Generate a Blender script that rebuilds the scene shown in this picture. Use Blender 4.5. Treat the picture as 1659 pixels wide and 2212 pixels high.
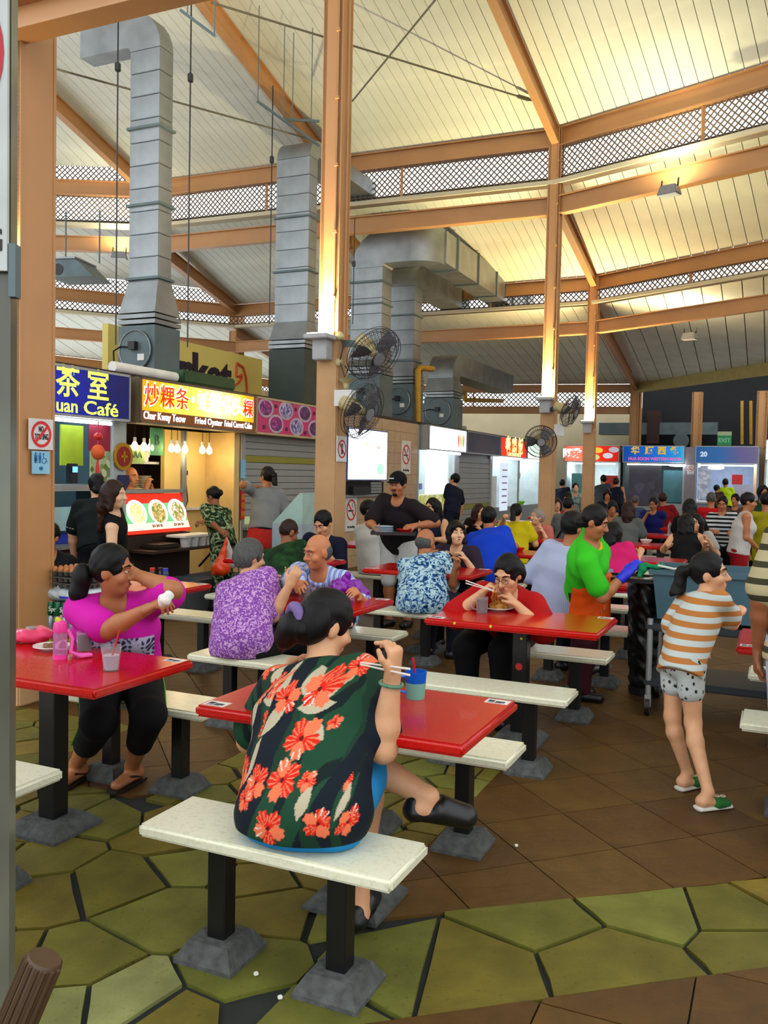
import bpy, bmesh, math, random
import numpy as np
from mathutils import Vector, Matrix
try:
    import openvdb
except Exception:
    import pyopenvdb as openvdb
random.seed(7); rng = np.random.default_rng(7)
for o in list(bpy.data.objects): bpy.data.objects.remove(o)
SC = bpy.context.scene
COL = SC.collection
# ---------------------------------------------------------------- camera
FPX, CX, CY, HC = 1912.0, 829.5, 1106.0, 1.6
PITCH, ROLL, TH = 0.043, 0.0207, 0.42
def _cam():
    fw = np.array([0, math.cos(PITCH), -math.sin(PITCH)]); rt = np.array([1., 0, 0]); dn = np.cross(fw, rt)
    c, s = math.cos(ROLL), math.sin(ROLL)
    return np.array([c*rt - s*dn, s*rt + c*dn, fw])
RC = _cam(); CP = np.array([0, 0, HC])
cd = bpy.data.cameras.new('camera'); cam = bpy.data.objects.new('camera', cd); COL.objects.link(cam)
cd.sensor_fit = 'VERTICAL'; cd.sensor_height = 36; cd.sensor_width = 36*1659/2212; cd.lens = 36*FPX/2212
cd.clip_start = .05; cd.clip_end = 300
M = Matrix.Identity(4)
for i in range(3):
    M[i][0] = RC[0][i]; M[i][1] = -RC[1][i]; M[i][2] = -RC[2][i]; M[i][3] = CP[i]
cam.matrix_world = M
SC.camera = cam
# ---------------------------------------------------------------- world, exposure
SC.view_settings.view_transform = 'Standard'; SC.view_settings.look = 'None'
SC.view_settings.exposure = 0.16; SC.view_settings.gamma = 1.0; SC.view_settings.use_curve_mapping = False
W = bpy.data.worlds.new('sky'); SC.world = W; W.use_nodes = True
wb = W.node_tree.nodes['Background']; wb.inputs[0].default_value = (.93, .97, 1.0, 1); wb.inputs[1].default_value = 1.8
SC.cycles.adaptive_threshold = .02; SC.cycles.max_bounces = 6; SC.cycles.diffuse_bounces = 3; SC.cycles.glossy_bounces = 3; SC.cycles.transmission_bounces = 4; SC.cycles.transparent_max_bounces = 6
SC.cycles.sample_clamp_indirect = 4.0
# ---------------------------------------------------------------- hall frame: v along the tables, u along the stall row
VV = np.array([math.cos(TH), -math.sin(TH), 0]); UU = np.array([math.sin(TH), math.cos(TH), 0]); ZZ = np.array([0, 0, 1.])
def hp(v, u, z=0.): return VV*v + UU*u + ZZ*z
def vu(P): return np.array([P @ VV, P @ UU, P[2]])
def ray(x, y): return RC.T @ np.array([(x-CX)/FPX, (y-CY)/FPX, 1])
def atz(x, y, z=0.): d = ray(x, y); return CP + d*((z-HC)/d[2])
def aty(x, y, Y): d = ray(x, y); return CP + d*(Y/d[1])
def atv(x, y, v): d = ray(x, y); return CP + d*(v/(d @ VV))
def atu(x, y, u): d = ray(x, y); return CP + d*(u/(d @ UU))
def proj(P):
    q = RC @ (np.array(P, float)-CP); return np.array([CX+FPX*q[0]/q[2], CY+FPX*q[1]/q[2]])
def v_at(x, u, z):          # the hall v that shows at picture column x on the line u, z
    lo, hi = -14., 14.
    for _ in range(50):
        m = (lo+hi)/2
        if proj(hp(m, u, z))[0] < x: lo = m
        else: hi = m
    return lo
# ---------------------------------------------------------------- materials
def lin(h):
    if not isinstance(h, str): return tuple(h)[:3]
    h = h.lstrip('#'); r = []
    for i in (0, 2, 4):
        c = int(h[i:i+2], 16)/255; r.append(c/12.92 if c <= .04045 else ((c+.055)/1.055)**2.4)
    return tuple(r)
MATS = {}
class NT:
    def __init__(s, name):
        s.m = bpy.data.materials.new(name); s.m.use_nodes = True; s.t = s.m.node_tree; s.b = s.t.nodes['Principled BSDF']
    def n(s, typ, **kw):
        nd = s.t.nodes.new(typ)
        for k, v in kw.items():
            if hasattr(nd, k): setattr(nd, k, v)
        return nd
    def l(s, a, b): s.t.links.new(a, b)
    def co(s, kind='Object'): return s.n('ShaderNodeTexCoord').outputs[kind]
    def mapping(s, scale=(1, 1, 1), rot=(0, 0, 0), loc=(0, 0, 0), kind='Object'):
        m = s.n('ShaderNodeMapping'); m.inputs['Scale'].default_value = scale; m.inputs['Rotation'].default_value = rot; m.inputs['Location'].default_value = loc
        s.l(s.co(kind), m.inputs['Vector']); return m.outputs[0]
    def noise(s, scale, detail=2, vec=None, rough=.5, dist=0):
        n = s.n('ShaderNodeTexNoise'); n.inputs['Scale'].default_value = scale; n.inputs['Detail'].default_value = detail; n.inputs['Roughness'].default_value = rough; n.inputs['Distortion'].default_value = dist
        s.l(vec if vec is not None else s.co(), n.inputs['Vector']); return n.outputs['Fac']
    def vor(s, scale, vec=None, feature='F1', out='Distance'):
        n = s.n('ShaderNodeTexVoronoi', feature=feature); n.inputs['Scale'].default_value = scale
        s.l(vec if vec is not None else s.co(), n.inputs['Vector']); return n.outputs[out]
    def wave(s, scale, vec=None, dist=0, dscale=1, direction='X', detail=2):
        n = s.n('ShaderNodeTexWave', bands_direction=direction); n.inputs['Scale'].default_value = scale; n.inputs['Distortion'].default_value = dist; n.inputs['Detail'].default_value = detail; n.inputs['Detail Scale'].default_value = dscale
        s.l(vec if vec is not None else s.co(), n.inputs['Vector']); return n.outputs['Fac']
    def ramp(s, fac, stops, interp='LINEAR'):
        r = s.n('ShaderNodeValToRGB'); cr = r.color_ramp; cr.interpolation = interp
        while len(cr.elements) < len(stops): cr.elements.new(.5)
        for e, (p, c) in zip(cr.elements, stops): e.position = p; e.color = (*lin(c), 1)
        s.l(fac, r.inputs[0]); return r.outputs[0]
    def mix(s, fac, a, b, mode='MIX'):
        m = s.n('ShaderNodeMix', data_type='RGBA', blend_type=mode)
        for v, i in ((fac, 0), (a, 6), (b, 7)):
            if hasattr(v, 'is_output'): s.l(v, m.inputs[i])
            elif i == 0: m.inputs[0].default_value = v
            else: m.inputs[i].default_value = (*lin(v), 1)
        return m.outputs[2]
    def math(s, op, a, b=0.):
        m = s.n('ShaderNodeMath', operation=op)
        for v, i in ((a, 0), (b, 1)):
            if hasattr(v, 'is_output'): s.l(v, m.inputs[i])
            else: m.inputs[i].default_value = v
        return m.outputs[0]
    def base(s, c):
        if hasattr(c, 'is_output'): s.l(c, s.b.inputs['Base Color'])
        else: s.b.inputs['Base Color'].default_value = (*lin(c), 1)
        return s
    def set(s, rough=.5, metal=0, spec=.5, coat=0):
        s.b.inputs['Roughness'].default_value = rough; s.b.inputs['Metallic'].default_value = metal
        s.b.inputs['Specular IOR Level'].default_value = spec; s.b.inputs['Coat Weight'].default_value = coat; return s
    def bump(s, h, strength=.3, dist=.01):
        b = s.n('ShaderNodeBump'); b.inputs['Strength'].default_value = strength; b.inputs['Distance'].default_value = dist
        s.l(h, b.inputs['Height']); s.l(b.outputs[0], s.b.inputs['Normal']); return s
    def emit(s, c, st):
        if hasattr(c, 'is_output'): s.l(c, s.b.inputs['Emission Color'])
        else: s.b.inputs['Emission Color'].default_value = (*lin(c), 1)
        s.b.inputs['Emission Strength'].default_value = st; return s
def dark(h, k): return tuple(c*k for c in lin(h))
def pr(name, col, rough=.5, metal=0, var=.12, vs=6, bump=0, bs=40, spec=.5, coat=0, emit=0):
    if name in MATS: return MATS[name]
    t = NT(name); t.set(rough, metal, spec, coat)
    if emit: t.base((0.02, .02, .02)).set(.6, 0, .1); t.emit(col, emit)
    else:
        f = t.noise(vs, 3)
        t.base(t.ramp(f, [(.3, dark(col, 1-var)), (.7, dark(col, 1+var*.6))]))
        if bump: t.bump(t.noise(bs, 3), bump, .01)
    MATS[name] = t.m; return t.m
# ---------------------------------------------------------------- mesh building
class MB:
    def __init__(s): s.v = []; s.f = []
    def add(s, vs, fs):
        o = len(s.v); s.v += [tuple(map(float, p)) for p in vs]; s.f += [tuple(i+o for i in f) for f in fs]; return s
    def box(s, c, d, R=None):
        c = np.array(c, float); h = np.array(d, float)/2
        P = [np.array([sx, sy, sz])*h for sz in (-1, 1) for sy in (-1, 1) for sx in (-1, 1)]
        if R is not None: P = [R @ p for p in P]
        return s.add([c+p for p in P], [(0, 2, 3, 1), (4, 5, 7, 6), (0, 1, 5, 4), (2, 6, 7, 3), (0, 4, 6, 2), (1, 3, 7, 5)])
    def bb(s, x0, x1, y0, y1, z0, z1): return s.box(((x0+x1)/2, (y0+y1)/2, (z0+z1)/2), (x1-x0, y1-y0, z1-z0))
    def hexa(s, P8): return s.add(P8, [(0, 3, 2, 1), (4, 5, 6, 7), (0, 1, 5, 4), (1, 2, 6, 5), (2, 3, 7, 6), (3, 0, 4, 7)])
    def bar(s, a, b, w, h, up=(0, 0, 1)):      # box from a to b, w across, h along up
        a = np.array(a, float); b = np.array(b, float); d = b-a; L = np.linalg.norm(d); d /= L
        up = np.array(up, float); x = np.cross(d, up); x /= np.linalg.norm(x); z = np.cross(x, d)
        return s.box((a+b)/2, (w, L, h), np.array([x, d, z]).T)
    def ibeam(s, a, b, w=.15, h=.3, t=.02):
        a = np.array(a, float); b = np.array(b, float)
        s.bar(a, b, .03, h-2*t)
        for k in (-1, 1): s.bar(a+ZZ*k*(h/2-t/2), b+ZZ*k*(h/2-t/2), w, t)
        return s
    def tube(s, pts, r, n=8, cap=True):
        pts = [np.array(p, float) for p in pts]; R = r if hasattr(r, '__len__') else [r]*len(pts); base = len(s.v); ref = None
        for i, p in enumerate(pts):
            d = pts[min(i+1, len(pts)-1)]-pts[max(i-1, 0)]; d = d/(np.linalg.norm(d)+1e-9)
            if ref is None: ref = np.array([0, 0, 1.]) if abs(d[2]) < .9 else np.array([1., 0, 0])
            x = np.cross(d, ref); x /= np.linalg.norm(x)+1e-9; y = np.cross(d, x); ref = -np.cross(d, x) if False else np.cross(x, d)
            for k in range(n):
                a = 2*math.pi*k/n; s.v.append(tuple(p+R[i]*(math.cos(a)*x+math.sin(a)*y)))
        for i in range(len(pts)-1):
            for k in range(n):
                a = base+i*n+k; b = base+i*n+(k+1) % n; s.f.append((a, b, b+n, a+n))
        if cap: s.f.append(tuple(base+k for k in range(n))[::-1]); s.f.append(tuple(base+(len(pts)-1)*n+k for k in range(n)))
        return s
    def lathe(s, prof, n=20, c=(0, 0, 0), cap=True):
        base = len(s.v); m = len(prof)
        for r, z in prof:
            for k in range(n):
                a = 2*math.pi*k/n; s.v.append((c[0]+r*math.cos(a), c[1]+r*math.sin(a), c[2]+z))
        for i in range(m-1):
            for k in range(n):
                a = base+i*n+k; b = base+i*n+(k+1) % n; s.f.append((a, b, b+n, a+n))
        if cap: s.f.append(tuple(base+k for k in range(n))[::-1]); s.f.append(tuple(base+(m-1)*n+k for k in range(n)))
        return s
    def prism(s, poly, z0, z1):
        n = len(poly); o = [(p[0], p[1], z0) for p in poly]+[(p[0], p[1], z1) for p in poly]
        return s.add(o, [tuple(range(n))[::-1], tuple(range(n, 2*n))]+[(i, (i+1) % n, n+(i+1) % n, n+i) for i in range(n)])
    def sphere(s, c, r, n=12, m=8):
        r = np.array(r if hasattr(r, '__len__') else [r]*3, float); base = len(s.v)
        for i in range(1, m):
            t = math.pi*i/m
            for k in range(n):
                a = 2*math.pi*k/n; s.v.append(tuple(np.array(c)+r*np.array([math.sin(t)*math.cos(a), math.sin(t)*math.sin(a), math.cos(t)])))
        s.v.append(tuple(np.array(c)+r*[0, 0, 1])); s.v.append(tuple(np.array(c)-r*[0, 0, 1])); T = len(s.v)-2
        for i in range(m-2):
            for k in range(n):
                a = base+i*n+k; b = base+i*n+(k+1) % n; s.f.append((a, a+n, b+n, b))
        for k in range(n):
            s.f.append((T, base+k, base+(k+1) % n)); s.f.append((T+1, base+(m-2)*n+(k+1) % n, base+(m-2)*n+k))
        return s
    def mesh(s, name, mat=None, smooth=False, bevel=0, bseg=2):
        me = bpy.data.meshes.new(name); me.from_pydata(s.v, [], s.f)
        bm = bmesh.new(); bm.from_mesh(me)
        bmesh.ops.recalc_face_normals(bm, faces=bm.faces)
        if bevel:
            es = [e for e in bm.edges if len(e.link_faces) == 2 and e.calc_face_angle(0) > .5]
            bmesh.ops.bevel(bm, geom=es, offset=bevel, segments=bseg, affect='EDGES', clamp_overlap=True)
        bm.to_mesh(me); bm.free()
        if mat: me.materials.append(mat)
        if smooth:
            me.polygons.foreach_set('use_smooth', [True]*len(me.polygons))
            if smooth != 'all':
                try: me.set_sharp_from_angle(angle=.7)
                except Exception: pass
        return me
def link(name, me, parent=None, loc=None, rz=None):
    o = bpy.data.objects.new(name, me); COL.objects.link(o)
    if parent is not None: o.parent = parent
    if loc is not None: o.location = tuple(loc)
    if rz is not None: o.rotation_euler = (0, 0, rz)
    return o
def part(name, mb, mat, parent, smooth=False, bevel=0, label=None, kind=None, bseg=2):
    o = link(name, mb.mesh(name, mat, smooth, bevel, bseg), parent)
    if label: o['label'] = label
    if kind: o['kind'] = kind
    return o
def tag(o, label, cat, group=None, kind=None):
    if kind == 'structure': o['kind'] = kind; o['label'] = label; return o
    o['label'] = label; o['category'] = cat
    if group: o['group'] = group
    if kind: o['kind'] = kind
    return o
def thing(name, label, cat, loc=(0, 0, 0), rz=0., group=None, kind=None):
    o = link(name, None, None, loc, rz); o.empty_display_size = .1
    return tag(o, label, cat, group, kind)
def hthing(name, label, cat, v, u, z=0., h=0., group=None):     # standing in the hall, turned h degrees clockwise from the hall axes
    return thing(name, label, cat, hp(v, u, z), -TH-math.radians(h), group)
def single(name, mb, mat, label, cat, loc=(0, 0, 0), rz=0., group=None, **kw):
    o = link(name, mb.mesh(name, mat, kw.get('smooth', False), kw.get('bevel', 0)), None, loc, rz)
    return tag(o, label, cat, group, kw.get('kind'))
def copy_tree(o, parent=None):
    c = o.copy(); COL.objects.link(c); c.parent = parent
    for ch in list(o.children):
        copy_tree(ch, c)
    return c
def text_mesh(s, size, depth=.004, align='CENTER', bold=0.0, width=None):
    cu = bpy.data.curves.new('lettering', 'FONT'); cu.body = s; cu.size = size; cu.extrude = depth; cu.align_x = align; cu.align_y = 'CENTER'; cu.offset = bold; cu.resolution_u = 3
    o = bpy.data.objects.new('tmp', cu); COL.objects.link(o)
    dg = bpy.context.evaluated_depsgraph_get(); me = bpy.data.meshes.new_from_object(o.evaluated_get(dg)); bpy.data.objects.remove(o)
    if width and len(me.vertices):
        xs = [v.co.x for v in me.vertices]; k = width/(max(xs)-min(xs)); mid = (max(xs)+min(xs))/2 if align == 'CENTER' else min(xs)
        for v in me.vertices: v.co.x = (v.co.x-mid)*k
    return me
def lettering(s, size, mat, parent, loc, rot, bold=0., width=None, align='CENTER', name='lettering', depth=.004):
    me = text_mesh(s, size, depth, align, bold, width); me.materials.clear(); me.materials.append(mat)
    o = link(name, me, parent); o.location = tuple(loc); o.rotation_euler = rot; return o
# ================================================================ the hall
TAN = '#c08a58'
steel = pr('tan painted steel', '#b98552', .45, 0, .10, 1.5)
steel2 = pr('tan painted concrete', '#bd9468', .8, 0, .16, 2.2, .2, 30)
blackm = pr('black painted steel', '#0b0b0d', .35, 0, .1)
cream = pr('cream painted wall', '#cfc3a0', .85, 0, .12, 1.2)
ledgem = pr('cream ledge', '#c9bda0', .7, 0, .08, 2)
grout = pr('dark joint', '#1d211c', .95, 0, .2, 10)
def t_stone():
    t = NT('olive flagstone'); r = t.n('ShaderNodeObjectInfo').outputs['Random']
    base = t.ramp(r, [(0, '#5c5a1c'), (.3, '#696120'), (.55, '#746220'), (.8, '#646828'), (.95, '#7a7c38'), (1, '#90966a')])
    mot = t.ramp(t.noise(4, 4, dist=.6), [(.3, (.62, .6, .5)), (.75, (1.15, 1.12, 1.0))])
    spots = t.ramp(t.noise(55, 2), [(.25, (.55, .5, .4)), (.36, (1, 1, 1))])
    c = t.mix(1, t.mix(1, base, mot, 'MULTIPLY'), spots, 'MULTIPLY')
    t.base(c).set(.62, 0, .35); t.bump(t.noise(14, 4), .25, .02); return t.m
def t_tile():
    t = NT('tan slate tile'); r = t.n('ShaderNodeObjectInfo').outputs['Random']
    base = t.ramp(r, [(0, '#4a300d'), (.5, '#523810'), (1, '#5c4214')])
    mot = t.ramp(t.noise(5, 4, dist=1.2), [(.3, (.7, .66, .6)), (.72, (1.15, 1.1, 1.0))])
    t.base(t.mix(1, base, mot, 'MULTIPLY')).set(.5, 0, .45); t.bump(t.noise(11, 4, dist=1), .3, .02); return t.m
m_stone, m_tile = t_stone(), t_tile()
# ---- floor
def clip(poly, n, d):           # keep n.p <= d
    out = []
    for i in range(len(poly)):
        a, b = poly[i], poly[(i+1) % len(poly)]; da = a[0]*n[0]+a[1]*n[1]-d; db = b[0]*n[0]+b[1]*n[1]-d
        if da <= 0: out.append(a)
        if da*db < 0: t = da/(da-db); out.append((a[0]+(b[0]-a[0])*t, a[1]+(b[1]-a[1])*t))
    return out
def area(p): return abs(sum(p[i][0]*p[(i+1) % len(p)][1]-p[(i+1) % len(p)][0]*p[i][1] for i in range(len(p))))/2
floor = link('floor', MB().bb(-16, 14, -9, 34, -.14, -.014).mesh('floor', grout), None, (0, 0, 0), -TH); floor['kind'] = 'structure'
floor['label'] = 'hall floor of flagstones and diagonal tan tiles'
L1a, L1b, L2a, L2b = (-1.247, 2.868), (.013, 3.852), (-1.0, 2.32), (.02, 3.14)
def half(a, b):                 # n, d with n.p<=d on the low-u side
    n = (-(b[1]-a[1]), b[0]-a[0]); l = math.hypot(*n); n = (n[0]/l, n[1]/l); return n, n[0]*a[0]+n[1]*a[1]
h1, h2 = half(L1a, L1b), half(L2a, L2b)
neg = lambda h: ((-h[0][0], -h[0][1]), -h[1])
rect = lambda a, b, c, d: [(a, c), (b, c), (b, d), (a, d)]
XR = -1.33
crazy = [rect(-5.4, XR, .8, 3.4), rect(-2.75, XR, 3.4, 4.6), rect(-5.4, -3.6, 3.4, 4.35),
         clip(clip(rect(XR, 1.7, 1.5, 5.5), *h1), *neg(h2))]
seeds = []
for q, reg in enumerate(crazy):
    xs = [p[0] for p in reg]; ys = [p[1] for p in reg]; tries = 0
    while tries < 900:
        tries += 1; p = (random.uniform(min(xs), max(xs)), random.uniform(min(ys), max(ys)))
        if q == 3 and (h1[0][0]*p[0]+h1[0][1]*p[1] > h1[1]-.06 or h2[0][0]*p[0]+h2[0][1]*p[1] < h2[1]+.06): continue
        rad = random.choice((.19, .26, .32, .38))
        if all((p[0]-s[0])**2*(1.7 if q != 3 else .7)+(p[1]-s[1])**2 > ((rad+s[3])/2 if s[2] == q else .16)**2 for s in seeds): seeds.append((*p, q, rad))
for s in seeds:
    poly = crazy[s[2]]
    for o in seeds:
        if o is s or (o[0]-s[0])**2+(o[1]-s[1])**2 > 1.7: continue
        n = (o[0]-s[0], o[1]-s[1]); l = math.hypot(*n); n = (n[0]/l, n[1]/l); g = .007+.010*(((hash((round(s[0]+o[0], 4), round(s[1]+o[1], 4))) % 97)/97)**2)
        poly = clip(poly, n, n[0]*(s[0]+o[0])/2+n[1]*(s[1]+o[1])/2-g)
        if len(poly) < 3: break
    if len(poly) < 3 or area(poly) < .008: continue
    cx_ = sum(p[0] for p in poly)/len(poly); cy_ = sum(p[1] for p in poly)/len(poly)
    # slightly irregular outlines: middle points pushed in
    pp = []
    for i in range(len(poly)):
        a, b = poly[i], poly[(i+1) % len(poly)]; pp.append((a[0]-cx_, a[1]-cy_)); L = math.hypot(b[0]-a[0], b[1]-a[1])
        if L > .16:
            f = random.uniform(.35, .65); k = random.uniform(.965, .998); pp.append(((a[0]+(b[0]-a[0])*f-cx_)*k, (a[1]+(b[1]-a[1])*f-cy_)*k))
    link('paving_stone', MB().prism(pp, -.02, random.uniform(-.002, .003)).mesh('paving_stone', m_stone), floor, (cx_, cy_, 0))
TS = .42
tile_regs = [clip(rect(XR, 4.5, 2.5, 9.2), *neg(h1)), rect(-3.6, -2.75, 3.4, 4.6), rect(-5.4, -3.6, 4.35, 4.6), rect(-8, XR, 4.6, 9.2), rect(-9, -5.4, .8, 4.6)]
tiles = []
c45 = math.sqrt(.5)
for reg in tile_regs:
    for a in range(-40, 41):
        for b in range(-40, 41):
            x = (a-b)*TS*c45; y = (a+b)*TS*c45
            if not (-9.5 < x < 5 and .5 < y < 9.6): continue
            r = TS*c45-.004; p = reg
            for n in ((c45, c45), (-c45, c45), (c45, -c45), (-c45, -c45)):
                p = clip(p, n, n[0]*x+n[1]*y+TS/2-.003)
                if len(p) < 3: break
            if len(p) >= 3 and area(p) > .004: tiles.append((p, x, y))
low = clip(rect(XR, 2.5, .8, 4), *h2)
for a in range(-6, 8):
    for b in range(0, 10):
        x = .02+a*.42; y = .3+b*.42
        p = clip(clip(clip(clip(low, (1, 0), x+.207), (-1, 0), -x+.207), (0, 1), y+.207), (0, -1), -y+.207)
        if len(p) >= 3 and area(p) > .004: tiles.append((p, x, y, 1))
def seen(t):
    w = hp(t[1], t[2])
    if w[1] < .8: return 99
    q = proj(w); return w[1]+(0 if -250 < q[0] < 1900 and q[1] < 2500 else 40)
tiles.sort(key=seen); full = MB().prism([(TS*c45-.004, 0), (0, TS*c45-.004), (-(TS*c45-.004), 0), (0, -(TS*c45-.004))], -.02, 0).mesh('floor_tile', m_tile)
rest = MB()
for i, (p, x, y, *sq) in enumerate(tiles):
    if i < 290:
        if not sq and abs(area(p)-(TS-.006)**2) < 1e-4: link('floor_tile', full, floor, (x, y, 0))
        else: link('floor_tile', MB().prism([(a-x, b-y) for a, b in p], -.02, 0).mesh('floor_tile', m_tile), floor, (x, y, 0))
    else: rest.prism(p, -.02, 0)
part('further_tiles', rest, m_tile, floor, kind='stuff')
def t_far():
    t = NT('far tan paving'); b = t.n('ShaderNodeTexBrick'); b.inputs['Scale'].default_value = 1; b.offset = 0
    for k, vv in (('Brick Width', .42), ('Row Height', .42), ('Mortar Size', .006)): b.inputs[k].default_value = vv
    for k, c in (('Color1', '#4a300d'), ('Color2', '#523a14'), ('Mortar', '#2a241a')): b.inputs[k].default_value = (*lin(c), 1)
    t.l(t.mapping(rot=(0, 0, math.pi/4)), b.inputs['Vector']); t.base(b.outputs['Color']).set(.5); return t.m
fm = MB()
for r in (rect(-14, 12, 9.2, 33), rect(-14, -9.0, -6, 9.2), rect(-9, 12, -8, .8), rect(4.5, 12, .8, 9.2), rect(-9, -8, 4.6, 9.2), rect(2.5, 4.5, .8, 3.0)): fm.prism(r, -.02, 0)
part('far_paving', fm, t_far(), floor, kind='stuff')
# ---- roof
ceil = link('ceiling', None); ceil['kind'] = 'structure'; ceil['label'] = 'stepped pale metal deck roof on tan steel beams'
def t_deck():
    t = NT('pale roof deck'); t.base(t.ramp(t.noise(1.2, 3), [(.3, '#cfd2c6'), (.7, '#e2e4d8')])).set(.55, 0, .4); return t.m
m_deck = t_deck(); m_gap = pr('roof seam shadow gap', '#3a372c', .9)
def ext(a, b, k): return b+(b-a)*k
Z1, Z2, Z3 = 7.33, 5.88, 4.6
r1 = [atz(117, 405, Z1), atz(320, 412, Z1), atz(1203, 300, Z1), atz(1659, 165, Z1)]
r1[0] = r1[1]+(r1[0]-r1[1])*3.4; r1[3] = r1[2]+(r1[3]-r1[2])*2.2
r2 = [atz(114, 634, Z2), atz(510, 672, Z2), atz(1284, 613, Z2), atz(1659, 540, Z2)]
r2[0] = r2[1]+(r2[0]-r2[1])*1.8; r2[3] = r2[2]+(r2[3]-r2[2])*2.4
r3 = [atz(100, 775, Z3), atz(700, 840, Z3), atz(1375, 838, Z3), atz(1659, 797, Z3)]
r3[0] = r3[1]+(r3[0]-r3[1])*1.3; r3[3] = r3[2]+(r3[3]-r3[2])*2.4
flat = lambda P, z: np.array([P[0], P[1], z])
def dirv(deg): return np.array([-math.sin(math.radians(deg)), -math.cos(math.radians(deg)), 0])
SL = 9.6; RISE = .2
top = [flat(p, Z1+.2)+dirv(a)*SL*l+ZZ*RISE*SL*l for p, a, l in zip(r1, (-8, 17, 25, 38), (1.1, 1.05, 1., 1.))]
def deck(lo, hi, n, mb):
    lo0, lo1 = lo; hi0, hi1 = hi
    for i in range(n):
        f0 = (i+.025)/n; f1 = (i+1-.025)/n
        P = [lo0+(lo1-lo0)*f0, lo0+(lo1-lo0)*f1, hi0+(hi1-hi0)*f1, hi0+(hi1-hi0)*f0]; c = sum(P)/4
        m = MB().hexa([p-c for p in P]+[p-c+ZZ*.03 for p in P])
        link('roof_panel', m.mesh('roof_panel', m_deck), ceil, c)
        g0 = i/n; g1 = (i+1)/n; P = [lo0+(lo1-lo0)*g0, lo0+(lo1-lo0)*g1, hi0+(hi1-hi0)*g1, hi0+(hi1-hi0)*g0]; mb.hexa([p+ZZ*.032 for p in P]+[p+ZZ*.07 for p in P])
back = MB()
zz = lambda P, z: flat(P, z)
LFT = .28
for s, n in ((0, 26), (1, 46), (2, 34)):
    up = LFT if s == 0 else 0
    deck((zz(r1[s], Z1+.17+up), zz(r1[s+1], Z1+.17+up*(s == 0))), (top[s]+ZZ*up, top[s+1]+ZZ*up), n, back)
out = lambda P, k: flat(P, 0)+np.array([math.sin(math.radians(24)), math.cos(math.radians(24)), 0])*k
for s, n in ((0, 26), (1, 48), (2, 32)):
    up = .34 if s == 0 else 0
    deck((zz(r2[s], Z2+.17+up), zz(r2[s+1], Z2+.17+up)), (zz(r1[s], 6.62), zz(r1[s+1], 6.62)), n, back)
for s, n in ((0, 22), (1, 36), (2, 22)):
    deck((zz(r3[s], Z3+.13), zz(r3[s+1], Z3+.13)), (zz(r2[s], 5.47), zz(r2[s+1], 5.47)), n, back)
unseen_roof = MB()  # unseen slab overhead, added and sized to hold back sky light
for s in (0, 1, 2):
    A, B = top[s], top[s+1]; unseen_roof.hexa([A, B, flat(B, B[2]+1.0)*np.array([.3, 0, 1])+np.array([0, 1.0, 0]), flat(A, A[2]+1.0)*np.array([.3, 0, 1])+np.array([0, 1.0, 0])]+[p+ZZ*.05 for p in (A, B, flat(B, B[2]+1.0)*np.array([.3, 0, 1])+np.array([0, 1.0, 0]), flat(A, A[2]+1.0)*np.array([.3, 0, 1])+np.array([0, 1.0, 0]))])
part('unseen_roof_slab', unseen_roof, m_deck, ceil)
part('roof_sheathing', back, m_gap, ceil)
def ring(r, z, w, h, seglist=(0, 1, 2), name='roof_beam'):
    for s in seglist: part(name, MB().ibeam(flat(r[s], z), flat(r[s+1], z), w, h), steel, ceil)
ring(r1, Z1, .16, .31); ring(r1, 6.2, .16, .31); ring(r2, Z2, .16, .30); ring(r2, 4.92, .16, .28); ring(r3, Z3-.02, .16, .26)
ring(r3, 3.86, .16, .24, (0, 1))
for r, z in ((r1, 6.58), (r2, 5.46)):
    for s in (0, 1, 2): part('ledge', MB().bar(flat(r[s], z), flat(r[s+1], z), .22, .07), ledgem, ceil)
part('fascia', MB().bar(flat(r3[2], Z3+.02)+dirv(24)*.12, flat(r3[3], Z3+.02)+dirv(24)*.12, .05, .40), pr('yellowed fascia', '#b9a86a', .8), ceil)
rafterm = steel
for a, b in ((zz(r1[1], Z1), top[1]-ZZ*.22), (zz(r1[2], Z1), top[2]-ZZ*.22), (zz((r1[1]+r1[2])/2, Z1), (top[1]+top[2])/2-ZZ*.22),
             (zz(r1[1], 6.35), zz(r2[1], Z2+.05)), (zz(r1[2], 6.35), zz(r2[2], Z2+.05)),
             (zz(r1[1], 6.35)*.5+zz(r1[2], 6.35)*.5, zz(r2[1]*.5+r2[2]*.5, Z2+.05)),
             (zz(r2[1], 5.3), zz(r3[1], Z3+.05)), (zz(r2[2], 5.3), zz(r3[2], Z3+.02))):
    part('rafter', MB().ibeam(a, b, .13, .28), rafterm, ceil)
def lattice(a, b, z0, z1, sp=.052, w=.016):
    a = flat(a, 0); b = flat(b, 0); L = np.linalg.norm(b-a); d = (b-a)/L; nrm = np.array([-d[1], d[0], 0]); H = z1-z0; mb = MB(); s = -H
    k = 0
    while s < L:
        for sg in (1, -1):
            x0, x1 = (s, s+H) if sg == 1 else (s+H, s)
            y0, y1 = z0, z1
            # clip to [0, L]
            def cut(xa, ya, xb, yb):
                if xa > xb: xa, ya, xb, yb = xb, yb, xa, ya
                if xa < 0: ya += (yb-ya)*(0-xa)/(xb-xa); xa = 0
                if xb > L: yb = ya+(yb-ya)*(L-xa)/(xb-xa); xb = L
                return xa, ya, xb, yb
            xa, ya, xb, yb = cut(x0, y0, x1, y1)
            if xb-xa > .02: mb.bar(a+d*xa+ZZ*ya+nrm*.004*sg, a+d*xb+ZZ*yb+nrm*.004*sg, .008, w, up=nrm if False else (0, 0, 1))
        s += sp*1.414
    return mb
m_lat = pr('weathered lattice', '#6d5a45', .7)
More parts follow.
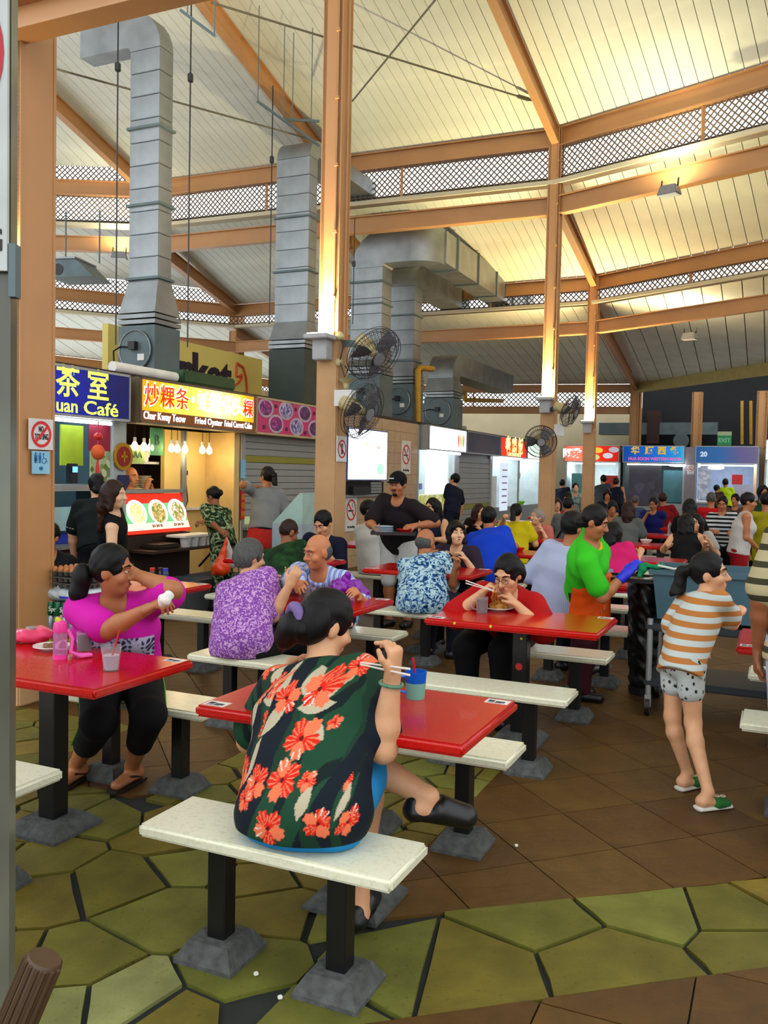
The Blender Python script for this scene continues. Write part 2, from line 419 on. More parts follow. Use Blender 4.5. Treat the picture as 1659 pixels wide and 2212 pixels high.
for r, z0, z1, segs, sp in ((r1, 6.62, 7.17, (0, 1, 2), .075), (r1, 7.5, 7.78, (0,), .075), (r2, 5.5, 5.73, (0, 1, 2), .085), (r2, 6.03, 6.37, (0,), .085), (r3, 3.98, 4.45, (0, 1), .11)):
    for s in segs:
        part('lattice_screen', lattice(r[s], r[s+1], z0, z1, sp, sp*.28), m_lat, ceil, kind='stuff')
        L = np.linalg.norm(r[s+1]-r[s]); n = max(2, int(L/2.2))
        for i in range(1, n):
            p = r[s]+(r[s+1]-r[s])*i/n; part('mullion', MB().bar(flat(p, z0), flat(p, z1), .05, .05, up=(1, 0, 0)), steel, ceil)
# tie rods under the upper roof
rod = pr('thin steel rod', '#6f6a58', .5, .5)
for (xa, ya), (xb, yb) in (((455, 5), (1185, 228)), ((117, 148), (670, 300)), ((940, 0), (735, 250))):
    A = [aty(xa, ya, 11.8 if xa < 900 else 11.2), aty(xb, yb, 14.6)]
    part('tie_rod', MB().tube(A, .014, 6), rod, ceil)
    if xb == 1185: c = A[0]+(A[1]-A[0])*.91; dd = (A[1]-A[0])/np.linalg.norm(A[1]-A[0]); part('turnbuckle', MB().tube([c-dd*.15, c-dd*.1, c+dd*.1, c+dd*.15], [.012, .03, .03, .012], 6), rod, ceil)
# near tie beam high above the first column
part('roof_beam', MB().ibeam(hp(-9, 4.3, 4.44), hp(6, 4.3, 4.44), .18, .2), steel, ceil)
# ---- columns
m_glow = pr('lamp glass lit', '#fff0c8', emit=30)
lampm = pr('grey lamp housing', '#a8a8a8', .5)
def column(v, u, w, ztop, zj, label, wy=None):
    c = hthing('column', label, 'column', v, u); wy = wy or w
    s = MB(); t = .022
    s.bb(-w/2, w/2, -wy/2, -wy/2+t, 0, ztop).bb(-w/2, w/2, wy/2-t, wy/2, 0, ztop).bb(w*.3, w*.46, -wy/2, wy/2, 0, ztop).bb(-w*.46, -w*.3, -wy/2, wy/2, 0, ztop)
    part('shaft', s, steel, c)
    part('jacket', MB().bb(-w*.5-.012, w*.5+.012, -wy*.5-.012, wy*.5+.012, 0, zj), steel2, c, bevel=.012)
    if w > .15:
        part('conduit', MB().tube([(w*.3, -wy/2-.012, zj), (w*.3, -wy/2-.012, ztop)], .010, 6), steel, c); part('conduit', MB().tube([(w/2+.012, 0, zj), (w/2+.012, 0, ztop)], .010, 6), steel, c)
        for k in range(int((ztop-zj)/.7)): part('pipe_clip', MB().bb(w*.3-.02, w*.3+.02, -wy/2-.03, -wy/2, zj+.4+.7*k, zj+.43+.7*k), steel, c)
    return c
colA = column(-4.64, 4.49, .15, 6.0, .35, 'nearest tan steel column with the NO TOUTING and toilet signs', .31)
colB = column(-4.49, 8.6, .235, 10.0, 3.05, 'tall tan column carrying two oscillating fans and bright uplight above the old couple')
c3 = vu(atz(1203, 300, Z1)); c4 = vu(atz(1284, 613, Z2))
colC = column(c3[0], c3[1], .22, Z1+.15, 3.0, 'tan column where the roof beams meet, fan in front of it')
colD = column(c4[0], c4[1], .22, Z2+.15, 2.7, 'tan column with glowing orange uplight, further back behind the cleaner')
c5 = vu(atz(1375, 838, Z3)); c6 = vu(atz(512, 680, Z2))
colE = column(c5[0], c5[1], .34, Z3, 2.5, 'plain brown column above the red and blue lit stalls')
colF = column(c6[0], c6[1], .3, Z2+.15, 2.5, 'tan column rising behind the yellow market panel')
c7 = vu(r1[1]); colG = column(c7[0], c7[1], .22, Z1+.15, 2.6, 'tan column hidden behind the tall air duct')
# up-lights on the columns
def uplight(col, w, z, power, color, label, size=.2, dx=-.02):
    h = MB().bb(-.16, .12, -w/2-.26, -w/2-.03, z-.05, z).bb(-.11, .07, -w/2-.15, -w/2-.02, z-.26, z-.04)
    f = part('uplight', h, lampm, col, bevel=.008, label=label)
    part('lamp_glass', MB().bb(-.13, .09, -w/2-.23, -w/2-.05, z, z+.012), m_glow, f)
    ld = bpy.data.lights.new('uplight_lamp', 'AREA'); ld.energy = power; ld.color = color; ld.size = .2; ld.size_y = .14; ld.shape = 'RECTANGLE'; ld.spread = math.radians(150)
    lo = bpy.data.objects.new('uplight_lamp', ld); COL.objects.link(lo); lo.parent = col; lo.location = (dx, -w/2-.10, z+.03); lo.rotation_euler = (math.pi, 0, 0)
uplight(colB, .235, 3.06, 190, (1, .82, .5), 'grey lamp housing throwing light up the column')
uplight(colC, .22, 2.95, 190, (1, .86, .45), 'grey lamp housing')
uplight(colD, .22, 2.85, 220, (1, .72, .33), 'grey lamp housing')
h = MB().bb(-.2, -.1, -.1, .06, 2.85, 3.15)
# ---- fixed tables and benches
def t_red():
    t = NT('glossy red fibreglass'); s = t.noise(90, 3)
    t.base(t.ramp(s, [(.25, '#a80a04'), (.6, '#bc0e06')])).set(.2, 0, .4, .1); t.bump(t.noise(5, 2), .04, .01); return t.m
def t_bench():
    t = NT('off-white fibreglass bench'); n = t.noise(70, 3); c = t.ramp(n, [(.2, '#c9c8a8'), (.5, '#dedcc2')])
    chip = t.ramp(t.noise(9, 4), [(.2, (.25, .25, .2)), (.24, (1, 1, 1))])
    t.base(t.mix(1, c, chip, 'MULTIPLY')).set(.22, 0, .5, .1); return t.m
m_red, m_bench = t_red(), t_bench()
m_foot = pr('grey concrete footing', '#4d4f4d', .95, 0, .4, 30, .6, 60)
m_stick = pr('white sticker', '#d9d4cf', .5); m_ink = pr('dark print', '#2b2f45', .6)
TL, TW, BL, BW, TT = 1.03, .635, .90, .295, .042
def foot(w=.11, wt=.075, h=.07):
    a, b = w, wt; return MB().add([(-a, -a, 0), (a, -a, 0), (a, a, 0), (-a, a, 0), (-a, -a, .015), (a, -a, .015), (a, a, .015), (-a, a, .015), (-b, -b, h), (b, -b, h), (b, b, h), (-b, b, h)],
        [(3, 2, 1, 0), (0, 1, 5, 4), (1, 2, 6, 5), (2, 3, 7, 6), (3, 0, 4, 7), (4, 5, 9, 8), (5, 6, 10, 9), (6, 7, 11, 10), (7, 4, 8, 11), (8, 9, 10, 11)])
me_top = MB().bb(-TL/2, TL/2, -TW/2, TW/2, .75-TT, .75).mesh('tabletop', m_red, True, .012, 3)
me_tleg = MB().bb(-.045, .045, -.045, .045, .06, .75-TT).mesh('leg', blackm, False, .004, 1)
me_tfoot = foot(.15, .1, .06).mesh('footing', m_foot)
me_seat = MB().bb(-BL/2, BL/2, -BW/2, BW/2, .407, .45).mesh('seat', m_bench, True, .011, 3)
me_bleg = MB().bb(-.034, .034, -.034, .034, .06, .407).mesh('leg', blackm, False, .004, 1)
me_bfoot = foot().mesh('footing', m_foot)
me_stk = MB().bb(-.045, .045, -.03, .03, .7495, .751).mesh('table_sticker', m_stick)
def sticker_print():
    return MB().bb(-.035, -.012, -.012, .014, .751, .7516).bb(-.006, .03, -.016, .004, .751, .7516).bb(-.036, .02, -.024, -.02, .751, .7516).mesh('sticker_print', m_ink)
me_prn = sticker_print()
def table(v, u, label, stickers=True, group='fixed red tables of the hall'):
    t = hthing('fixed_table', label, 'table', v, u, 0, 0, group)
    link('tabletop', me_top, t); link('leg', me_tleg, t); link('footing', me_tfoot, t)
    if stickers:
        for x, y in ((TL/2-.065, TW/2-.055), (-TL/2+.065, -TW/2+.055)):
            s = link('table_sticker', me_stk, t, (x, y, 0)); link('sticker_print', me_prn, s)
    return t
def bench(v, u, label, group='fixed white benches of the hall'):
    b = hthing('fixed_bench', label, 'bench', v, u, 0, 0, group)
    link('seat', me_seat, b)
    for x in (-.22, .22): l = link('leg', me_bleg, b, (x, 0, 0)); link('footing', me_bfoot, b, (x, 0, 0))
    return b
VROW = {0: -1.393, -1: -2.885, -2: -4.375, 1: .335}
UK = [2.937+2.262*k for k in range(9)]
def tu(k): return UK[k]
NEAR, FAR = -.53, .645
where = {(0, 0): 'where the woman in the floral shirt eats', (0, 1): 'where the woman in red eats noodles', (-1, 0): 'where the woman in magenta sits, next to the tan column',
         (-1, 1): 'shared by the old couple with the purple bag', (-1, 2): 'where the man in the blue leaf shirt sits', (-2, 1): 'reflecting orange light behind the woman in magenta',
         (-2, 2): 'between the young man in navy and the man in green', (0, 2): 'behind the cleaner, with the black trays', (1, 1): 'half hidden behind the girl in stripes', (-1, 3): 'behind the man in the royal blue polo'}
units = [(0, k) for k in range(0, 8)]+[(-1, k) for k in range(0, 8)]+[(-2, k) for k in (1, 2, 3, 4, 5, 6, 7)]+[(1, k) for k in (1, 2, 3, 4, 5, 6, 7)]
ORD = ['first', 'second', 'third', 'fourth', 'fifth', 'sixth', 'seventh', 'eighth', 'ninth']
ROWN = {0: "the floral woman's row", -1: "the magenta woman's row", -2: 'the row beside the stalls', 1: "the striped girl's row"}
cnt = {}
for i, k in units:
    v, u = VROW[i], UK[k]; w = where.get((i, k)); n = cnt.get(i, 0); cnt[i] = n+1
    table(v, u, 'red fixed table '+(w if w else 'with stickers, '*(k < 3)+ORD[n]+' in '+ROWN[i]), k < 3)
    for d, nm in ((NEAR, 'near'), (FAR, 'far')):
        if (i, k, nm) in ((-2, 1, 'near'),): continue
        bench(v-.02, u+d, 'white bench at '+ORD[n]+' table of '+ROWN[i]+(', side away from far stalls' if nm == 'near' else ', side towards far stalls'))
# ================================================================ the stalls
alu = pr('brushed aluminium', '#a9adad', .35, .6, .08, 8)
galv = pr('galvanised duct sheet', '#8f9496', .42, .75, .22, 3, .06, 12)
galvd = pr('dull painted duct box', '#5f6f72', .55, .3, .2, 3)
rust = pr('brown rusted hood', '#3a2622', .7, .2, .25, 5)
shutm = pr('grey roller shutter slat', '#9a9c98', .5, .3, .06, 5)
shuty = pr('yellow shutter slat', '#8f8a2a', .5, .1, .1, 3)
tilew = pr('beige wall tile', '#b79c7a', .5, 0, .08, 6)
darkw = pr('dark brown panel', '#2c1d17', .6, 0, .2, 4)
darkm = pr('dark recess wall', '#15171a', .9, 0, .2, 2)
white = pr('white paint', '#d8d8d4', .5); whitep = pr('white paper', '#e6e4dc', .8)
blue = pr('blue plastic', '#1636b8', .4); redp = pr('red plastic', '#c01a12', .4); blackp = pr('black plastic', '#0e0e10', .45)
greyp = pr('grey plastic tub', '#5a5e62', .5); orangep = pr('orange plastic bag', '#e8461a', .35); yellowp = pr('yellow pipe paint', '#b88a14', .5)
warmw = pr('warm cream stall wall', '#d9b36a', .6, 0, .1, 3)
def em(name, col, st): return pr(name, col, emit=st)
tube_w = em('fluorescent tube', '#eaf4ff', 9); bulb_m = em('warm bulb', '#ffdf9a', 14)
RT = (math.pi/2, 0, math.pi/2)
def grad(name, stops, st, axis=1, lo=-1.2, hi=1.2, noise=.25, glow=None):
    t = NT(name); sep = t.n('ShaderNodeSeparateXYZ'); t.l(t.co(), sep.inputs[0])
    f = t.n('ShaderNodeMapRange'); t.l(sep.outputs[axis], f.inputs[0]); f.inputs[1].default_value = lo; f.inputs[2].default_value = hi
    ff = t.math('ADD', f.outputs[0], t.math('MULTIPLY', t.math('SUBTRACT', t.noise(3, 3), .5), noise))
    t.base((.02, .02, .02)).set(.6, 0, .08); t.emit(t.ramp(ff, stops), st); return t.m
def food(name, cols, st=0., sc=30):
    t = NT(name); c = t.ramp(t.vor(sc, out='Color'), [(i/(len(cols)-1), c) for i, c in enumerate(cols)])
    if st: t.base((.03, .03, .03)); t.emit(c, st)
    else: t.base(c).set(.5)
    return t.m
V0 = -6.6
def stall(v, u0, u1, label, h=0, depth=2.0, wall=warmw, z=2.62, front=0.):
    w = u1-u0
    s = hthing('hawker_stall', label, 'food stall', v, (u0+u1)/2, 0, h) if h == 0 else None
    return s, w
def shell(s, w, depth=2.0, wall=cream, top=2.6, floorh=0):
    part('back_wall', MB().bb(-depth-.06, -depth, -w/2, w/2, 0, top), wall, s)
    for sg in (-1, 1): part('side_wall', MB().bb(-depth, -.02, sg*(w/2-.03)-.03, sg*(w/2-.03)+.03, 0, top), wall, s)
    part('stall_roof', MB().bb(-depth-.06, 0, -w/2, w/2, top, top+.05), darkw, s)
def sign(s, w, mat, frame=alu, z0=2.1, z1=2.6, d=.2):
    f = part('sign_box', MB().bb(-.02, d-.012, -w/2+.01, w/2-.01, z0, z1), frame, s)
    part('sign_face', MB().bb(d-.012, d, -w/2+.03, w/2-.03, z0+.025, z1-.025), mat, f)
    for a, b, c, e in ((-w/2+.01, w/2-.01, z0, z0+.025), (-w/2+.01, w/2-.01, z1-.025, z1), (-w/2+.01, -w/2+.03, z0, z1), (w/2-.03, w/2-.01, z0, z1)):
        part('frame_bar', MB().bb(d-.02, d+.008, a, b, c, e), frame, f)
    return f
def tubelight(s, w, z=2.07, x=.12, power=25, color=(.85, .95, 1)):
    part('tube_light', MB().tube([(x, -w*.42, z), (x, w*.42, z)], .02, 8), tube_w, s, True)
    ld = bpy.data.lights.new('stall_lamp', 'AREA'); ld.shape = 'RECTANGLE'; ld.size = .12; ld.size_y = w*.84; ld.energy = power; ld.color = color
    lo = bpy.data.objects.new('stall_lamp', ld); COL.objects.link(lo); lo.parent = s; lo.location = (-.5, 0, 2.3); lo.rotation_euler = (0, math.radians(10), 0)
def shutter(s, w, z0, z1, x=-.05, slat=.1, yellow=(), y0=None, y1=None):
    y0 = -w/2+.06 if y0 is None else y0; y1 = w/2-.06 if y1 is None else y1
    sh = part('shutter', MB().bb(x-.03, x-.02, y0, y1, z0, z1), shutm, s); n = int((z1-z0)/slat)
    me = MB().bb(x-.02, x+.012, y0, y1, 0, slat-.008).mesh('slat', shutm, bevel=.006); mey = MB().bb(x-.02, x+.014, y0, y1, 0, slat-.004).mesh('slat', shuty, bevel=.004)
    for i in range(n): link('slat', mey if i in yellow else me, sh, (0, 0, z0+i*slat))
    for y in (y0, y1): part('guide_rail', MB().bb(x-.03, x+.04, y-.03, y+.03, 0, z1), alu, s)
    return sh
# ---- cafe with the blue sign
s, w = stall(V0, 4.9, 7.6, 'drinks stall with a blue sign lettered in yellow-green'); shell(s, w, 2, pr('cafe back wall', '#39535c', .6))
f = sign(s, w, grad('deep blue sign', [(0, '#0a1a8c'), (.5, '#0c1fa8'), (1, '#0a1250')], 1.1, noise=.4))
lemon = em('lemon lettering', '#e4ff5a', 1.5)
lettering('茶 室', .33, lemon, f, (.2, .64, 2.42), RT, .004); lettering('uan', .19, lemon, f, (.2, .42, 2.2), RT, .002, .28); lettering('Café', .19, lemon, f, (.2, .9, 2.2), RT, .002, .5)
tubelight(s, w, power=18)
part('counter', MB().bb(-.6, .0, -w/2+.06, w/2-.06, 0, .78), pr('cafe counter brown', '#4a342a', .6), s)
part('counter_top', MB().bb(-.62, .12, -w/2+.04, w/2-.04, .78, .82), alu, s)
part('upper_shelf', MB().bb(-.5, .05, -w/2+.06, w/2-.05, 1.36, 1.42), alu, s)
part('hanging_panel', MB().bb(-.02, 0., .55, .86, 1.62, 2.03), pr('lime poster', '#a8c428', .6), s)
part('poster', MB().bb(.03, .04, .9, 1.22, 1.78, 2.05), pr('crimson poster', '#8c1030', .6), s)
part('poster', MB().bb(.03, .04, .92, 1.22, 1.44, 1.78), food('fruit poster', ['#2c4a18', '#6c8a2a', '#c9d9a8', '#3a2a14'], 0, 14), s)
part('poster', MB().bb(.03, .045, .95, 1.2, 1.16, 1.42), pr('white poster', '#d9d4d4', .6), s)
part('card_reader', MB().box((0.02, .68, 1.54), (.06, .11, .2)).box((.055, .68, 1.58), (.01, .08, .07)), pr('card reader black', '#181a22', .4), s, bevel=.005)
part('reader_screen', MB().box((.062, .68, 1.58), (.004, .07, .06)), em('reader screen', '#7fd0ff', 1.3), s)
part('price_board', MB().bb(0, .02, .45, .75, .96, 1.2), pr('pale blue card', '#a9d4da', .6), s); part('price_board', MB().bb(0, .02, .8, 1.05, 1.0, 1.18), pr('grey card', '#8a8f92', .6), s)
lettering('Sel', .1, whitep, s, (.022, .9, 1.09), RT)
single('plastic_crate', MB().bb(-.14, .14, -.2, .2, 0, .09), blue, 'blue plastic basket on the drinks stall counter', 'basket', hp(V0-.2, 6.95, .825), -TH)
# the shell post between the cafe and next stall
part('post', MB().bb(.0, .06, w/2-.1, w/2+.1, 0, 2.1), pr('pale stall post', '#a9b0ac', .5), s)
# red hanging charm
k = hthing('knot_charm', 'orange knotted ball charm with long red tassel hanging from blue sign', 'decoration', V0+.24, 7.06, 1.3)
part('cord', MB().tube([(0, 0, .78), (0, 0, .5)], .006, 6), redp, k); part('knot_ball', MB().sphere((0, 0, .46), (.07, .07, .08)), pr('orange knot', '#d8561a', .6, bump=.8, bs=60), k, 'all')
part('tassel', MB().lathe([(.012, .38), (.022, .3), (.02, .05), (.026, .0)], 8), redp, k, True); part('cap_bead', MB().sphere((0, 0, .62), (.045, .045, .04)), redp, k, 'all')
k = hthing('coin_charm', 'round red and gold coin charm on the stall post', 'decoration', V0+.075, 7.62, 1.73)
part('disc', MB().tube([(0, 0, 0), (.02, 0, 0)], .15, 20), pr('gold charm', '#b98a1a', .35, .6), k, True); part('disc_centre', MB().tube([(.02, 0, 0), (.026, 0, 0)], .11, 20), pr('charm red', '#8c1408', .5), k)
part('coin_mark', MB().bb(.026, .032, -.05, .05, -.012, .012).bb(.026, .032, -.012, .012, -.06, .06), pr('gold charm', '#b98a1a'), k)
single('shield_plaque', MB().prism([(-.08, .09), (.08, .09), (.09, 0), (0, -.11), (-.09, 0)], 0, .02), pr('navy plaque', '#141c52', .4), 'small navy shield plaque below the coin charm', 'plaque', hp(V0+.075, 7.63, 1.44), -TH)
bpy.data.objects['shield_plaque'].rotation_euler = (math.pi/2, 0, math.pi/2-TH)
# ---- char kway teow stall
s, w = stall(V0, 7.7, 10.0, 'fried noodle stall with an orange lit sign and warm hanging bulbs'); shell(s, w, 1.5, pr('stall back wall grey', '#6a5a44', .6))
f = sign(s, w, grad('orange yellow sign', [(0, '#f08a0a'), (.22, '#ffb81a'), (.5, '#fff06a'), (.62, '#fff9b0'), (.85, '#ffd02a'), (1, '#e8780a')], 1.5, noise=.3), pr('sign frame brown', '#6b5a44', .5), d=.24)
redt = em('red sign characters', '#e03010', 1.2); whit = em('white sign lettering', '#ffffff', 2.2)
for ch, y in zip('炒粿条', (-.95, -.68, -.41)): lettering(ch, .29, whit, f, (.236, y, 2.40), RT, .008); lettering(ch, .26, redt, f, (.243, y, 2.40), RT)
for ch, y in zip('蚝煎', (.0, .25)): lettering(ch, .26, whit, f, (.238, y, 2.4), RT, .008); lettering(ch, .25, em('faint sign characters', '#ffe6b0', 1.8), f, (.244, y, 2.4), RT)
for ch, y in zip('菜头粿', (.56, .77, .98)): lettering(ch, .25, whit, f, (.238, y, 2.4), RT, .008); lettering(ch, .24, redt if y > .9 else em('faint sign characters', '#ffe6b0', 1.8), f, (.244, y, 2.4), RT)
for y in (-.2, .42): lettering('·', .25, whit, f, (.24, y, 2.42), RT, .02)
part('sign_strip', MB().bb(.2405, .2415, -w/2+.03, w/2-.03, 2.125, 2.24), em('brown sign strip', '#8a4a14', .7), f)
lettering('Char Kway Teow', .12, whit, f, (.245, -.72, 2.185), RT, 0, .74); lettering('Fried Oyster', .11, whit, f, (.245, .12, 2.185), RT, 0, .56); lettering('Fried Carrot Cake', .11, whit, f, (.245, .76, 2.185), RT, 0, .62)
cy0, cy1 = -w/2+.05, .12
part('counter', MB().bb(-.7, -.02, cy0, cy1, 0, .84), darkw, s)
mp = part('menu_panel', MB().hexa([(-.0, cy0, .86), (-.0, cy1, .86), (-.04, cy1, .86), (-.04, cy0, .86), (-.16, cy0, 1.31), (-.16, cy1, 1.31), (-.2, cy1, 1.31), (-.2, cy0, 1.31)]), em('lit red menu', '#e0301a', 1.1), s)
def on_panel(mb_local):  # lift drawing made at (y,z offset) to the sloping panel
    sl = (-.16)/(.45)
    for i, (x, y, z) in enumerate(mb_local.v): mb_local.v[i] = (sl*(z-.86)+.004+x, y, z)
    return mb_local
part('menu_green', on_panel(MB().bb(0, .002, cy0+.05, cy1-.02, .96, 1.2)), em('lit green leaf', '#7fd08a', 1.1), mp)
part('menu_white', on_panel(MB().bb(0, .003, cy0+.02, cy1-.02, .9, .98)), em('lit white strip', '#ffeccf', 1.2), mp)
for i, (y, cols) in enumerate(((-.8, ['#f0e8b0', '#d9c860', '#fff6d0', '#b8c060']), (-.42, ['#8a5a1a', '#c99a4a', '#e8cf90', '#4a7a1a', '#d98a2a']), (-.06, ['#e8d0a0', '#5a8a2a', '#c98a4a', '#f8f0d8', '#a86a2a']))):
    pl = MB(); n = 18; pl.add([(0, y+.17*math.cos(a), 1.1+.145*math.sin(a)) for a in np.linspace(0, 2*math.pi, n, False)]+[(.006, y+.17*math.cos(a), 1.1+.145*math.sin(a)) for a in np.linspace(0, 2*math.pi, n, False)], [tuple(range(n, 2*n))]+[(i2, (i2+1) % n, n+(i2+1) % n, n+i2) for i2 in range(n)])
    part('pictured_dish', on_panel(pl), em('lit plate white', '#fff4e0', 1.2), mp)
    pl = MB(); pl.add([(.008, y+.12*math.cos(a), 1.09+.12*math.sin(a)) for a in np.linspace(0, 2*math.pi, n, False)], [tuple(range(n))])
    part('pictured_food', on_panel(pl), food('lit food %d' % i, cols, 1.2, 38), mp)
lettering('Self Service', .06, em('lit yellow text', '#ffc020', 1.4), mp, (-.14, -.62, 1.24), (math.radians(70), 0, math.pi/2)); lettering('$3/ $4/ $5', .045, em('lit dark text', '#a03a1a', .5), mp, (-.02, -.5, .94), (math.radians(70), 0, math.pi/2))
lettering('$3/ $4/ $5', .045, em('lit dark text', '#a03a1a', .5), mp, (-.02, -.1, .94), (math.radians(70), 0, math.pi/2))
part('glass_ledge', MB().bb(-.45, -.1, cy0, cy1, 1.32, 1.36), alu, s)
g = NT('clear stall glass'); g.b.inputs['Transmission Weight'].default_value = 1; g.b.inputs['Roughness'].default_value = .02; g.b.inputs['IOR'].default_value = 1.05; g.base('#ffffff'); GLASS = g.m
part('glass_pane', MB().bb(-.14, -.135, cy0, cy1, 1.36, 1.62), GLASS, s)
part('inner_counter', MB().bb(-1.3, -.7, cy0, cy1, 0, 1.2), darkw, s)
part('work_shelf', MB().bb(-.02, .32, cy0+.1, .5, .66, .69), pr('brown shelf', '#3a261c', .5), s); part('shelf_bracket', MB().bar((.02, .26, .4), (.28, .26, .66), .02, .02), blackm, s)
part('inner_shelf', MB().bb(-1.2, -.5, cy0, cy1, 1.66, 1.69), alu, s)
part('partition', MB().bb(-.16, -.1, cy1-.02, cy1+.03, 0, 2.08), alu, s)
part('door_wall', MB().bb(-.5, -.44, cy1+.03, w/2-.06, 0, 2.1), pr('lit yellow side wall', '#e6c77c', .6, 0, .08, 2), s)
part('door_frame', MB().bb(-.46, .02, w/2-.14, w/2-.02, 0, 2.1), pr('yellow door frame', '#d8b878', .5), s)
part('sill', MB().bb(-.44, -.36, cy1+.03, w/2-.1, 1.08, 1.11), white, s)
part('cable', MB().tube([(-.42, .55, 1.52), (-.4, .58, 1.2), (-.4, .45, .95), (-.4, .3, 1.0), (-.4, .25, 1.3)], .008, 6), blackp, s); part('cable_box', MB().box((-.42, .55, 1.56), (.04, .06, .06)), blackp, s)
part('hygiene_card', MB().bb(-.05, -.045, -.62, -.38, 1.76, 2.08), pr('green grade card', '#5fae7a', .6), s); lettering('B', .17, pr('card ink', '#2a5a3c'), s, (-.042, -.5, 1.93), RT)
part('hygiene_card', MB().bb(-.05, -.045, -1.02, -.72, 1.66, 1.86), pr('pale green card', '#9ab86a', .6), s); lettering('AAA', .11, pr('card ink', '#2a5a3c'), s, (-.042, -.87, 1.76), RT)
lb = MB()
for i in range(8):
    y = -1.0+i*.21+(.02 if i % 2 else 0); x = .05-.06*(i % 3)
    k = hthing('hanging_bulb', 'glowing warm bulb hanging below the orange sign', 'light bulb', V0+x, 8.85+y, 1.86, 0, 'bulbs under the orange sign')
    part('bulb', MB().lathe([(.005, -.06), (.03, -.045), (.038, -.015), (.03, .015), (.015, .04)], 10), bulb_m, k, 'all'); part('socket', MB().lathe([(.018, .04), (.018, .09)], 8), white, k); part('flex', MB().tube([(0, 0, .09), (0, 0, .24)], .004, 5), blackp, k)
for y in (-.75, 0, .7):
    ld = bpy.data.lights.new('bulb_light', 'POINT'); ld.energy = 5; ld.color = (1, .75, .4); ld.shadow_soft_size = .08
    lo = bpy.data.objects.new('bulb_light', ld); COL.objects.link(lo); lo.parent = s; lo.location = (-.06, y, 1.78)
def t_plate(): return pr('stacked china', '#cfc4ae', .35)
for y, n, z in ((8.35, 5, 1.2), (8.56, 13, 1.2), (8.8, 17, 1.2)):
    for i in range(n):
        pass
def stack(v, u, z, n, r, label, group):
    me = MB().lathe([(r*.55, 0), (r*.6, .003), (r, .016), (r, .02), (r*.55, .006)], 14).mesh('plate', t_plate(), True)
    for i in range(n): o = link('plate', me, None, hp(v, u, z+i*.021)); tag(o, label, 'plate', group)
stack(V0-.72+.12, 8.56, 1.2, 11, .1, 'white plate in the shorter stack behind stall glass', 'plates in the shorter stack')
stack(V0-.72+.12, 8.79, 1.2, 15, .1, 'white plate in the taller stack behind stall glass', 'plates in the taller stack')
for i in range(5):
    k = hthing('sauce_bottle', 'dark sauce bottle with orange label on stall shelf', 'bottle', V0-.62, 8.1+i*.085, 1.691, 0, 'sauce bottles on the stall shelf')
    part('glass', MB().lathe([(.032, 0), (.034, .02), (.034, .15), (.014, .2), (.013, .25)], 10), pr('dark sauce glass', '#1a0c08', .2), k, True); part('label_band', MB().lathe([(.0345, .03), (.0345, .12)], 10, cap=False), pr('orange label', '#c98a2a', .6), k); part('cap', MB().lathe([(.016, .25), (.016, .28)], 8), redp, k)
for i in range(4): single('takeaway_box', MB().bb(-.1, .1, -.16, .16, 0, .05), whitep, 'white takeaway box piled on the stall shelf', 'box', hp(V0-.64, 8.66+.02*i, 1.691+.05*i), -TH, 'white boxes on the stall shelf', bevel=.006)
# trays and polystyrene box on the shelf
k = hthing('foam_box', 'white foam lid with round tubs on the brown stall shelf', 'foam box', V0+.15, 8.8, .69)
part('lid', MB().bb(-.14, .14, -.34, .3, .11, .14), whitep, k, bevel=.006)
for i in range(4): part('tub', MB().lathe([(.055, 0), (.07, .11)], 12, (.07, -.24+.15*i, 0)), white, k, True)
single('tray_pile', MB().bb(-.13, .13, -.2, .2, 0, .06), pr('dark tray', '#241a12', .5), 'dark food tray on the brown stall shelf', 'tray', hp(V0+.15, 8.2, .69), -TH, bevel=.02)
for u, w_, l in ((8.2, .5, 'smaller'), (8.85, .62, 'larger')):
    a, b = w_/2, w_/2-.03; P = [(-.2, -b, 0), (.2, -b, 0), (.2, b, 0), (-.2, b, 0), (-.24, -a, .36), (.24, -a, .36), (.24, a, .36), (-.24, a, .36), (-.21, -a+.03, .36), (.21, -a+.03, .36), (.21, a-.03, .36), (-.21, a-.03, .36), (-.18, -b+.03, .04), (.18, -b+.03, .04), (.18, b-.03, .04), (-.18, b-.03, .04)]
    F = [(3, 2, 1, 0)]+[(i, (i+1) % 4, 4+(i+1) % 4, 4+i) for i in range(4)]+[(4+i, 4+(i+1) % 4, 8+(i+1) % 4, 8+i) for i in range(4)]+[(8+i, 8+(i+1) % 4, 12+(i+1) % 4, 12+i) for i in range(4)]+[(12, 13, 14, 15)]
    single('plastic_tub', MB().add(P, F), greyp, 'grey open plastic tub under the noodle stall, the %s one' % l, 'tub', hp(V0+.45, u, 0), -TH)
single('blue_bag', MB().sphere((0, 0, .09), (.07, .09, .09), 10, 8), pr('blue plastic film', '#2a7ad0', .3), 'small blue plastic bag on the end of the stall shelf', 'bag', hp(V0+.16, 9.22, .69), 0, smooth='all')
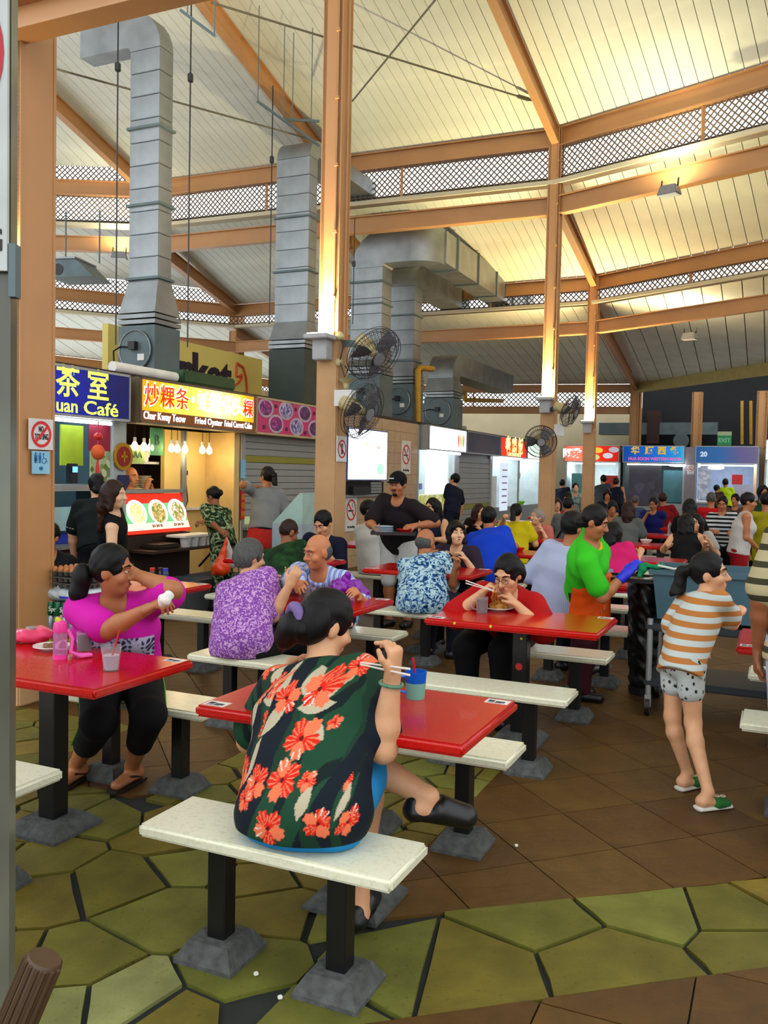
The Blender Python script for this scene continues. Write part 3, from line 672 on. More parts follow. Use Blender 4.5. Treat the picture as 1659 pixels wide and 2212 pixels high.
# ---- shuttered stall with pink picture sign
s, w = stall(V0, 10.08, 12.5, 'closed stall with grey shutter and pink sign of pictured dishes'); shell(s, w, 1.5)
f = sign(s, w, food('pink sign print', ['#a81a5a', '#c9286a', '#b83a6a', '#d04a86'], 0, 4), pr('cream sign frame', '#b8a478', .5))
prp = [food('violet dish %d' % i, c, 0, 30) for i, c in enumerate((['#7a0a5a', '#a81a7a', '#4a1060', '#e06ab0'], ['#2a1a5a', '#5a4a9a', '#c0b8d8', '#1a1430'], ['#3a0a5a', '#6a1a7a', '#200a3a', '#b060b0'], ['#16286a', '#2a4aa8', '#3a3a8a', '#5a8ac8']))]
dish_w = pr('pictured plate rim', '#b8aab8', .5)
def disc(mb, x, y, z, ry, rz, d=.003, n=20):
    A = np.linspace(0, 2*math.pi, n, False); mb.add([(x, y+ry*math.cos(a), z+rz*math.sin(a)) for a in A]+[(x+d, y+ry*math.cos(a), z+rz*math.sin(a)) for a in A], [tuple(range(n, 2*n))]+[(i, (i+1) % n, n+(i+1) % n, n+i) for i in range(n)]); return mb
for i, (y, z) in enumerate(((-.96, 2.46), (-.42, 2.46), (.12, 2.46), (.66, 2.46), (-.69, 2.26), (-.12, 2.25), (.42, 2.25), (.95, 2.27))):
    d = part('pictured_plate', disc(MB(), .2+.002*(i > 3), y, z, .2, .13), dish_w, f); part('pictured_food', disc(MB(), .204+.002*(i > 3), y, z, .155, .1), prp[i % 4], f)
for y, z in ((-.7, 2.5), (-.15, 2.5), (.4, 2.48), (-1.0, 2.2), (-.4, 2.2), (.15, 2.18)): lettering('$3', .07, pr('dark print', '#2b2f45'), f, (.203, y, z), RT)
shutter(s, w, .98, 2.1, slat=.093, yellow=(8,))
part('counter', MB().bb(-.5, -.0, -w/2+.06, w/2-.06, 0, .8), pr('stall counter grey', '#3b3632', .6), s); part('counter_top', MB().bb(-.52, .05, -w/2+.06, w/2-.06, .8, .84), alu, s)
part('stall_glow', MB().bb(-.4, -.38, -w/2+.06, w/2-.06, .84, .98), em('painted interior glow', '#cfe0a0', .5), s)  # emissive strip stands in for light inside the closed stall
part('couplet', MB().bb(.0, .012, -w/2-.04, -w/2+.06, .95, 1.42), pr('red couplet paper', '#c21a10', .6), s)
for i, ch in enumerate('恭喜發財'): lettering(ch, .09, pr('couplet gold', '#e0a020'), s, (.014, -w/2+.01, 1.36-.115*i), RT)
part('notice', MB().bb(.0, .01, -w/2-.05, -w/2+.07, 1.5, 1.75), pr('pale blue notice', '#7fb4cf', .6), s)
# pale blue cabinet beside the column
k = hthing('metal_cabinet', 'pale blue metal cabinet with sloping top beside the tall column', 'cabinet', -5.2, 9.15)
part('body', MB().hexa([(-.2, -.25, 0), (.2, -.25, 0), (.2, .25, 0), (-.2, .25, 0), (-.2, -.25, 1.0), (.2, -.25, 1.0), (.2, .25, 1.0), (-.2, .25, 1.0)]), pr('pale blue steel', '#9fb2bd', .5), k)
part('sloping_top', MB().hexa([(-.2, -.25, 1.0), (.2, -.25, 1.0), (.2, .25, 1.0), (-.2, .25, 1.0), (.16, -.25, 1.36), (.2, -.25, 1.36), (.2, .25, 1.36), (.16, .25, 1.36)]), pr('pale green steel', '#a8c8c0', .5), k)
part('handle', MB().bb(-.215, -.2, -.2, -.18, .85, .95), blackp, k)
# ---- tiled corner with lit menu
s, w = stall(V0, 12.6, 16.35, 'beige tiled stall corner with a big white lit menu board'); shell(s, w, 1.5, cream)
y_ = lambda u: u-(12.6+16.35)/2
for r in range(13):
    for c in range(13):
        y0, y1 = -w/2+c*w/13+.003, -w/2+(c+1)*w/13-.003; z0, z1 = r*.2+.003, (r+1)*.2-.003
        if y0 > y_(13.0)-.2 and y1 < y_(14.62)+.1 and 1.25 < z0+.1 < 2.4 and False: continue
        part('wall_tile', MB().bb(-.02, 0, y0, y1, z0, z1), tilew, s)
part('grout', MB().bb(-.06, -.008, -w/2, w/2, 0, 2.6), pr('tile grout', '#7d6a52', .9), s)
b = part('menu_lightbox', MB().bb(0, .12, y_(13.0), y_(14.62), 1.48, 2.36), pr('blue lightbox frame', '#3a5a9a', .4), s)
part('lightbox_face', MB().bb(.12, .125, y_(13.03), y_(14.58), 1.5, 2.34), em('white lit board', '#f6fbff', 2.4), b)
part('pictured_food', disc(MB(), .126, y_(14.3), 1.68, .16, .1), em('pale green print', '#a8e0c0', 1.4), b); part('pictured_food', disc(MB(), .126, y_(13.7), 2.1, .06, .04), em('pale orange print', '#ffd0a0', 1.6), b); part('pictured_food', disc(MB(), .126, y_(14.2), 2.06, .1, .03), em('pale red print', '#ffb0a8', 1.6), b)
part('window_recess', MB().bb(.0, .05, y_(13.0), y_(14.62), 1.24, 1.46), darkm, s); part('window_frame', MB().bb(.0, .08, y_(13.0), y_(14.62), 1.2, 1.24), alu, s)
for i in range(4): part('stacked_pack', MB().bb(.05, .07, y_(14.05)+.0, y_(14.5), 1.26+.05*i, 1.3+.05*i), alu, s)
part('dark_box', MB().bb(.05, .14, y_(13.2), y_(13.9), 1.24, 1.38), blackp, s)
def nosmoke(parent, x, y, z, sz, text=True, figure=False, rot=RT, board=None):
    g_ = part('notice_board', MB().bb(x, x+.01, y-sz*.5, y+sz*.5, z-sz*(.85 if text else .6), z+sz*.6), white, parent)
    rr = pr('sign red', '#c8102a', .5); n = 28; A = np.linspace(0, 2*math.pi, n, False); r0, r1_ = sz*.36, sz*.43; mb = MB()
    mb.add([(x+.013, y+r0*math.cos(a), z+r0*math.sin(a)) for a in A]+[(x+.013, y+r1_*math.cos(a), z+r1_*math.sin(a)) for a in A], [(i, n+i, n+(i+1) % n, (i+1) % n) for i in range(n)])
    mb.bar((x+.014, y-.28*sz, z+.28*sz), (x+.014, y+.28*sz, z-.28*sz), .002, .07*sz, up=(0, 1, 1))
    part('ring_symbol', mb, rr, g_)
    ink = pr('sign black', '#0c0c0e', .5)
    if figure: part('person_symbol', disc(MB(), x+.012, y, z+.2*sz, .06*sz, .06*sz).bb(x+.011, x+.0125, y-.07*sz, y+.07*sz, z-.25*sz, z+.13*sz), ink, g_)
    else: part('cigarette_symbol', MB().bb(x+.011, x+.0125, y-.28*sz, y+.2*sz, z-.06*sz, z-.0*sz).tube([(x+.012, y+.1*sz, z+.08*sz), (x+.012, y+.15*sz, z+.14*sz), (x+.012, y+.08*sz, z+.18*sz), (x+.012, y+.14*sz, z+.26*sz)], .012*sz, 5), ink, g_)
    if text: lettering('No Smoking', sz*.13, ink, g_, (x+.012, y, z-.68*sz), rot)
    return g_
nosmoke(s, 0, y_(15.75), 1.98, .44); nosmoke(s, 0, y_(13.4), .98, .42)
# ---- white-lit stall, dark closed stall, red stall, pale stall
s, w = stall(V0, 16.45, 18.75, 'stall with glaring white lit sign and white menu panel'); shell(s, w, 2, pr('pale inside', '#b8c4c4', .5))
f = sign(s, w, em('white lit sign', '#f4fbff', 2.6)); tubelight(s, w, power=40)
for y, c in ((.62, '#e0302a'), (.74, '#f0a040'), (.84, '#8ac060'), (.95, '#e0402a')): part('pictured_food', disc(MB(), .2, y, 2.35, .04, .14), em('lit chilli '+c, c, 1.4), f)
part('menu_panel', MB().bb(-.06, -.02, -.65, .55, 1.2, 2.0), em('white lit menu', '#f4faff', 2.2), s); part('counter', MB().bb(-.6, -.04, -w/2+.06, w/2-.06, 0, .8), pr('stall steel', '#7a8282', .4, .5), s)
part('display_case', MB().bb(-.5, -.06, -w/2+.1, w/2-.1, .82, 1.18), food('glowing dishes', ['#c8c060', '#8a9a3a', '#e0d890', '#6a7a3a'], .8, 9), s); part('basket_row', MB().bb(-.4, -.1, -w/2+.1, -.7, 1.3, 1.42), pr('violet basket', '#2a2a9a', .5), s)  # display case glows by emission in place of lamps inside it
part('door_frame', MB().bb(-.1, .04, w/2-.3, w/2-.04, 0, 2.08), alu, s)
s, w = stall(V0, 18.8, 21.35, 'closed stall with an unlit dark bluish sign'); shell(s, w, 2); sign(s, w, food('dark sign print', ['#33303c', '#3a3f5a', '#4a4048', '#2a3a5a'], 0, 2)); shutter(s, w, .1, 2.1, slat=.12, yellow=(6,))
s, w = stall(V0, 21.4, 23.85, 'stall with a small red sign in glowing yellow characters'); shell(s, w, 2, pr('pale inside', '#b8c4c4'))
f = sign(s, w, grad('red orange sign', [(0, '#e02410'), (.5, '#f04a14'), (1, '#d81a0c')], 1.2)); yl = em('yellow lettering', '#fff08a', 2.2)
for ch, y in zip('老鸡饭', (-.6, 0, .6)): lettering(ch, .42, yl, f, (.205, y, 2.39), RT, .02)
lettering('CHICKEN RICE', .12, yl, f, (.205, 0, 2.17), RT, 0, 1.3); tubelight(s, w, power=40)
part('menu_panel', MB().bb(-.06, -.02, -.4, .25, .7, 1.95), em('pale lit price list', '#cfdcec', 1.0), s); part('counter', MB().bb(-.6, -.04, -w/2+.06, w/2-.06, 0, .8), alu, s); part('fridge', MB().bb(-.6, -.1, -w/2+.15, -.5, .4, 1.6), white, s)
for i in range(6): part('menu_line', MB().bb(-.02, -.016, -.3, .15, .9+.17*i, .93+.17*i), pr('menu text', '#8a5a6a'), s)
s, w = stall(V0, 23.95, 26.6, 'pale lit stall with hanging roast meats and a white sign'); shell(s, w, 2, pr('pale inside', '#b8c4c4'))
f = sign(s, w, em('greenish lit sign', '#e0ffea', 1.8)); tubelight(s, w, power=45); part('counter', MB().bb(-.6, -.04, -w/2+.06, w/2-.06, 0, .8), alu, s)
for i in range(6): part('roast_duck', MB().sphere((-.5+.05*(i % 2), -.9+.2*i, 1.72-.04*(i % 3)), (.08, .08, .16), 8, 6), pr('roast meat', '#b8481a', .4), s, 'all')
single('green_basket', MB().lathe([(.12, 0), (.17, .1), (.15, .1), (.1, .02)], 12), pr('lime plastic', '#7ac01a', .4), 'lime green basket on the roast meat counter', 'basket', hp(V0-.2, 24.7, .805), 0)
# ---- far row facing the hall
UF = 29.0
def farstall(x0, x1, label):
    a, b = v_at(x0, UF, 2.1), v_at(x1, UF, 2.1)
    s = thing('hawker_stall', label, 'food stall', hp((a+b)/2, UF), -TH-math.pi/2); return s, b-a
ZF0, ZF1 = 2.12, 2.66
s, w = farstall(1221, 1340, 'far stall with a red coffee sign'); shell(s, w, 2, pr('pale inside', '#b8c4c4')); f = sign(s, w, grad('red far sign', [(0, '#e01810'), (.3, '#ff8a6a'), (.6, '#e82a14'), (1, '#a01008')], 1.0), z0=ZF0, z1=ZF1); tubelight(s, w, power=60)
lettering('阿发', .3, whit, f, (.205, -.62, 2.38), RT, .02)
for y, z, c in ((.2, 2.5, '#e8c040'), (.1, 2.28, '#d0d080'), (.52, 2.33, '#c8c8d0'), (.7, 2.52, '#b0a8b0')): part('pictured_cup', disc(MB(), .2, y, z, .16, .09), em('lit cup '+c, c, 1.0), f)
part('counter', MB().bb(-.6, -.04, -w/2+.05, w/2-.05, 0, .85), alu, s); part('fridge', MB().bb(-.6, -.1, -w/2+.2, -.2, .85, 1.75), pr('fridge teal', '#5a9a9a', .4), s); part('red_panel', MB().bb(-.2, -.1, .3, .8, .9, 1.7), redp, s)
s, w = farstall(1346, 1480, 'far stall with blue sign in gold characters'); shell(s, w, 2, pr('blue grey inside', '#4a6066')); f = sign(s, w, grad('blue far sign', [(0, '#0a3a8c'), (.45, '#0a6ad0'), (.8, '#1a9ae0'), (1, '#5ac8e8')], .8), z0=ZF0, z1=ZF1)
for ch, y in zip('华顺西餐', (-.55, -.12, .26, .64)): lettering(ch, .26, em('gold characters', '#e0b020', .9), f, (.205, y, 2.49), RT, .01)
lettering('HUA SOON WESTERN FOOD', .13, em('pink lettering', '#f060a0', .9), f, (.205, .05, 2.24), RT, .004, 1.6)
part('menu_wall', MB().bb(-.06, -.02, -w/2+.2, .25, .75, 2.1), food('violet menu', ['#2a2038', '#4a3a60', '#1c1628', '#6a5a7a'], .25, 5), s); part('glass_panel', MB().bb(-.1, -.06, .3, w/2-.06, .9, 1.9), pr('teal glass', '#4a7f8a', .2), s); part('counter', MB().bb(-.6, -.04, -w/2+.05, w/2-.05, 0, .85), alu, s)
part('ceiling_light', MB().sphere((.3, w/2-.2, 2.05), (.1, .28, .04), 10, 6), tube_w, s, 'all'); part('post', MB().bb(-.02, .05, w/2-.06, w/2, 0, 2.1), alu, s)
tubelight(s, w, power=12)
s, w = farstall(1502, 1640, 'far stall numbered twenty with blue and mauve sign'); shell(s, w, 2, pr('pale blue inside', '#8a98b4')); f = sign(s, w, grad('blue mauve sign', [(0, '#2a6ab0'), (.4, '#3a7ac0'), (.7, '#7a70a8'), (1, '#8a8aa0')], .55), z0=ZF0, z1=ZF1); tubelight(s, w, power=45)
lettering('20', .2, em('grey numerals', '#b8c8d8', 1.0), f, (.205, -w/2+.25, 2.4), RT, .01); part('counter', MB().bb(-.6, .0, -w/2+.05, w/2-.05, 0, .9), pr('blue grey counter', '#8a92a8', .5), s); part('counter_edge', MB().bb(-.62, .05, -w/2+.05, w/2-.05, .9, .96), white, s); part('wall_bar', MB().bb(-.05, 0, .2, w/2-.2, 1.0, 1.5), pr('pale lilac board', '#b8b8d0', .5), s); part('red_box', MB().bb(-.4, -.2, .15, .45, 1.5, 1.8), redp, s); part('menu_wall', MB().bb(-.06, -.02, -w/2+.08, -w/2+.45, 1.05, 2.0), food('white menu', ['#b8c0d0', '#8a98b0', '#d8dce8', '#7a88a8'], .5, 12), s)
part('ceiling_light', MB().sphere((.1, -.3, 2.0), (.1, .25, .06), 10, 6), tube_w, s, 'all')
s, w = farstall(1652, 1800, 'far stall with bright cyan and white sign'); shell(s, w, 2, pr('pale inside', '#b8c4c4')); f = sign(s, w, grad('cyan sign', [(0, '#4ac0e8'), (.2, '#e0f8ff'), (1, '#c0f0ff')], 1.8), z0=ZF0+.12, z1=ZF1+.2); tubelight(s, w, power=60); part('counter', MB().bb(-.6, -.04, -w/2+.05, w/2-.05, 0, .9), alu, s)
pil = hthing('tiled_pillar', 'grey tiled pillar with a no smoking notice between far stalls', 'pillar', v_at(1491, UF, 1.6), UF-.1)
part('body', MB().bb(-.16, .16, -.1, .3, 0, 2.62), pr('mauve grey tile', '#8a7f86', .5), pil)
nb = thing('no_smoking_notice', 'white no smoking notice on the grey tiled pillar', 'sign', hp(v_at(1491, UF, 1.6), UF-.2), -TH-math.pi/2); nosmoke(nb, .0, .02, 1.95, .2)
k = thing('exit_sign', 'green box EXIT sign on top of far stalls', 'sign', hp(v_at(1565, UF, 2.75), UF-.1, 2.68), -TH-math.pi/2)
part('box', MB().bb(-.05, .05, -.2, .2, 0, .3), pr('exit green', '#0a8a4a', .4), k); part('box_top', MB().bb(-.05, .052, -.2, .2, .3, .42), pr('exit cream', '#a8b890', .5), k); lettering('EXIT', .17, pr('exit pale text', '#7fd0a0'), k, (.052, 0, .15), RT, .006)
# ---- walls around the hall
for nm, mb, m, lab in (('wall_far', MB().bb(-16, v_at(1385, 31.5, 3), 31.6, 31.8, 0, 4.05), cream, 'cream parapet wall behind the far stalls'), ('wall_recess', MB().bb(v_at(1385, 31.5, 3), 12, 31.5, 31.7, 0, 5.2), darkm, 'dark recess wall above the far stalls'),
                       ('wall_right_unseen', MB().bb(9.5, 9.7, -3, 31.8, 0, 3.4), cream, 'unseen cream wall added on the right to cut side light'), ('wall_left', MB().bb(-13.2, -13.0, 2, 31.8, 0, 3.1), cream, 'cream boundary wall behind the left stalls'), ('wall_upper', MB().bb(-9.6, -9.4, 11.0, 27.5, 2.4, 3.2), cream, 'cream upper wall band behind left stalls')):  # right wall is out of view, added to reduce light from that side
    o = link(nm, mb.mesh(nm, m), None, (0, 0, 0), -TH); o['kind'] = 'structure'; o['label'] = lab
o = link('trim_1', MB().bb(-9.4, -9.34, 11, 27.5, 2.66, 2.76).mesh('trim_1', pr('yellow ochre trim', '#b8923a', .6)), None, (0, 0, 0), -TH); o['kind'] = 'structure'
o = link('wall_pier', MB().bb(-9.35, -8.7, 21.6, 22.4, 2.3, 3.45).mesh('wall_pier', pr('pale grey pier', '#b4b8ac', .8)), None, (0, 0, 0), -TH); o['kind'] = 'structure'
for x in (1505, 1645):
    v = v_at(x, 29.9, 3.5); column(v, 29.9, .3, 4.4, 2.6, 'brown post in the dark recess above '+('stall number twenty' if x == 1505 else 'the cyan stall'))
k = thing('recess_duct', 'dark ventilation duct in the recess above the blue far stall', 'duct', hp(v_at(1440, 31, 3.2), 31.0, 0), -TH)
part('run', MB().bb(-2.2, 1.6, -.25, .25, 3.1, 3.5), galvd, k); part('drop', MB().bb(-.6, -.2, -.3, .3, 2.8, 3.9), rust, k); part('fan_housing', MB().tube([(.5, -.32, 2.9), (.5, -.2, 2.9)], .25, 16), galvd, k)
# ---- yellow market panel
VM = -8.3; ua, ub = vu(atv(392, 800, VM))[1]-1.6, vu(atv(566, 800, VM))[1]
zt = vu(atv(566, 777, VM))[2]
k = hthing('market_panel', 'yellow panel lettered Market in dark purple with an orange outline figure', 'sign', VM, ub, 0)
part('board', MB().bb(-.1, 0, ua-ub, 0, 2.4, zt), pr('market yellow', '#d8c468', .6, 0, .06, 1), k)
pm = pr('dark purple letters', '#1e0c20', .6)
um = vu(atv(440, 800, VM))[1]-ub
lettering('Market', .74, pm, k, (.01, um-.42, vu(atv(440, 808, VM))[2]), RT, .022, 2.35, depth=.012)
fig = [(510, 784), (524, 794), (530, 815), (532, 838), (531, 858)], [(510, 784), (509, 813), (516, 813), (520, 809), (521, 817), (514, 827), (500, 838), (497, 850)]
for f_ in fig: part('outline_figure', MB().tube([np.array([.012, *(lambda q: (q[1]-ub, q[2]))(vu(atv(x, y, VM)))]) for x, y in f_], .022, 6), pr('orange outline', '#d8481a', .5), k)
# things lying on the stall roofs
single('green_pallet', MB().bb(-.2, .2, -.55, .55, 0, .16), pr('dark green plastic', '#14451c', .5), 'dark green plastic pallet on top of the noodle stall', 'pallet', hp(V0-.2, 9.35, 2.65), -TH, bevel=.02)
single('rolled_sheet', MB().tube([(0, -.6, .06), (0, .5, .06)], .06, 10), whitep, 'white rolled sheet on top of the noodle stall', 'roll', hp(V0-.1, 8.25, 2.65), -TH, smooth=True)
# ================================================================ ducts, fans, lamps, signs, cables
def box_between(mb, a0, b0, z0, a1, b1, z1): # frustum, a along v, b along u
    mb.hexa([(-a0/2, -b0/2, z0), (a0/2, -b0/2, z0), (a0/2, b0/2, z0), (-a0/2, b0/2, z0), (-a1/2, -b1/2, z1), (a1/2, -b1/2, z1), (a1/2, b1/2, z1), (-a1/2, b1/2, z1)]); return mb
def elbow(mb, a, b, c, d0, d1, n=6):   # square duct quarter bend: a wide across, b in the bend plane; starts at c going d0, leaves going d1
    d0 = np.array(d0, float); d1 = np.array(d1, float); side = np.cross(d0, d1); R = b/2+.06; ctr = np.array(c, float)+d1*R; rings = []
    for i in range(n+1):
        t = math.pi/2*i/n; rad = -d1*math.cos(t)+d0*math.sin(t); p = ctr+rad*R
        rings.append([p+side*a/2-rad*b/2, p+side*a/2+rad*b/2, p-side*a/2+rad*b/2, p-side*a/2-rad*b/2])
    o = len(mb.v); mb.v += [tuple(p) for r in rings for p in r]
    for i in range(n):
        for k in range(4): A = o+i*4+k; B = o+i*4+(k+1) % 4; mb.f.append((A, B, B+4, A+4))
    mb.f.append((o, o+1, o+2, o+3)); mb.f.append((o+n*4+3, o+n*4+2, o+n*4+1, o+n*4)); return ctr+d0*R
def duct(v, u, label, z0, z1, zt, a0, b0, a1, b1, boxm, fan, flange, bend=None, run=0., ztap=None):
    k = hthing('exhaust_duct', label, 'duct', v, u)
    part('fan_box', box_between(MB(), a0, b0, z0, a0, b0, z1), boxm, k)
    for z in (z1+.02, z1+.09): part('collar', box_between(MB(), a0+.02, b0+.02, z, a0+.02, b0+.02, z+.05), galv, k)
    z2 = z1+.16
    zp = ztap or z2+.4
    part('tapered_hood', box_between(MB(), a0, b0, z2, a1, b1, zp), rust if boxm is not galvd and fan == 2 else galv, k)
    n = max(1, int((zt-zp)/.27)); h = (zt-zp)/n
    me = box_between(MB(), a1, b1, .004, a1, b1, h-.004).mesh('duct_panel', galv, bevel=.006)
    for i in range(n): link('duct_panel', me, k, (0, 0, zp+i*h))
    for z in flange: part('flange', box_between(MB(), a1+.06, b1+.06, z, a1+.06, b1+.06, z+.03), galvd, k)
    if fan:
        y = -b0/2; d = MB().tube([(0, y, (z0+z1)/2+.05), (0, y-.03, (z0+z1)/2+.05)], .42*a0, 24); c = part('fan_cover', d, galvd if fan == 1 else boxm, k, True)
        A = np.linspace(0, 2*math.pi, 25); part('cover_rim', MB().tube([(.43*a0*math.cos(t), y-.03, (z0+z1)/2+.05+.43*a0*math.sin(t)) for t in A], .012, 6), galv, c)
        part('motor', MB().box((0, y-.06, (z0+z1)/2+.1), (.1, .08, .1)), blackp, c); part('paper_tag', MB().box((.1, y-.035, (z0+z1)/2-.04), (.1, .006, .08)), whitep, c); part('power_lead', MB().tube([(0, y-.06, (z0+z1)/2+.08), (-.2, y-.05, (z0+z1)/2+.1), (-a0/2-.06, y-.02, (z0+z1)/2+.05), (-a0/2-.06, y, z0)], .012, 6), blackp, c)
    if bend:
        mb = MB(); d1 = {'-v': (-1, 0, 0), '+v': (1, 0, 0), '+u': (0, 1, 0)}[bend]; aa, bb_ = (b1, a1) if 'v' in bend else (a1, b1)
        e = elbow(mb, aa, bb_, (0, 0, zt), (0, 0, 1), d1); part('bend', mb, galv, k, True)
        if run:
            m2 = MB(); m2.bar(e, np.array(e)+np.array(d1)*run, aa, bb_); part('duct_run', m2, galv, k)
    return k, zt
def duv(x, y, v): q = vu(atv(x, y, v)); return q[1], q[2]
VD = -7.35
u1, _ = duv(322, 815, VD); zz_ = lambda x, y: duv(x, y, VD)[1]
duct(VD, u1, 'tall galvanised duct with round fan above the orange sign', 2.66, zz_(332, 712), zz_(332, 118), .56, .5, .46, .26, galvd, 1, [zz_(335, 290), zz_(335, 455), zz_(335, 612)], '-v', .75, zz_(332, 612))
u2, _ = duv(634, 868, VD)
duct(VD, u2, 'galvanised duct with brown rusty hood above the pink sign', 2.66, zz_(640, 760), zz_(640, 345), .66, .5, .62, .26, pr('dark green duct box', '#39453f', .6, .2), 0, [zz_(640, 475), zz_(640, 592)], '+u', 2.2, zz_(640, 700))
u3, _ = duv(797, 905, VD)
k3, _z = duct(VD, u3, 'duct bending sideways under the roof above the white menu board', 2.66, zz_(797, 812), zz_(797, 580), .7, .62, .66, .44, galvd, 1, [zz_(797, 612), zz_(797, 660)], '+v', .5, zz_(797, 780))
x0 = .66/2+.06+.5; zb = zz_(797, 580)+.66/2+.06
mb = MB(); e = elbow(mb, .66, .44, (x0, 0, zb), (1, 0, 0), (0, 1, 0)); part('side_bend', mb, galv, k3, True)
part('long_run', MB().bar(e, np.array(e)+np.array([0, 6.5, 0]), .5, .6), galv, k3)
for i in range(5): part('flange', MB().bar(np.array(e)+np.array([0, .6+1.3*i, 0]), np.array(e)+np.array([0, .65+1.3*i, 0]), .56, .66), galvd, k3)
u4, _ = duv(852, 905, VD)
duct(VD+.1, u4+.25, 'dark-hooded duct right behind the sideways duct', 2.66, zz_(852, 830), zz_(852, 615), .62, .6, .55, .42, galvd, 2, [zz_(852, 680), zz_(852, 780)], '+u', 3.0, zz_(852, 775))
u5, _ = duv(957, 915, VD)
duct(VD, u5, 'short duct with white ringed fan above the white lit stall', 2.66, zz_(957, 862), zz_(957, 815), .72, .7, .62, .5, galvd, 1, [], '+u', 4.5, zz_(957, 818))
# thin cables with counterweights hung from the roof
for x, y0, y1, yw, Y in ((250, 90, 745, 145, 10.3), (405, 25, 750, 168, 10.6), (582, 245, 700, 345, 13.2), (762, 520, 700, 570, 15.6)):
    k = thing('hanging_cable', {250: 'thin dark cable hanging left of the tall duct', 405: 'thin dark cable hanging right of the tall duct', 582: 'thin cable hanging left of the rusty-hooded duct', 762: 'short thin cable beside the sideways duct'}[x], 'cable', aty(x, y1, Y))
    a, b, c = aty(x, y0, Y), aty(x, y1, Y), aty(x, yw, Y); a = np.array([b[0], b[1], a[2]+.4]); part('wire', MB().tube([(0, 0, 0), a-b], .009, 6), blackm, k); part('weight', MB().box((0, 0, c[2]-b[2]), (.06, .06, .1)), blackm, k, bevel=.01)
# trapeze hangers near the roof
for i, (xa, ya, xb, yb, Y0, Y1, xs) in enumerate(((390, 22, 465, 78, 10.3, 10.2, (405, 463)), (555, 218, 690, 315, 12.5, 13.0, (557, 630)), (610, 258, 690, 262, 12.8, 12.9, (612, 672)))):
    A, B = aty(xa, ya, Y0), aty(xb, yb, Y1); k = thing('trapeze_hanger', ['steel hanger bar below the roof at top of tall duct', 'long steel hanger bar above the rusty-hooded duct', 'short steel hanger bar above the rusty-hooded duct'][i], 'hanger', A)
    part('bar', MB().bar((0, 0, 0), B-A, .03, .03), galvd, k)
    for x in xs: f_ = (x-xa)/(xb-xa); p = (B-A)*f_; part('rod', MB().tube([p, p+ZZ*1.3], .007, 5), galvd, k)
# ---- pedestal fans on columns
cage = pr('fan cage wire', '#3a3a3c', .4, .5); motm = pr('cream fan motor', '#b8a878', .5, 0, .3, 12); blade = pr('grey fan blade', '#5a5a5e', .5)
def fan(P, nrm, label, r=.29, arm=None):
    k = thing('wall_fan', label, 'fan', P, 0); n = np.array(nrm, float); n /= np.linalg.norm(n); x = np.cross(n, [0, 0, 1]); x /= np.linalg.norm(x); y = np.cross(x, n); B = np.array([x, y, n]).T
    tr = lambda mb: (setattr(mb, 'v', [tuple(B @ np.array(p)) for p in mb.v]), mb)[1]
    A = np.linspace(0, 2*math.pi, 29); mb = MB()
    for rr, z in ((r, 0), (r*.97, .05), (r*.97, -.05), (r*.75, .075), (r*.5, .09), (r*.28, .1), (r*.75, -.06)): mb.tube([(rr*math.cos(t), rr*math.sin(t), z) for t in A], .004, 4, False)
    for t in np.linspace(0, 2*math.pi, 44, False):
        for sg in (1, -1): mb.tube([(r*.2*math.cos(t), r*.2*math.sin(t), sg*.1), (r*.7*math.cos(t), r*.7*math.sin(t), sg*.08), (r*math.cos(t), r*math.sin(t), 0)], .0028, 3, False)
    part('cage', tr(mb), cage, k)
    part('hub_badge', tr(MB().tube([(0, 0, .1), (0, 0, .11)], r*.22, 16)), pr('fan badge', '#7a7c80', .4), k, True)
    bl = MB()
    for q in range(3):
        a = q*2.094; P4 = []
        for rad, wd, tw in ((.05, .03, .02), (r*.5, .075, .025), (r*.88, .09, .02)):
            c, s_ = math.cos(a), math.sin(a); P4.append([(rad*c-wd*s_, rad*s_+wd*c, tw), (rad*c+wd*s_, rad*s_-wd*c, -tw)])
        o = [p for pr_ in P4 for p in pr_]; bl.add(o+[(p[0], p[1], p[2]-.004) for p in o], [(0, 1, 3, 2), (2, 3, 5, 4), (8, 9, 7, 6), (10, 11, 9, 8), (0, 2, 8, 6), (2, 4, 10, 8), (1, 7, 9, 3), (3, 9, 11, 5), (4, 5, 11, 10), (0, 6, 7, 1)])
    part('blades', tr(bl), blade, k)
    part('motor', tr(MB().lathe([(.03, -.3), (.075, -.27), (.085, -.14), (.06, -.06), (.03, .02)], 14)), motm, k, True)
    if arm is not None: part('bracket_arm', MB().bar(B @ np.array([0, 0, -.2]), np.array(arm)-np.array(P), .05, .07), galvd, k)
    return k
cb = hp(-4.49, 8.6, 0); fan(aty(808, 765, 9.35), (.55, -.6, -.62), 'grey caged fan tilted down, upper one on the tall column', .31, cb+VV*.1+ZZ*3.0); fan(aty(783, 888, 9.3), (.72, -.45, -.35), 'grey caged fan facing sideways, lower one on the tall column', .3, cb+VV*.1+ZZ*2.35)
cc = hp(c3[0], c3[1], 0); fan(aty(1168, 954, 14.2), (-.1, -1, -.15), 'grey caged fan facing the tables on the column where beams meet', .26, cc+ZZ*2.3); fan(aty(1232, 888, 14.6), (.8, -.5, -.35), 'grey caged fan seen edge on beside the column where beams meet', .27, cc+ZZ*2.75)
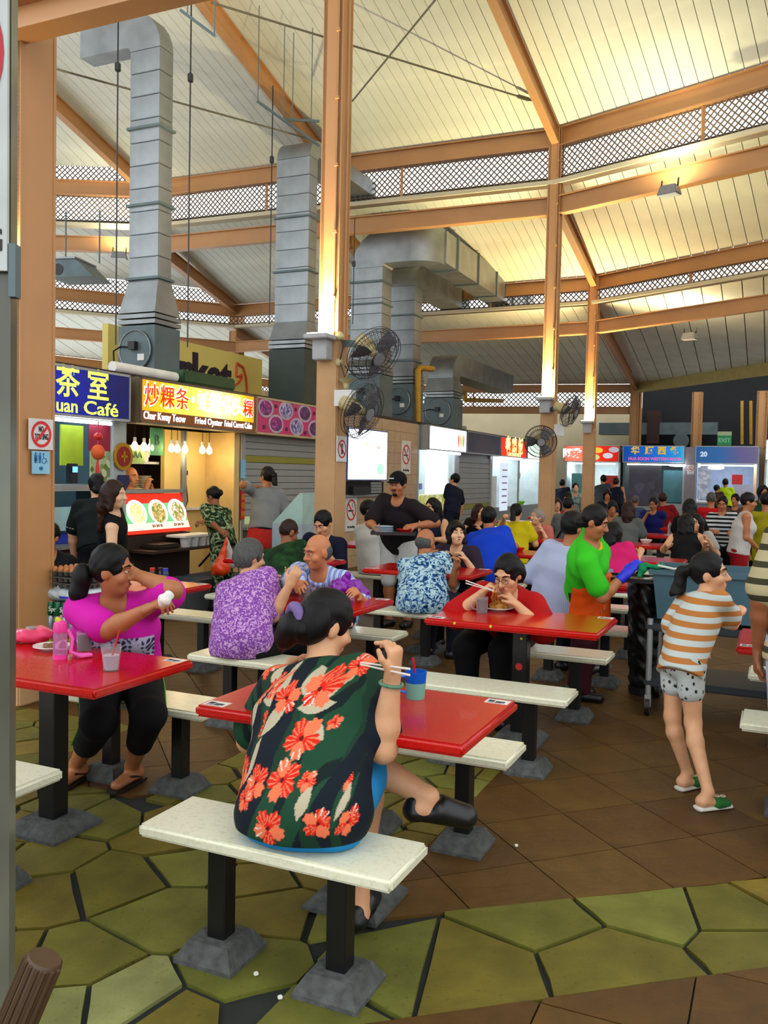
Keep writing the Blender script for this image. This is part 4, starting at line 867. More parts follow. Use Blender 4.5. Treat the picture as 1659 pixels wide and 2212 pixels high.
# ---- small boxes on the tall column
for o, nm, mb, m in ((colB, 'switch_box', MB().bb(.13, .33, -.2, -.08, 2.31, 2.48), white), (colB, 'junction', MB().sphere((.14, -.12, 3.06), (.05, .04, .05)), motm), (colB, 'junction', MB().sphere((.14, -.12, 2.78), (.045, .04, .045)), motm), (colB, 'speaker_horn', MB().lathe([(.02, 0), (.03, .05), (.09, .1)], 12, (.24, -.14, 2.5)), motm), (colB, 'dangling_wire', MB().tube([(.14, -.12, 3.05), (.2, -.14, 2.95), (.16, -.14, 2.8), (.22, -.14, 2.62), (.26, -.14, 2.7), (.22, -.14, 2.74)], .008, 5), blackp), (colC, 'switch_box', MB().bb(.14, .3, -.2, -.08, 2.3, 2.5), white)): part(nm, mb, m, o)
ns = hthing('no_entry_notice', 'small white notice with crossed-out figure on the tall column', 'sign', -4.49+.135, 8.6-.02, 0); nosmoke(ns, 0, -.0, 1.86, .23, False, True)
# ---- signs on the near column
sg = hthing('touting_sign', 'square white NO TOUTING sign with red ring on nearest column', 'sign', -4.64+.09, 4.5, 0)
zc = (atv(85, 938, -4.55)[2]); part('plate', MB().bb(0, .008, -.105, .105, zc-.103, zc+.103), white, sg)
n = 36; A = np.linspace(0, 2*math.pi, n, False); mb = MB(); mb.add([(.0095, .068*math.cos(a), zc+.068*math.sin(a)) for a in A]+[(.0095, .089*math.cos(a), zc+.089*math.sin(a)) for a in A], [(i, n+i, n+(i+1) % n, (i+1) % n) for i in range(n)]).bar((.0115, -.056, zc-.056), (.0115, .056, zc+.056), .002, .018, up=(0, 1, -1))
part('ring_symbol', mb, pr('bright sign red', '#d8202a', .5), sg); ik = pr('sign black', '#0c0c0e')
lettering('NO', .052, ik, sg, (.0095, -.003, zc+.033), RT, .0015, .042, depth=.001); lettering('TOUTING', .052, ik, sg, (.0095, 0, zc-.018), RT, .0015, .118, depth=.001)
sg = hthing('toilet_sign', 'pale blue toilet direction sign below the NO TOUTING sign', 'sign', -4.64+.09, 4.5, 0); zc = atv(85, 999, -4.55)[2]
part('plate', MB().bb(0, .008, -.076, .076, zc-.076, zc+.076), pr('toilet sign blue', '#8cc4dc', .5), sg); bk = pr('toilet sign ink', '#0f5f96', .5)
mb = MB()
for y, skirt in ((-.05, 1), (-.012, 0)):
    disc(mb, .009, y, zc+.06, .006, .007); mb.bb(.008, .0095, y-.011, y+.011, zc+.02, zc+.05); mb.bb(.008, .0095, y-.008, y+.008, zc-.005, zc+.02)
    if skirt: mb.add([(.0095, y-.008, zc+.03), (.0095, y+.008, zc+.03), (.0095, y+.014, zc+.008), (.0095, y-.014, zc+.008)], [(0, 1, 2, 3)])
mb.bb(.008, .0095, -.032, -.03, zc-.005, zc+.06); disc(mb, .009, .018, zc+.058, .006, .006); mb.tube([(.009, .018, zc+.05), (.009, .02, zc+.028), (.009, .04, zc+.028), (.009, .046, zc+.006), (.009, .052, zc+.008)], .003, 5)
mb.tube([(.009, .024+.018*math.cos(t), zc+.012+.018*math.sin(t)) for t in np.linspace(2.0, 6.2, 12)], .0025, 5)
mb.add([(.0095, -.018, zc-.03), (.0095, 0, zc-.03), (.0095, 0, zc-.02), (.0095, .018, zc-.04), (.0095, 0, zc-.06), (.0095, 0, zc-.05), (.0095, -.018, zc-.05)], [(0, 1, 2, 3, 4, 5, 6)])
part('symbols', mb, bk, sg)
# uplight on the near column
part('uplight', MB().bb(-.05, .05, -.32, -.16, 2.72, 2.92), lampm, colA)
ld = bpy.data.lights.new('uplight_lamp', 'AREA'); ld.energy = 9; ld.color = (1, .85, .5); ld.size = .1; lo = bpy.data.objects.new('uplight_lamp', ld); COL.objects.link(lo); lo.parent = colA; lo.location = (0, -.23, 2.96); lo.rotation_euler = (math.pi-.15, 0, 0)
# ---- floodlights on beams
def flood(x, y, z, label, rz=0):
    P = atz(x, y, z); k = thing('floodlight', label, 'lamp', P, rz)
    part('housing', MB().hexa([(-.16, -.1, -.08), (.16, -.1, -.08), (.16, .1, -.08), (-.16, .1, -.08), (-.12, -.08, .06), (.12, -.08, .06), (.12, .08, .06), (-.12, .08, .06)]), pr('floodlight grey', '#8e9094', .4, .4), k, bevel=.01); part('lens', MB().bb(-.14, .14, -.09, .09, -.09, -.08), pr('lamp lens', '#c8ccd0', .2), k)
    ld = bpy.data.lights.new('flood_lamp', 'AREA'); ld.energy = 20; ld.color = (1, .95, .68); ld.size = .2; ld.spread = math.radians(160); lo = bpy.data.objects.new('flood_lamp', ld); COL.objects.link(lo); lo.parent = k; lo.location = (0, -.2, .12); lo.rotation_euler = (math.pi-.35, 0, 0)
    for s_ in (-.13, .13): part('bracket', MB().bar((s_, 0, .04), (s_, .02, .16), .02, .02), blackm, k)
flood(1446, 410, 5.95, 'grey floodlight under the upper roof beam', -.75); flood(1490, 725, 4.68, 'grey floodlight under the lower roof beam', -.75); flood(258, 551, 5.95, 'grey floodlight under the beam left of the tall duct', .1)
k = thing('air_unit', 'dark hooded air unit behind the near column', 'air unit', aty(178, 590, 14.5), -.2)
part('body', MB().hexa([(-.42, -.3, -.12), (.36, -.3, -.12), (.36, .3, -.12), (-.42, .3, -.12), (-.42, -.3, .16), (.05, -.3, .16), (.05, .3, .16), (-.42, .3, .16)]), galvd, k); part('louvre', MB().tube([(-.25, -.31, 0), (-.25, -.28, 0)], .09, 14), blackp, k); part('lid', MB().bb(-.45, .06, -.33, .33, .16, .19), galv, k)
for s_ in (-.3, .3): part('hanger_rod', MB().tube([(s_, 0, .15), (s_, 0, 1.0)], .012, 6), galvd, k)
# ---- yellow gas pipes
k = thing('gas_pipe', 'yellow gas pipe rising beside the short duct', 'pipe', atv(903, 915, -6.85)); P0 = atv(903, 915, -6.85)
part('pipe', MB().tube([np.zeros(3), atv(903, 800, -6.85)-P0, atv(907, 795, -6.85)-P0, atv(935, 797, -6.85)-P0], .06, 10), yellowp, k, True)
k = thing('gas_pipe', 'yellow gas pipe running right of the short duct', 'pipe', atv(990, 845, -8)); P0 = atv(990, 845, -8)
part('pipe', MB().tube([np.zeros(3), atv(1004, 848, -8)-P0, atv(1005, 864, -8)-P0, atv(1085, 866, -8)-P0], .06, 10), yellowp, k, True)
for x in (1603, 1622):
    P0 = atu(x, 960, 30.3); k = thing('gas_pipe', 'yellow gas pipe in the dark recess, '+('nearer stall number twenty' if x == 1603 else 'nearer the cyan stall'), 'pipe', P0); part('pipe', MB().tube([np.zeros(3), atu(x, 866, 30.3)-P0], .05, 8), yellowp, k, True)
# ---- near wall at the picture's edge with the smoking sign, and handle
def t_wall():
    t = NT('polished grey wall'); t.base(t.ramp(t.noise(1.5, 3), [(.35, '#4f5044'), (.65, '#6d6e60')])).set(.2, 0, .5); return t.m
XW = (21-CX)/FPX*2.3
o = link('wall_near', MB().bb(XW-.55, XW, 2.3, 2.34, 0, 3.1).mesh('wall_near', t_wall()), None); o['kind'] = 'structure'; o['label'] = 'polished grey wall edge'
k = thing('smoking_board', 'large white NO SMOKING board with red ring on polished grey wall', 'sign', (XW-.27, 2.285, 0)); zr = aty(0, 115, 2.28)[2]
part('board', MB().bb(-.26, .27, -.008, .005, aty(0, 585, 2.28)[2], zr+.5), pr('grey white board', '#b4bab6', .5), k)
A = np.linspace(0, 2*math.pi, 40, False); n = 40; mb = MB(); mb.add([(-.0+.235*math.cos(a), -.010, zr+.235*math.sin(a)) for a in A]+[(.262*math.cos(a), -.010, zr+.262*math.sin(a)) for a in A], [(i, n+i, n+(i+1) % n, (i+1) % n) for i in range(n)]).bar((-.17, -.012, zr+.17), (.17, -.012, zr-.17), .002, .03, up=(1, 0, 1)); part('ring_symbol', mb, pr('board red', '#a80c20', .5), k)
part('cigarette_symbol', MB().bb(-.14, .12, -.011, -.008, zr-.03, zr+.01), ik, k)
lettering('NO SMOKING', .085, ik, k, (.008, -.009, aty(8, 522, 2.28)[2]), (math.pi/2, 0, 0), .002, .50, depth=.001)
part('edge_box', MB().bb(.272, .29, -.005, .03, aty(0, 640, 2.28)[2], aty(0, 525, 2.28)[2]), galvd, k)
k = thing('trolley_handle', 'brown ribbed wooden handle poking up from the floor edge', 'handle', aty(0, 2300, 1.9)); P0 = aty(0, 2300, 1.9); d = aty(98, 2068, 1.9)-P0
wd = pr('brown ribbed wood', '#4a3520', .5)
part('shaft', MB().tube([np.zeros(3), d*.97, d], [.042, .042, .036], 12), wd, k, True)
dn = d/np.linalg.norm(d); sx = np.cross(dn, [0, -1, 0]); sx /= np.linalg.norm(sx); sy = np.cross(sx, dn)
for i in range(7): a = -1.2+i*.4; off = .042*(math.sin(a)*sx+math.cos(a)*sy); part('rib', MB().tube([off, off+d*.98], .006, 5), wd, k)
# ================================================================ people: smooth bodies grown from limbs
def nz(v): v = np.array(v, float); return v/(np.linalg.norm(v)+1e-9)
class SDF:
    def __init__(s): s.p = []; s.cuts = []
    def seg(s, a, b, ra, rb=None, lat=None, wide=1., k=.02, sub=False):
        s.p.append(('s', np.array(a, float), np.array(b, float), ra, ra if rb is None else rb, None if lat is None else nz(lat), wide, k, sub)); return s
    def ell(s, c, r, R=None, k=.015, sub=False):
        s.p.append(('e', np.array(c, float), np.eye(3) if R is None else np.array(R), np.array(r, float), k, sub)); return s
    def path(s, pts, rs, k=.015, **kw):
        for i in range(len(pts)-1): s.seg(pts[i], pts[i+1], rs[i], rs[i+1], k=k, **kw)
        return s
    def cut(s, p, n, k=0): s.cuts.append((np.array(p, float), nz(n))); return s      # removes the side n points to
    def bounds(s):
        lo, hi = [], []
        for q in s.p:
            if q[-1]: continue
            if q[0] == 's': r = max(q[3], q[4])*max(q[6], 1)+.03; lo.append(np.minimum(q[1], q[2])-r); hi.append(np.maximum(q[1], q[2])+r)
            else: r = q[3].max()+.03; lo.append(q[1]-r); hi.append(q[1]+r)
        return np.min(lo, 0), np.max(hi, 0)
    def build(s, name, vox, wr=0., wf=22., seed=0):
        lo, hi = s.bounds(); n = np.ceil((hi-lo)/vox).astype(int)+2; A = np.full(n, .5, np.float32)
        ax = [(lo[i]+np.arange(n[i])*vox).astype(np.float32) for i in range(3)]
        for q in s.p:
            sub = q[-1]
            if q[0] == 's':
                _, a, b, ra, rb, lat, wide, k, _ = q; r = max(ra, rb)*max(wide, 1)+k+2.5*vox; l, h = np.minimum(a, b)-r, np.maximum(a, b)+r
            else: _, c, R, rad, k, _ = q; r = rad.max()+k+2.5*vox; l, h = c-r, c+r
            i0 = np.clip(np.floor((l-lo)/vox).astype(int), 0, n); i1 = np.clip(np.ceil((h-lo)/vox).astype(int)+1, 0, n)
            if (i1 <= i0).any(): continue
            X = ax[0][i0[0]:i1[0], None, None]; Y = ax[1][None, i0[1]:i1[1], None]; Z = ax[2][None, None, i0[2]:i1[2]]
            if q[0] == 's':
                ba = b-a; px, py, pz = X-a[0], Y-a[1], Z-a[2]
                if lat is not None and wide != 1:
                    t = (px*lat[0]+py*lat[1]+pz*lat[2])*(1-1/wide); px = px-lat[0]*t; py = py-lat[1]*t; pz = pz-lat[2]*t; tb = (ba @ lat)*(1-1/wide); ba = ba-lat*tb
                L = max(ba @ ba, 1e-9); hh = np.clip((px*ba[0]+py*ba[1]+pz*ba[2])/L, 0, 1)
                d = np.sqrt((px-ba[0]*hh)**2+(py-ba[1]*hh)**2+(pz-ba[2]*hh)**2)-(ra+(rb-ra)*hh)
            else:
                px, py, pz = X-c[0], Y-c[1], Z-c[2]; u = [(R[i][0]*px+R[i][1]*py+R[i][2]*pz)/rad[i] for i in range(3)]
                k0 = np.sqrt(u[0]**2+u[1]**2+u[2]**2); k1 = np.sqrt((u[0]/rad[0])**2+(u[1]/rad[1])**2+(u[2]/rad[2])**2)+1e-6; d = k0*(k0-1)/k1
            B = A[i0[0]:i1[0], i0[1]:i1[1], i0[2]:i1[2]]
            if sub:
                hh = np.clip(.5-.5*(B+d)/k, 0, 1); B[...] = B*(1-hh)-d*hh+k*hh*(1-hh)
            else:
                hh = np.clip(.5+.5*(B-d)/k, 0, 1); B[...] = B*(1-hh)+d*hh-k*hh*(1-hh)
        if wr:
            X, Y, Z = ax[0][:, None, None], ax[1][None, :, None], ax[2][None, None, :]; f = wf
            A += (wr*(np.sin(f*(X*.9+Z*.7)+1.3+seed)*np.sin(f*.6*(Y+.5*Z)+seed)+.6*np.sin(f*1.7*(Z+.4*X)+2.1*seed)*np.sin(f*1.1*(X-Y)))).astype(np.float32)
        for p, nn in s.cuts:
            A = np.maximum(A, ((ax[0][:, None, None]-p[0])*nn[0]+(ax[1][None, :, None]-p[1])*nn[1]+(ax[2][None, None, :]-p[2])*nn[2]).astype(np.float32))
        A = np.clip(A, -3*vox, 3*vox)
        A[0] = A[-1] = 3*vox; A[:, 0] = A[:, -1] = 3*vox; A[:, :, 0] = A[:, :, -1] = 3*vox
        g = openvdb.FloatGrid(3*vox); g.copyFromArray(np.ascontiguousarray(A)); pts, quads = g.convertToQuads(0.)
        me = bpy.data.meshes.new(name); nv, nq = len(pts), len(quads)
        if nv == 0: return me
        P = (pts*vox+lo).astype(np.float32); me.vertices.add(nv); me.vertices.foreach_set('co', P.ravel())
        me.loops.add(nq*4); me.loops.foreach_set('vertex_index', quads[:, ::-1].astype(np.int32).ravel()); me.polygons.add(nq)
        me.polygons.foreach_set('loop_start', np.arange(0, nq*4, 4, dtype=np.int32)); me.polygons.foreach_set('loop_total', np.full(nq, 4, dtype=np.int32)); me.polygons.foreach_set('use_smooth', np.ones(nq, bool))
        me.update(calc_edges=True); me.validate(); return me
def skinm(name, c):
    if name in MATS: return MATS[name]
    t = NT(name); t.base(t.ramp(t.noise(14, 3), [(.3, dark(c, .88)), (.7, dark(c, 1.06))])).set(.48, 0, .4); t.b.inputs['Subsurface Weight'].default_value = .0; MATS[name] = t.m; return t.m
SK = {'light': skinm('light skin', '#d09a72'), 'tan': skinm('tan skin', '#a96a42'), 'pale': skinm('pale skin', '#dcb08a'), 'brown': skinm('brown skin', '#8a5232'), 'ruddy': skinm('ruddy skin', '#c07a50')}
def hairm(name, c):
    if name in MATS: return MATS[name]
    t = NT(name); m = t.mapping((60, 60, 6)); n = t.noise(3, 2, m); t.base(t.ramp(n, [(.3, dark(c, .6)), (.7, dark(c, 1.4))])).set(.5, 0, .22); t.bump(n, .25, .006); MATS[name] = t.m; return t.m
HB = hairm('black hair', '#080607'); HBR = hairm('brown hair', '#2a160e'); HG = hairm('grey hair', '#4a4a48'); HW = hairm('silver hair', '#8a8078')
def cl(name, c, rough=.85):
    if name in MATS: return MATS[name]
    t = NT(name); t.base(t.ramp(t.noise(5, 3), [(.3, dark(c, .85)), (.7, dark(c, 1.08))])).set(rough, 0, .2); t.bump(t.noise(260, 2), .08, .002); MATS[name] = t.m; return t.m
EYEW = pr('eye white', '#cfc4b8', .3); EYED = pr('dark iris', '#0c0604', .15); LIPM = pr('lips', '#8a3a30', .45)
def ik(s, t, l1, l2, pole):
    d = t-s; L = np.linalg.norm(d); mx = (l1+l2)*.985
    if L > mx: t = s+d/L*mx; d = t-s; L = mx
    a = (l1*l1-l2*l2+L*L)/(2*L); h = math.sqrt(max(l1*l1-a*a, 0)); dn = d/L; p = np.array(pole, float); p = p-dn*(p @ dn); p = nz(p); return s+dn*a+p*h, t
def rot(ax, deg):
    return np.array(Matrix.Rotation(math.radians(deg), 3, Vector(ax)))
def hand(S, w, d, pal, side, sc=1., curl=35, r=.0085, fing=True, k=.006, spread=1.):
    d = nz(d); lat = nz(np.cross(d, pal)); pal = nz(np.cross(lat, d)); lat = lat*side
    S.seg(w, w+d*.078*sc, .021*sc, .02*sc, lat, 1.75, .012)
    if not fing: S.seg(w+d*.08*sc, w+d*.15*sc, .018*sc, .012*sc, lat, 1.7, .012); return
    for j, (o, L) in enumerate(((.027, .066), (.009, .075), (-.009, .069), (-.026, .053))):
        c = math.radians(curl*(1+.12*j)); b = w+d*.08*sc+lat*o*sc; d1 = nz(d*math.cos(c)+pal*math.sin(c)+lat*o*3*spread); m = b+d1*L*.52*sc; d2 = nz(d*math.cos(2*c)+pal*math.sin(2*c)+lat*o*2*spread)
        S.seg(b-d*.015, m, r*1.08*sc, r*sc, k=k); S.seg(m, m+d2*L*.5*sc, r*sc, r*.82*sc, k=.003)
    b = w+d*.02*sc+lat*.028*sc; m = b+nz(d*.7+lat*.55+pal*.35)*.045*sc; S.seg(b, m, .012*sc, .0105*sc, k=.012); S.seg(m, m+nz(d*.9+lat*.05+pal*.5)*.032*sc, .0105*sc, .0085*sc, k=.004)
def person(label, base, heading, S=1., sit=None, headpx=None, look=(0, 0, 0), hands=(None, None), poles=(None, None), top=None, sleeve=.6, bottom=None, cover=2., shoes=None, hair=('short', HB), skin='tan', vox=.012, b=1., bust=0, feet=None, knees=None,
           lean=None, collar=None, neck=1., group=None, face=False, shirt_wr=.003, sleeveflare=1.25, hem=.0, curl=(35, 35), palms=(None, None), skirt=False, extra=None, headscale=1., vshirt=None, tie=None, hip=None, D=.625, shw=1., zoff=0., hemz=.004, knee_out=.02, spine=0.):
    base = np.array(base, float); base[2] = 0; rz = -TH-math.radians(heading)
    root = thing('person', label, 'person', base, rz, group); Rm = np.array(Matrix.Rotation(rz, 3, 'Z')); toL = lambda P: Rm.T @ (np.array(P, float)-base)
    P0 = np.array([0, 0, (sit+.095*S*b) if sit is not None else .90*S+zoff])
    if hip is not None: P0 = P0+np.array(hip)
    # head
    up = np.array([0, 0, 1.])
    if headpx is not None:
        o = toL(CP); d = nz(Rm.T @ ray(*headpx)); oc = o-P0; Bq = oc @ d; Cq = oc @ oc-(D*S)**2; disc_ = Bq*Bq-Cq
        if disc_ < 0: H = o+d*(-Bq)
        else:
            t0, t1 = -Bq-math.sqrt(disc_), -Bq+math.sqrt(disc_); fwd = d[1] > 0
            H = o+d*(t1 if (lean or ('far' if fwd else 'near')) == 'far' else t0)
    else: H = P0+up*D*S+np.array([0, .03*S, 0])
    ax = nz(H-P0); hd = nz(ax*.35+up*.65+np.array([0, .12, 0])); N = H-hd*.155*S*neck
    r = np.array([1., 0, 0]); fw = nz(np.cross(up, r)); st = nz(N-P0)
    mid = (P0+N)/2+np.array([0, -1, 0])*(.05*(1-abs(st[2])) + spine)*S+up*.02*S*(1-st[2])   # gently rounded back
    q = lambda t: P0*(1-t)**2+mid*2*t*(1-t)+N*t*t
    rr = nz(r-st*(r @ st)); frt = nz(np.cross(st, rr)); frt = frt if frt[1] > 0 else -frt
    sw = .165*S*shw
    up2 = nz(q(.95)-q(.7)); sh = [q(.9)+rr*sw*sg+frt*.0 for sg in (1, -1)]
    # head frame
    yaw, pit, rol = look; hr = np.array([1., 0, 0]); hf = np.array([0, 1., 0]); hu = up.copy(); HR = rot((0, 0, 1), -yaw) @ rot((1, 0, 0), -pit) @ rot((0, 1, 0), rol); hr, hf, hu = HR @ hr, HR @ hf, HR @ hu
    hs = S*headscale*1.0; hl = lambda x, y, z: H+(hr*x+hf*y+hu*z)*hs; HA = np.array([hr, hf, hu])
    # arms
    arms = []
    for i, sg in enumerate((1, -1)):
        tgt = hands[i]
        if tgt is None: t = (np.array([sg*.13, .36*S, .82]) if sit is not None else sh[i]+np.array([sg*.06, .06, -.52*S]))
        else: t = toL(tgt)
        pole = poles[i] if poles[i] is not None else (np.array([sg*.55, -.35, -.9]))
        e, t = ik(sh[i], t, .275*S, .245*S, pole); arms.append((sh[i], e, t))
    # legs
    hj = [P0+np.array([sg*.085*S*b, .0, -.03*S]) for sg in (1, -1)]; legs = []
    for i, sg in enumerate((1, -1)):
        if sit is not None: kn = np.array([sg*(.1*S+knee_out), .40*S, sit+.035]); an = np.array([sg*.12, .36*S, .085])
        else: an = np.array([sg*.09*S, -.02+.03*sg, .085]); kn = (hj[i]+an)/2+np.array([0, .02, 0])
        if knees and knees[i] is not None: kn = toL(knees[i])
        if feet and feet[i] is not None: an = toL(feet[i][0])
        fd = np.array([sg*.12, 1, 0.]) if not (feet and feet[i] is not None and len(feet[i]) > 1) else Rm.T @ np.array(feet[i][1], float)
        legs.append((hj[i], kn, an, nz(fd)))
    B = SDF(); fing = vox <= .011
    tor = [(q(-.04), q(.28), .118*b, .102*b, 1.4), (q(.28), q(.62), .102*b, .108*b, 1.36), (q(.62), q(.86), .108*b, .072*(.6+.4*b), 1.5)]
    for a_, b_, ra, rb, wd in tor: B.seg(a_, b_, ra*S, rb*S, rr, wd, .05)
    B.seg(sh[0]-rr*.02, sh[1]+rr*.02, .05*S*(.5+.5*b), k=.05); B.seg(q(.9), H-hu*.04*hs, .055*S, .05*S, k=.03)
    if bust:
        for sg in (1, -1): B.ell(q(.62)+rr*sg*.075*S+frt*(.075*b*S), np.array([.06, .06, .06])*S*bust, k=.04)
    # head
    B.ell(hl(0, -.012, .022), np.array([.073, .09, .095])*hs, HA, .012); B.ell(hl(0, .022, -.045), np.array([.056, .062, .066])*hs, HA, .03); B.ell(hl(0, .055, -.088), np.array([.026, .024, .02])*hs, HA, .03)
    for sg in (1, -1): B.ell(hl(sg*.073, -.012, -.008), np.array([.012, .021, .034])*hs, HA, .008)
    if fing:
        for sg in (1, -1): B.ell(hl(sg*.04, .055, -.03), np.array([.026, .022, .024])*hs, HA, .02); B.ell(hl(sg*.031, .088, .008), np.array([.02, .014, .013])*hs, HA, .012, True); B.seg(hl(sg*.012, .079, .03), hl(sg*.048, .064, .03), .011*hs, .009*hs, k=.012)
        B.seg(hl(0, .08, .012), hl(0, .104, -.026), .009*hs, .0135*hs, k=.012); 
        for sg in (1, -1): B.ell(hl(sg*.012, .09, -.03), np.array([.01, .011, .009])*hs, HA, .008)
        B.seg(hl(-.016, .078, -.062), hl(.016, .078, -.062), .0105*hs, k=.012)
    else: B.seg(hl(0, .08, .012), hl(0, .1, -.026), .011*hs, .015*hs, k=.012)
    for i, sg in enumerate((1, -1)):
        s_, e, t = arms[i]; B.seg(s_, e, .05*S*b**.7, .04*S*b**.6, k=.03); fm = e+(t-e)*.3; B.seg(e, fm, .04*S*b**.6, .041*S*b**.5, k=.02); B.seg(fm, t, .041*S*b**.5, .026*S, k=.015)
        pal = palms[i] if palms[i] is not None else np.array([-sg*.5, 0, -.8]); hand(B, t, nz(t-e), pal, sg if False else (1 if sg > 0 else 1), S, curl[i], .0085 if fing else .011, fing)
    for (h_, kn, an, fd) in legs:
        B.seg(h_, kn, .083*S*b, .056*S*b**.5, k=.03); cf = kn+(an-kn)*.28+nz(np.array([0, -1, 0]))*.012; B.seg(kn, cf, .054*S*b**.5, .055*S*b**.6, k=.02); B.seg(cf, an, .055*S*b**.6, .034*S, k=.02)
        hl_ = an-fd*.035-up*.045; B.seg(an, hl_, .034*S, .033*S, k=.02); B.seg(hl_+up*.005, an+fd*.13*S-up*.058, .033*S, .022*S, np.cross(fd, up), 1.35, .02)
    body = link('body', B.build('body', vox), root); body.data.materials.append(SK[skin])
    # clothes
    c = .013 if vox < .01 else .016
    if bottom is not None:
        T = SDF(); T.seg(q(-.05), q(.3), (.118*b+c*.7/S)*S, (.104*b+c*.6/S)*S, rr, 1.4, .04)
        for (h_, kn, an, fd) in legs:
            f1 = min(cover, 1); f2 = max(0, cover-1); T.seg(h_, h_+(kn-h_)*f1, .085*S*b+c, (.085+(.058-.085)*f1)*S*b+c*1.3, k=.02)
            if f2 > 0: T.seg(kn, kn+(an-kn)*f2, .058*S*b+c*1.2, (.06+(.045-.06)*f2)*S+c, k=.02)
            if cover < 2:
                e_ = h_+(kn-h_)*f1 if f2 == 0 else kn+(an-kn)*f2; dd = (kn-h_) if f2 == 0 else (an-kn); T.cut(e_, dd) if False else None
        if skirt: T.seg(legs[0][1]*.5+hj[0]*.5, legs[1][1]*.5+hj[1]*.5, .1*S, k=.06)
        T.cut(q(.33), nz(st*.15+up*.85) if sit is not None else st)
        if sit is not None: T.cut((0, 0, sit+.002), (0, 0, -1)) if cover < .9 else None
        o = link('shorts' if cover < 1.05 else 'trousers', T.build('trousers', vox, shirt_wr*.8, 18, 1.), root); o.data.materials.append(bottom)
    if top is not None:
        T = SDF(); lo_ = -.10-hem if sit is None else -.07-hem; T.seg(q(lo_), q(.28), (.12*b+c/S)*S, (.106*b+c*1.2/S)*S, rr, 1.42, .04)
        for a_, b_, ra, rb, wd in tor[1:]: T.seg(a_, b_, ra*S+c*1.1, rb*S+c*.9, rr, wd, .05)
        T.seg(sh[0]-rr*.01, sh[1]+rr*.01, .05*S*(.5+.5*b)+c*.7, k=.05)
        if bust:
            for sg in (1, -1): T.ell(q(.62)+rr*sg*.075*S+frt*(.075*b*S), np.array([.06, .06, .06])*S*bust+c, k=.05)
        for i in range(2):
            s_, e, t = arms[i]
            if sleeve > 0:
                f = min(sleeve, 1); m_ = s_+(e-s_)*f; T.seg(s_, m_, .052*S*b**.7+c, (.048*S*b**.6+c)*(sleeveflare if sleeve <= 1 else 1), k=.035)
                if sleeve > 1: T.seg(e, e+(t-e)*(sleeve-1), .046*S+c, .034*S+c, k=.02)
        nb = q(.93)
        if sleeve == 0:
            for sg in (0, 1): T.ell(sh[sg]+rr*(1-2*sg)*.045, np.array([.075, .085, .075])*S, k=.01, sub=True)
        T.seg(nb+frt*.03+st*.03, H, .062*S, .06*S, k=.01, sub=True)
        if sit is not None: T.cut((0, 0, sit+hemz), (0, 0, -1))
        else: T.cut(q(lo_-.04), -st)
        o = link('shirt', T.build('shirt', vshirt or vox, shirt_wr, 20, 2.), root); o.data.materials.append(top); root['_sh'] = 1
        if collar is not None:
            C = SDF(); A = np.linspace(0, 2*math.pi, 13); cc_ = q(.965)+frt*.012; ring_ = [cc_+rr*.067*S*math.cos(a)+frt*.066*S*math.sin(a)-st*.028*S*max(0, math.sin(a)) for a in A]
            for i in range(12): C.seg(ring_[i], ring_[i+1], .014*S, k=.008)
            o = link('collar', C.build('collar', min(vox, .008)), root); o.data.materials.append(collar)
    if shoes is not None:
        for (h_, kn, an, fd) in legs:
            C = SDF(); he = an-fd*.045-up*.05; C.seg(he, an+fd*.135*S-up*.052, .04*S, .034*S, np.cross(fd, up), 1.3, .02); C.seg(an-up*.03, he, .042*S, .04*S, k=.02)
            o = link('shoe', C.build('shoe', vox), root); o.data.materials.append(shoes)
    # hair
    stl, hm = hair[0], hair[1]
    if stl:
        C = SDF(); g = .016*hs
        if stl == 'bald': C.ell(hl(0, -.022, -.005), np.array([.078, .088, .07])*hs, HA, .01); C.cut(hl(0, 0, .025), hu*1+hf*.25)
        elif stl == 'shaved': C.ell(hl(0, -.016, .026), np.array([.077, .092, .096])*hs, HA, .01)
        else: C.ell(hl(0, -.016, .03), np.array([.084, .1, .102])*hs, HA, .01)
        if stl in ('bob', 'long', 'fluffy'): C.ell(hl(0, -.035, -.01), np.array([.092 if stl != 'fluffy' else .098, .09, .1 if stl != 'fluffy' else .092])*hs, HA, .03)
        if stl == 'bob':
            for sg in (1, -1): C.seg(hl(sg*.07, .005, .03), hl(sg*.074, .012, -.085), .026*hs, .022*hs, k=.03)
            C.seg(hl(-.05, .07, .06), hl(.05, .07, .06), .022*hs, k=.03)
        if stl == 'long':
            L = hair[2] if len(hair) > 2 else .33; C.seg(hl(0, -.05, .0), hl(0, -.085, -.12), .075*hs, .06*hs, hr, 1.35, .03); e_ = hl(0, -.085, -.12); C.seg(e_, e_+nz(-up*1+np.array([0, -.12, 0]))*L*hs, .055*hs, .03*hs, hr, 1.5, .03)
            for sg in (1, -1): C.seg(hl(sg*.072, .0, .03), hl(sg*.08, .0, -.12), .026*hs, .03*hs, k=.03)
        C.ell(hl(0, .1, -.05 if stl == 'bob' else -.038), np.array([.066, .07 if stl == 'bob' else .066, .118 if stl == 'bob' else .128])*hs, HA, .012, True)
        if stl not in ('bob', 'long'): C.cut(hl(0, -.02, -.07), -hu*1+hf*.35)
        for sg in (1, -1):
            if stl not in ('bob', 'long'): C.ell(hl(sg*.09, .012, -.045), np.array([.03, .036, .05])*hs, HA, .01, True)
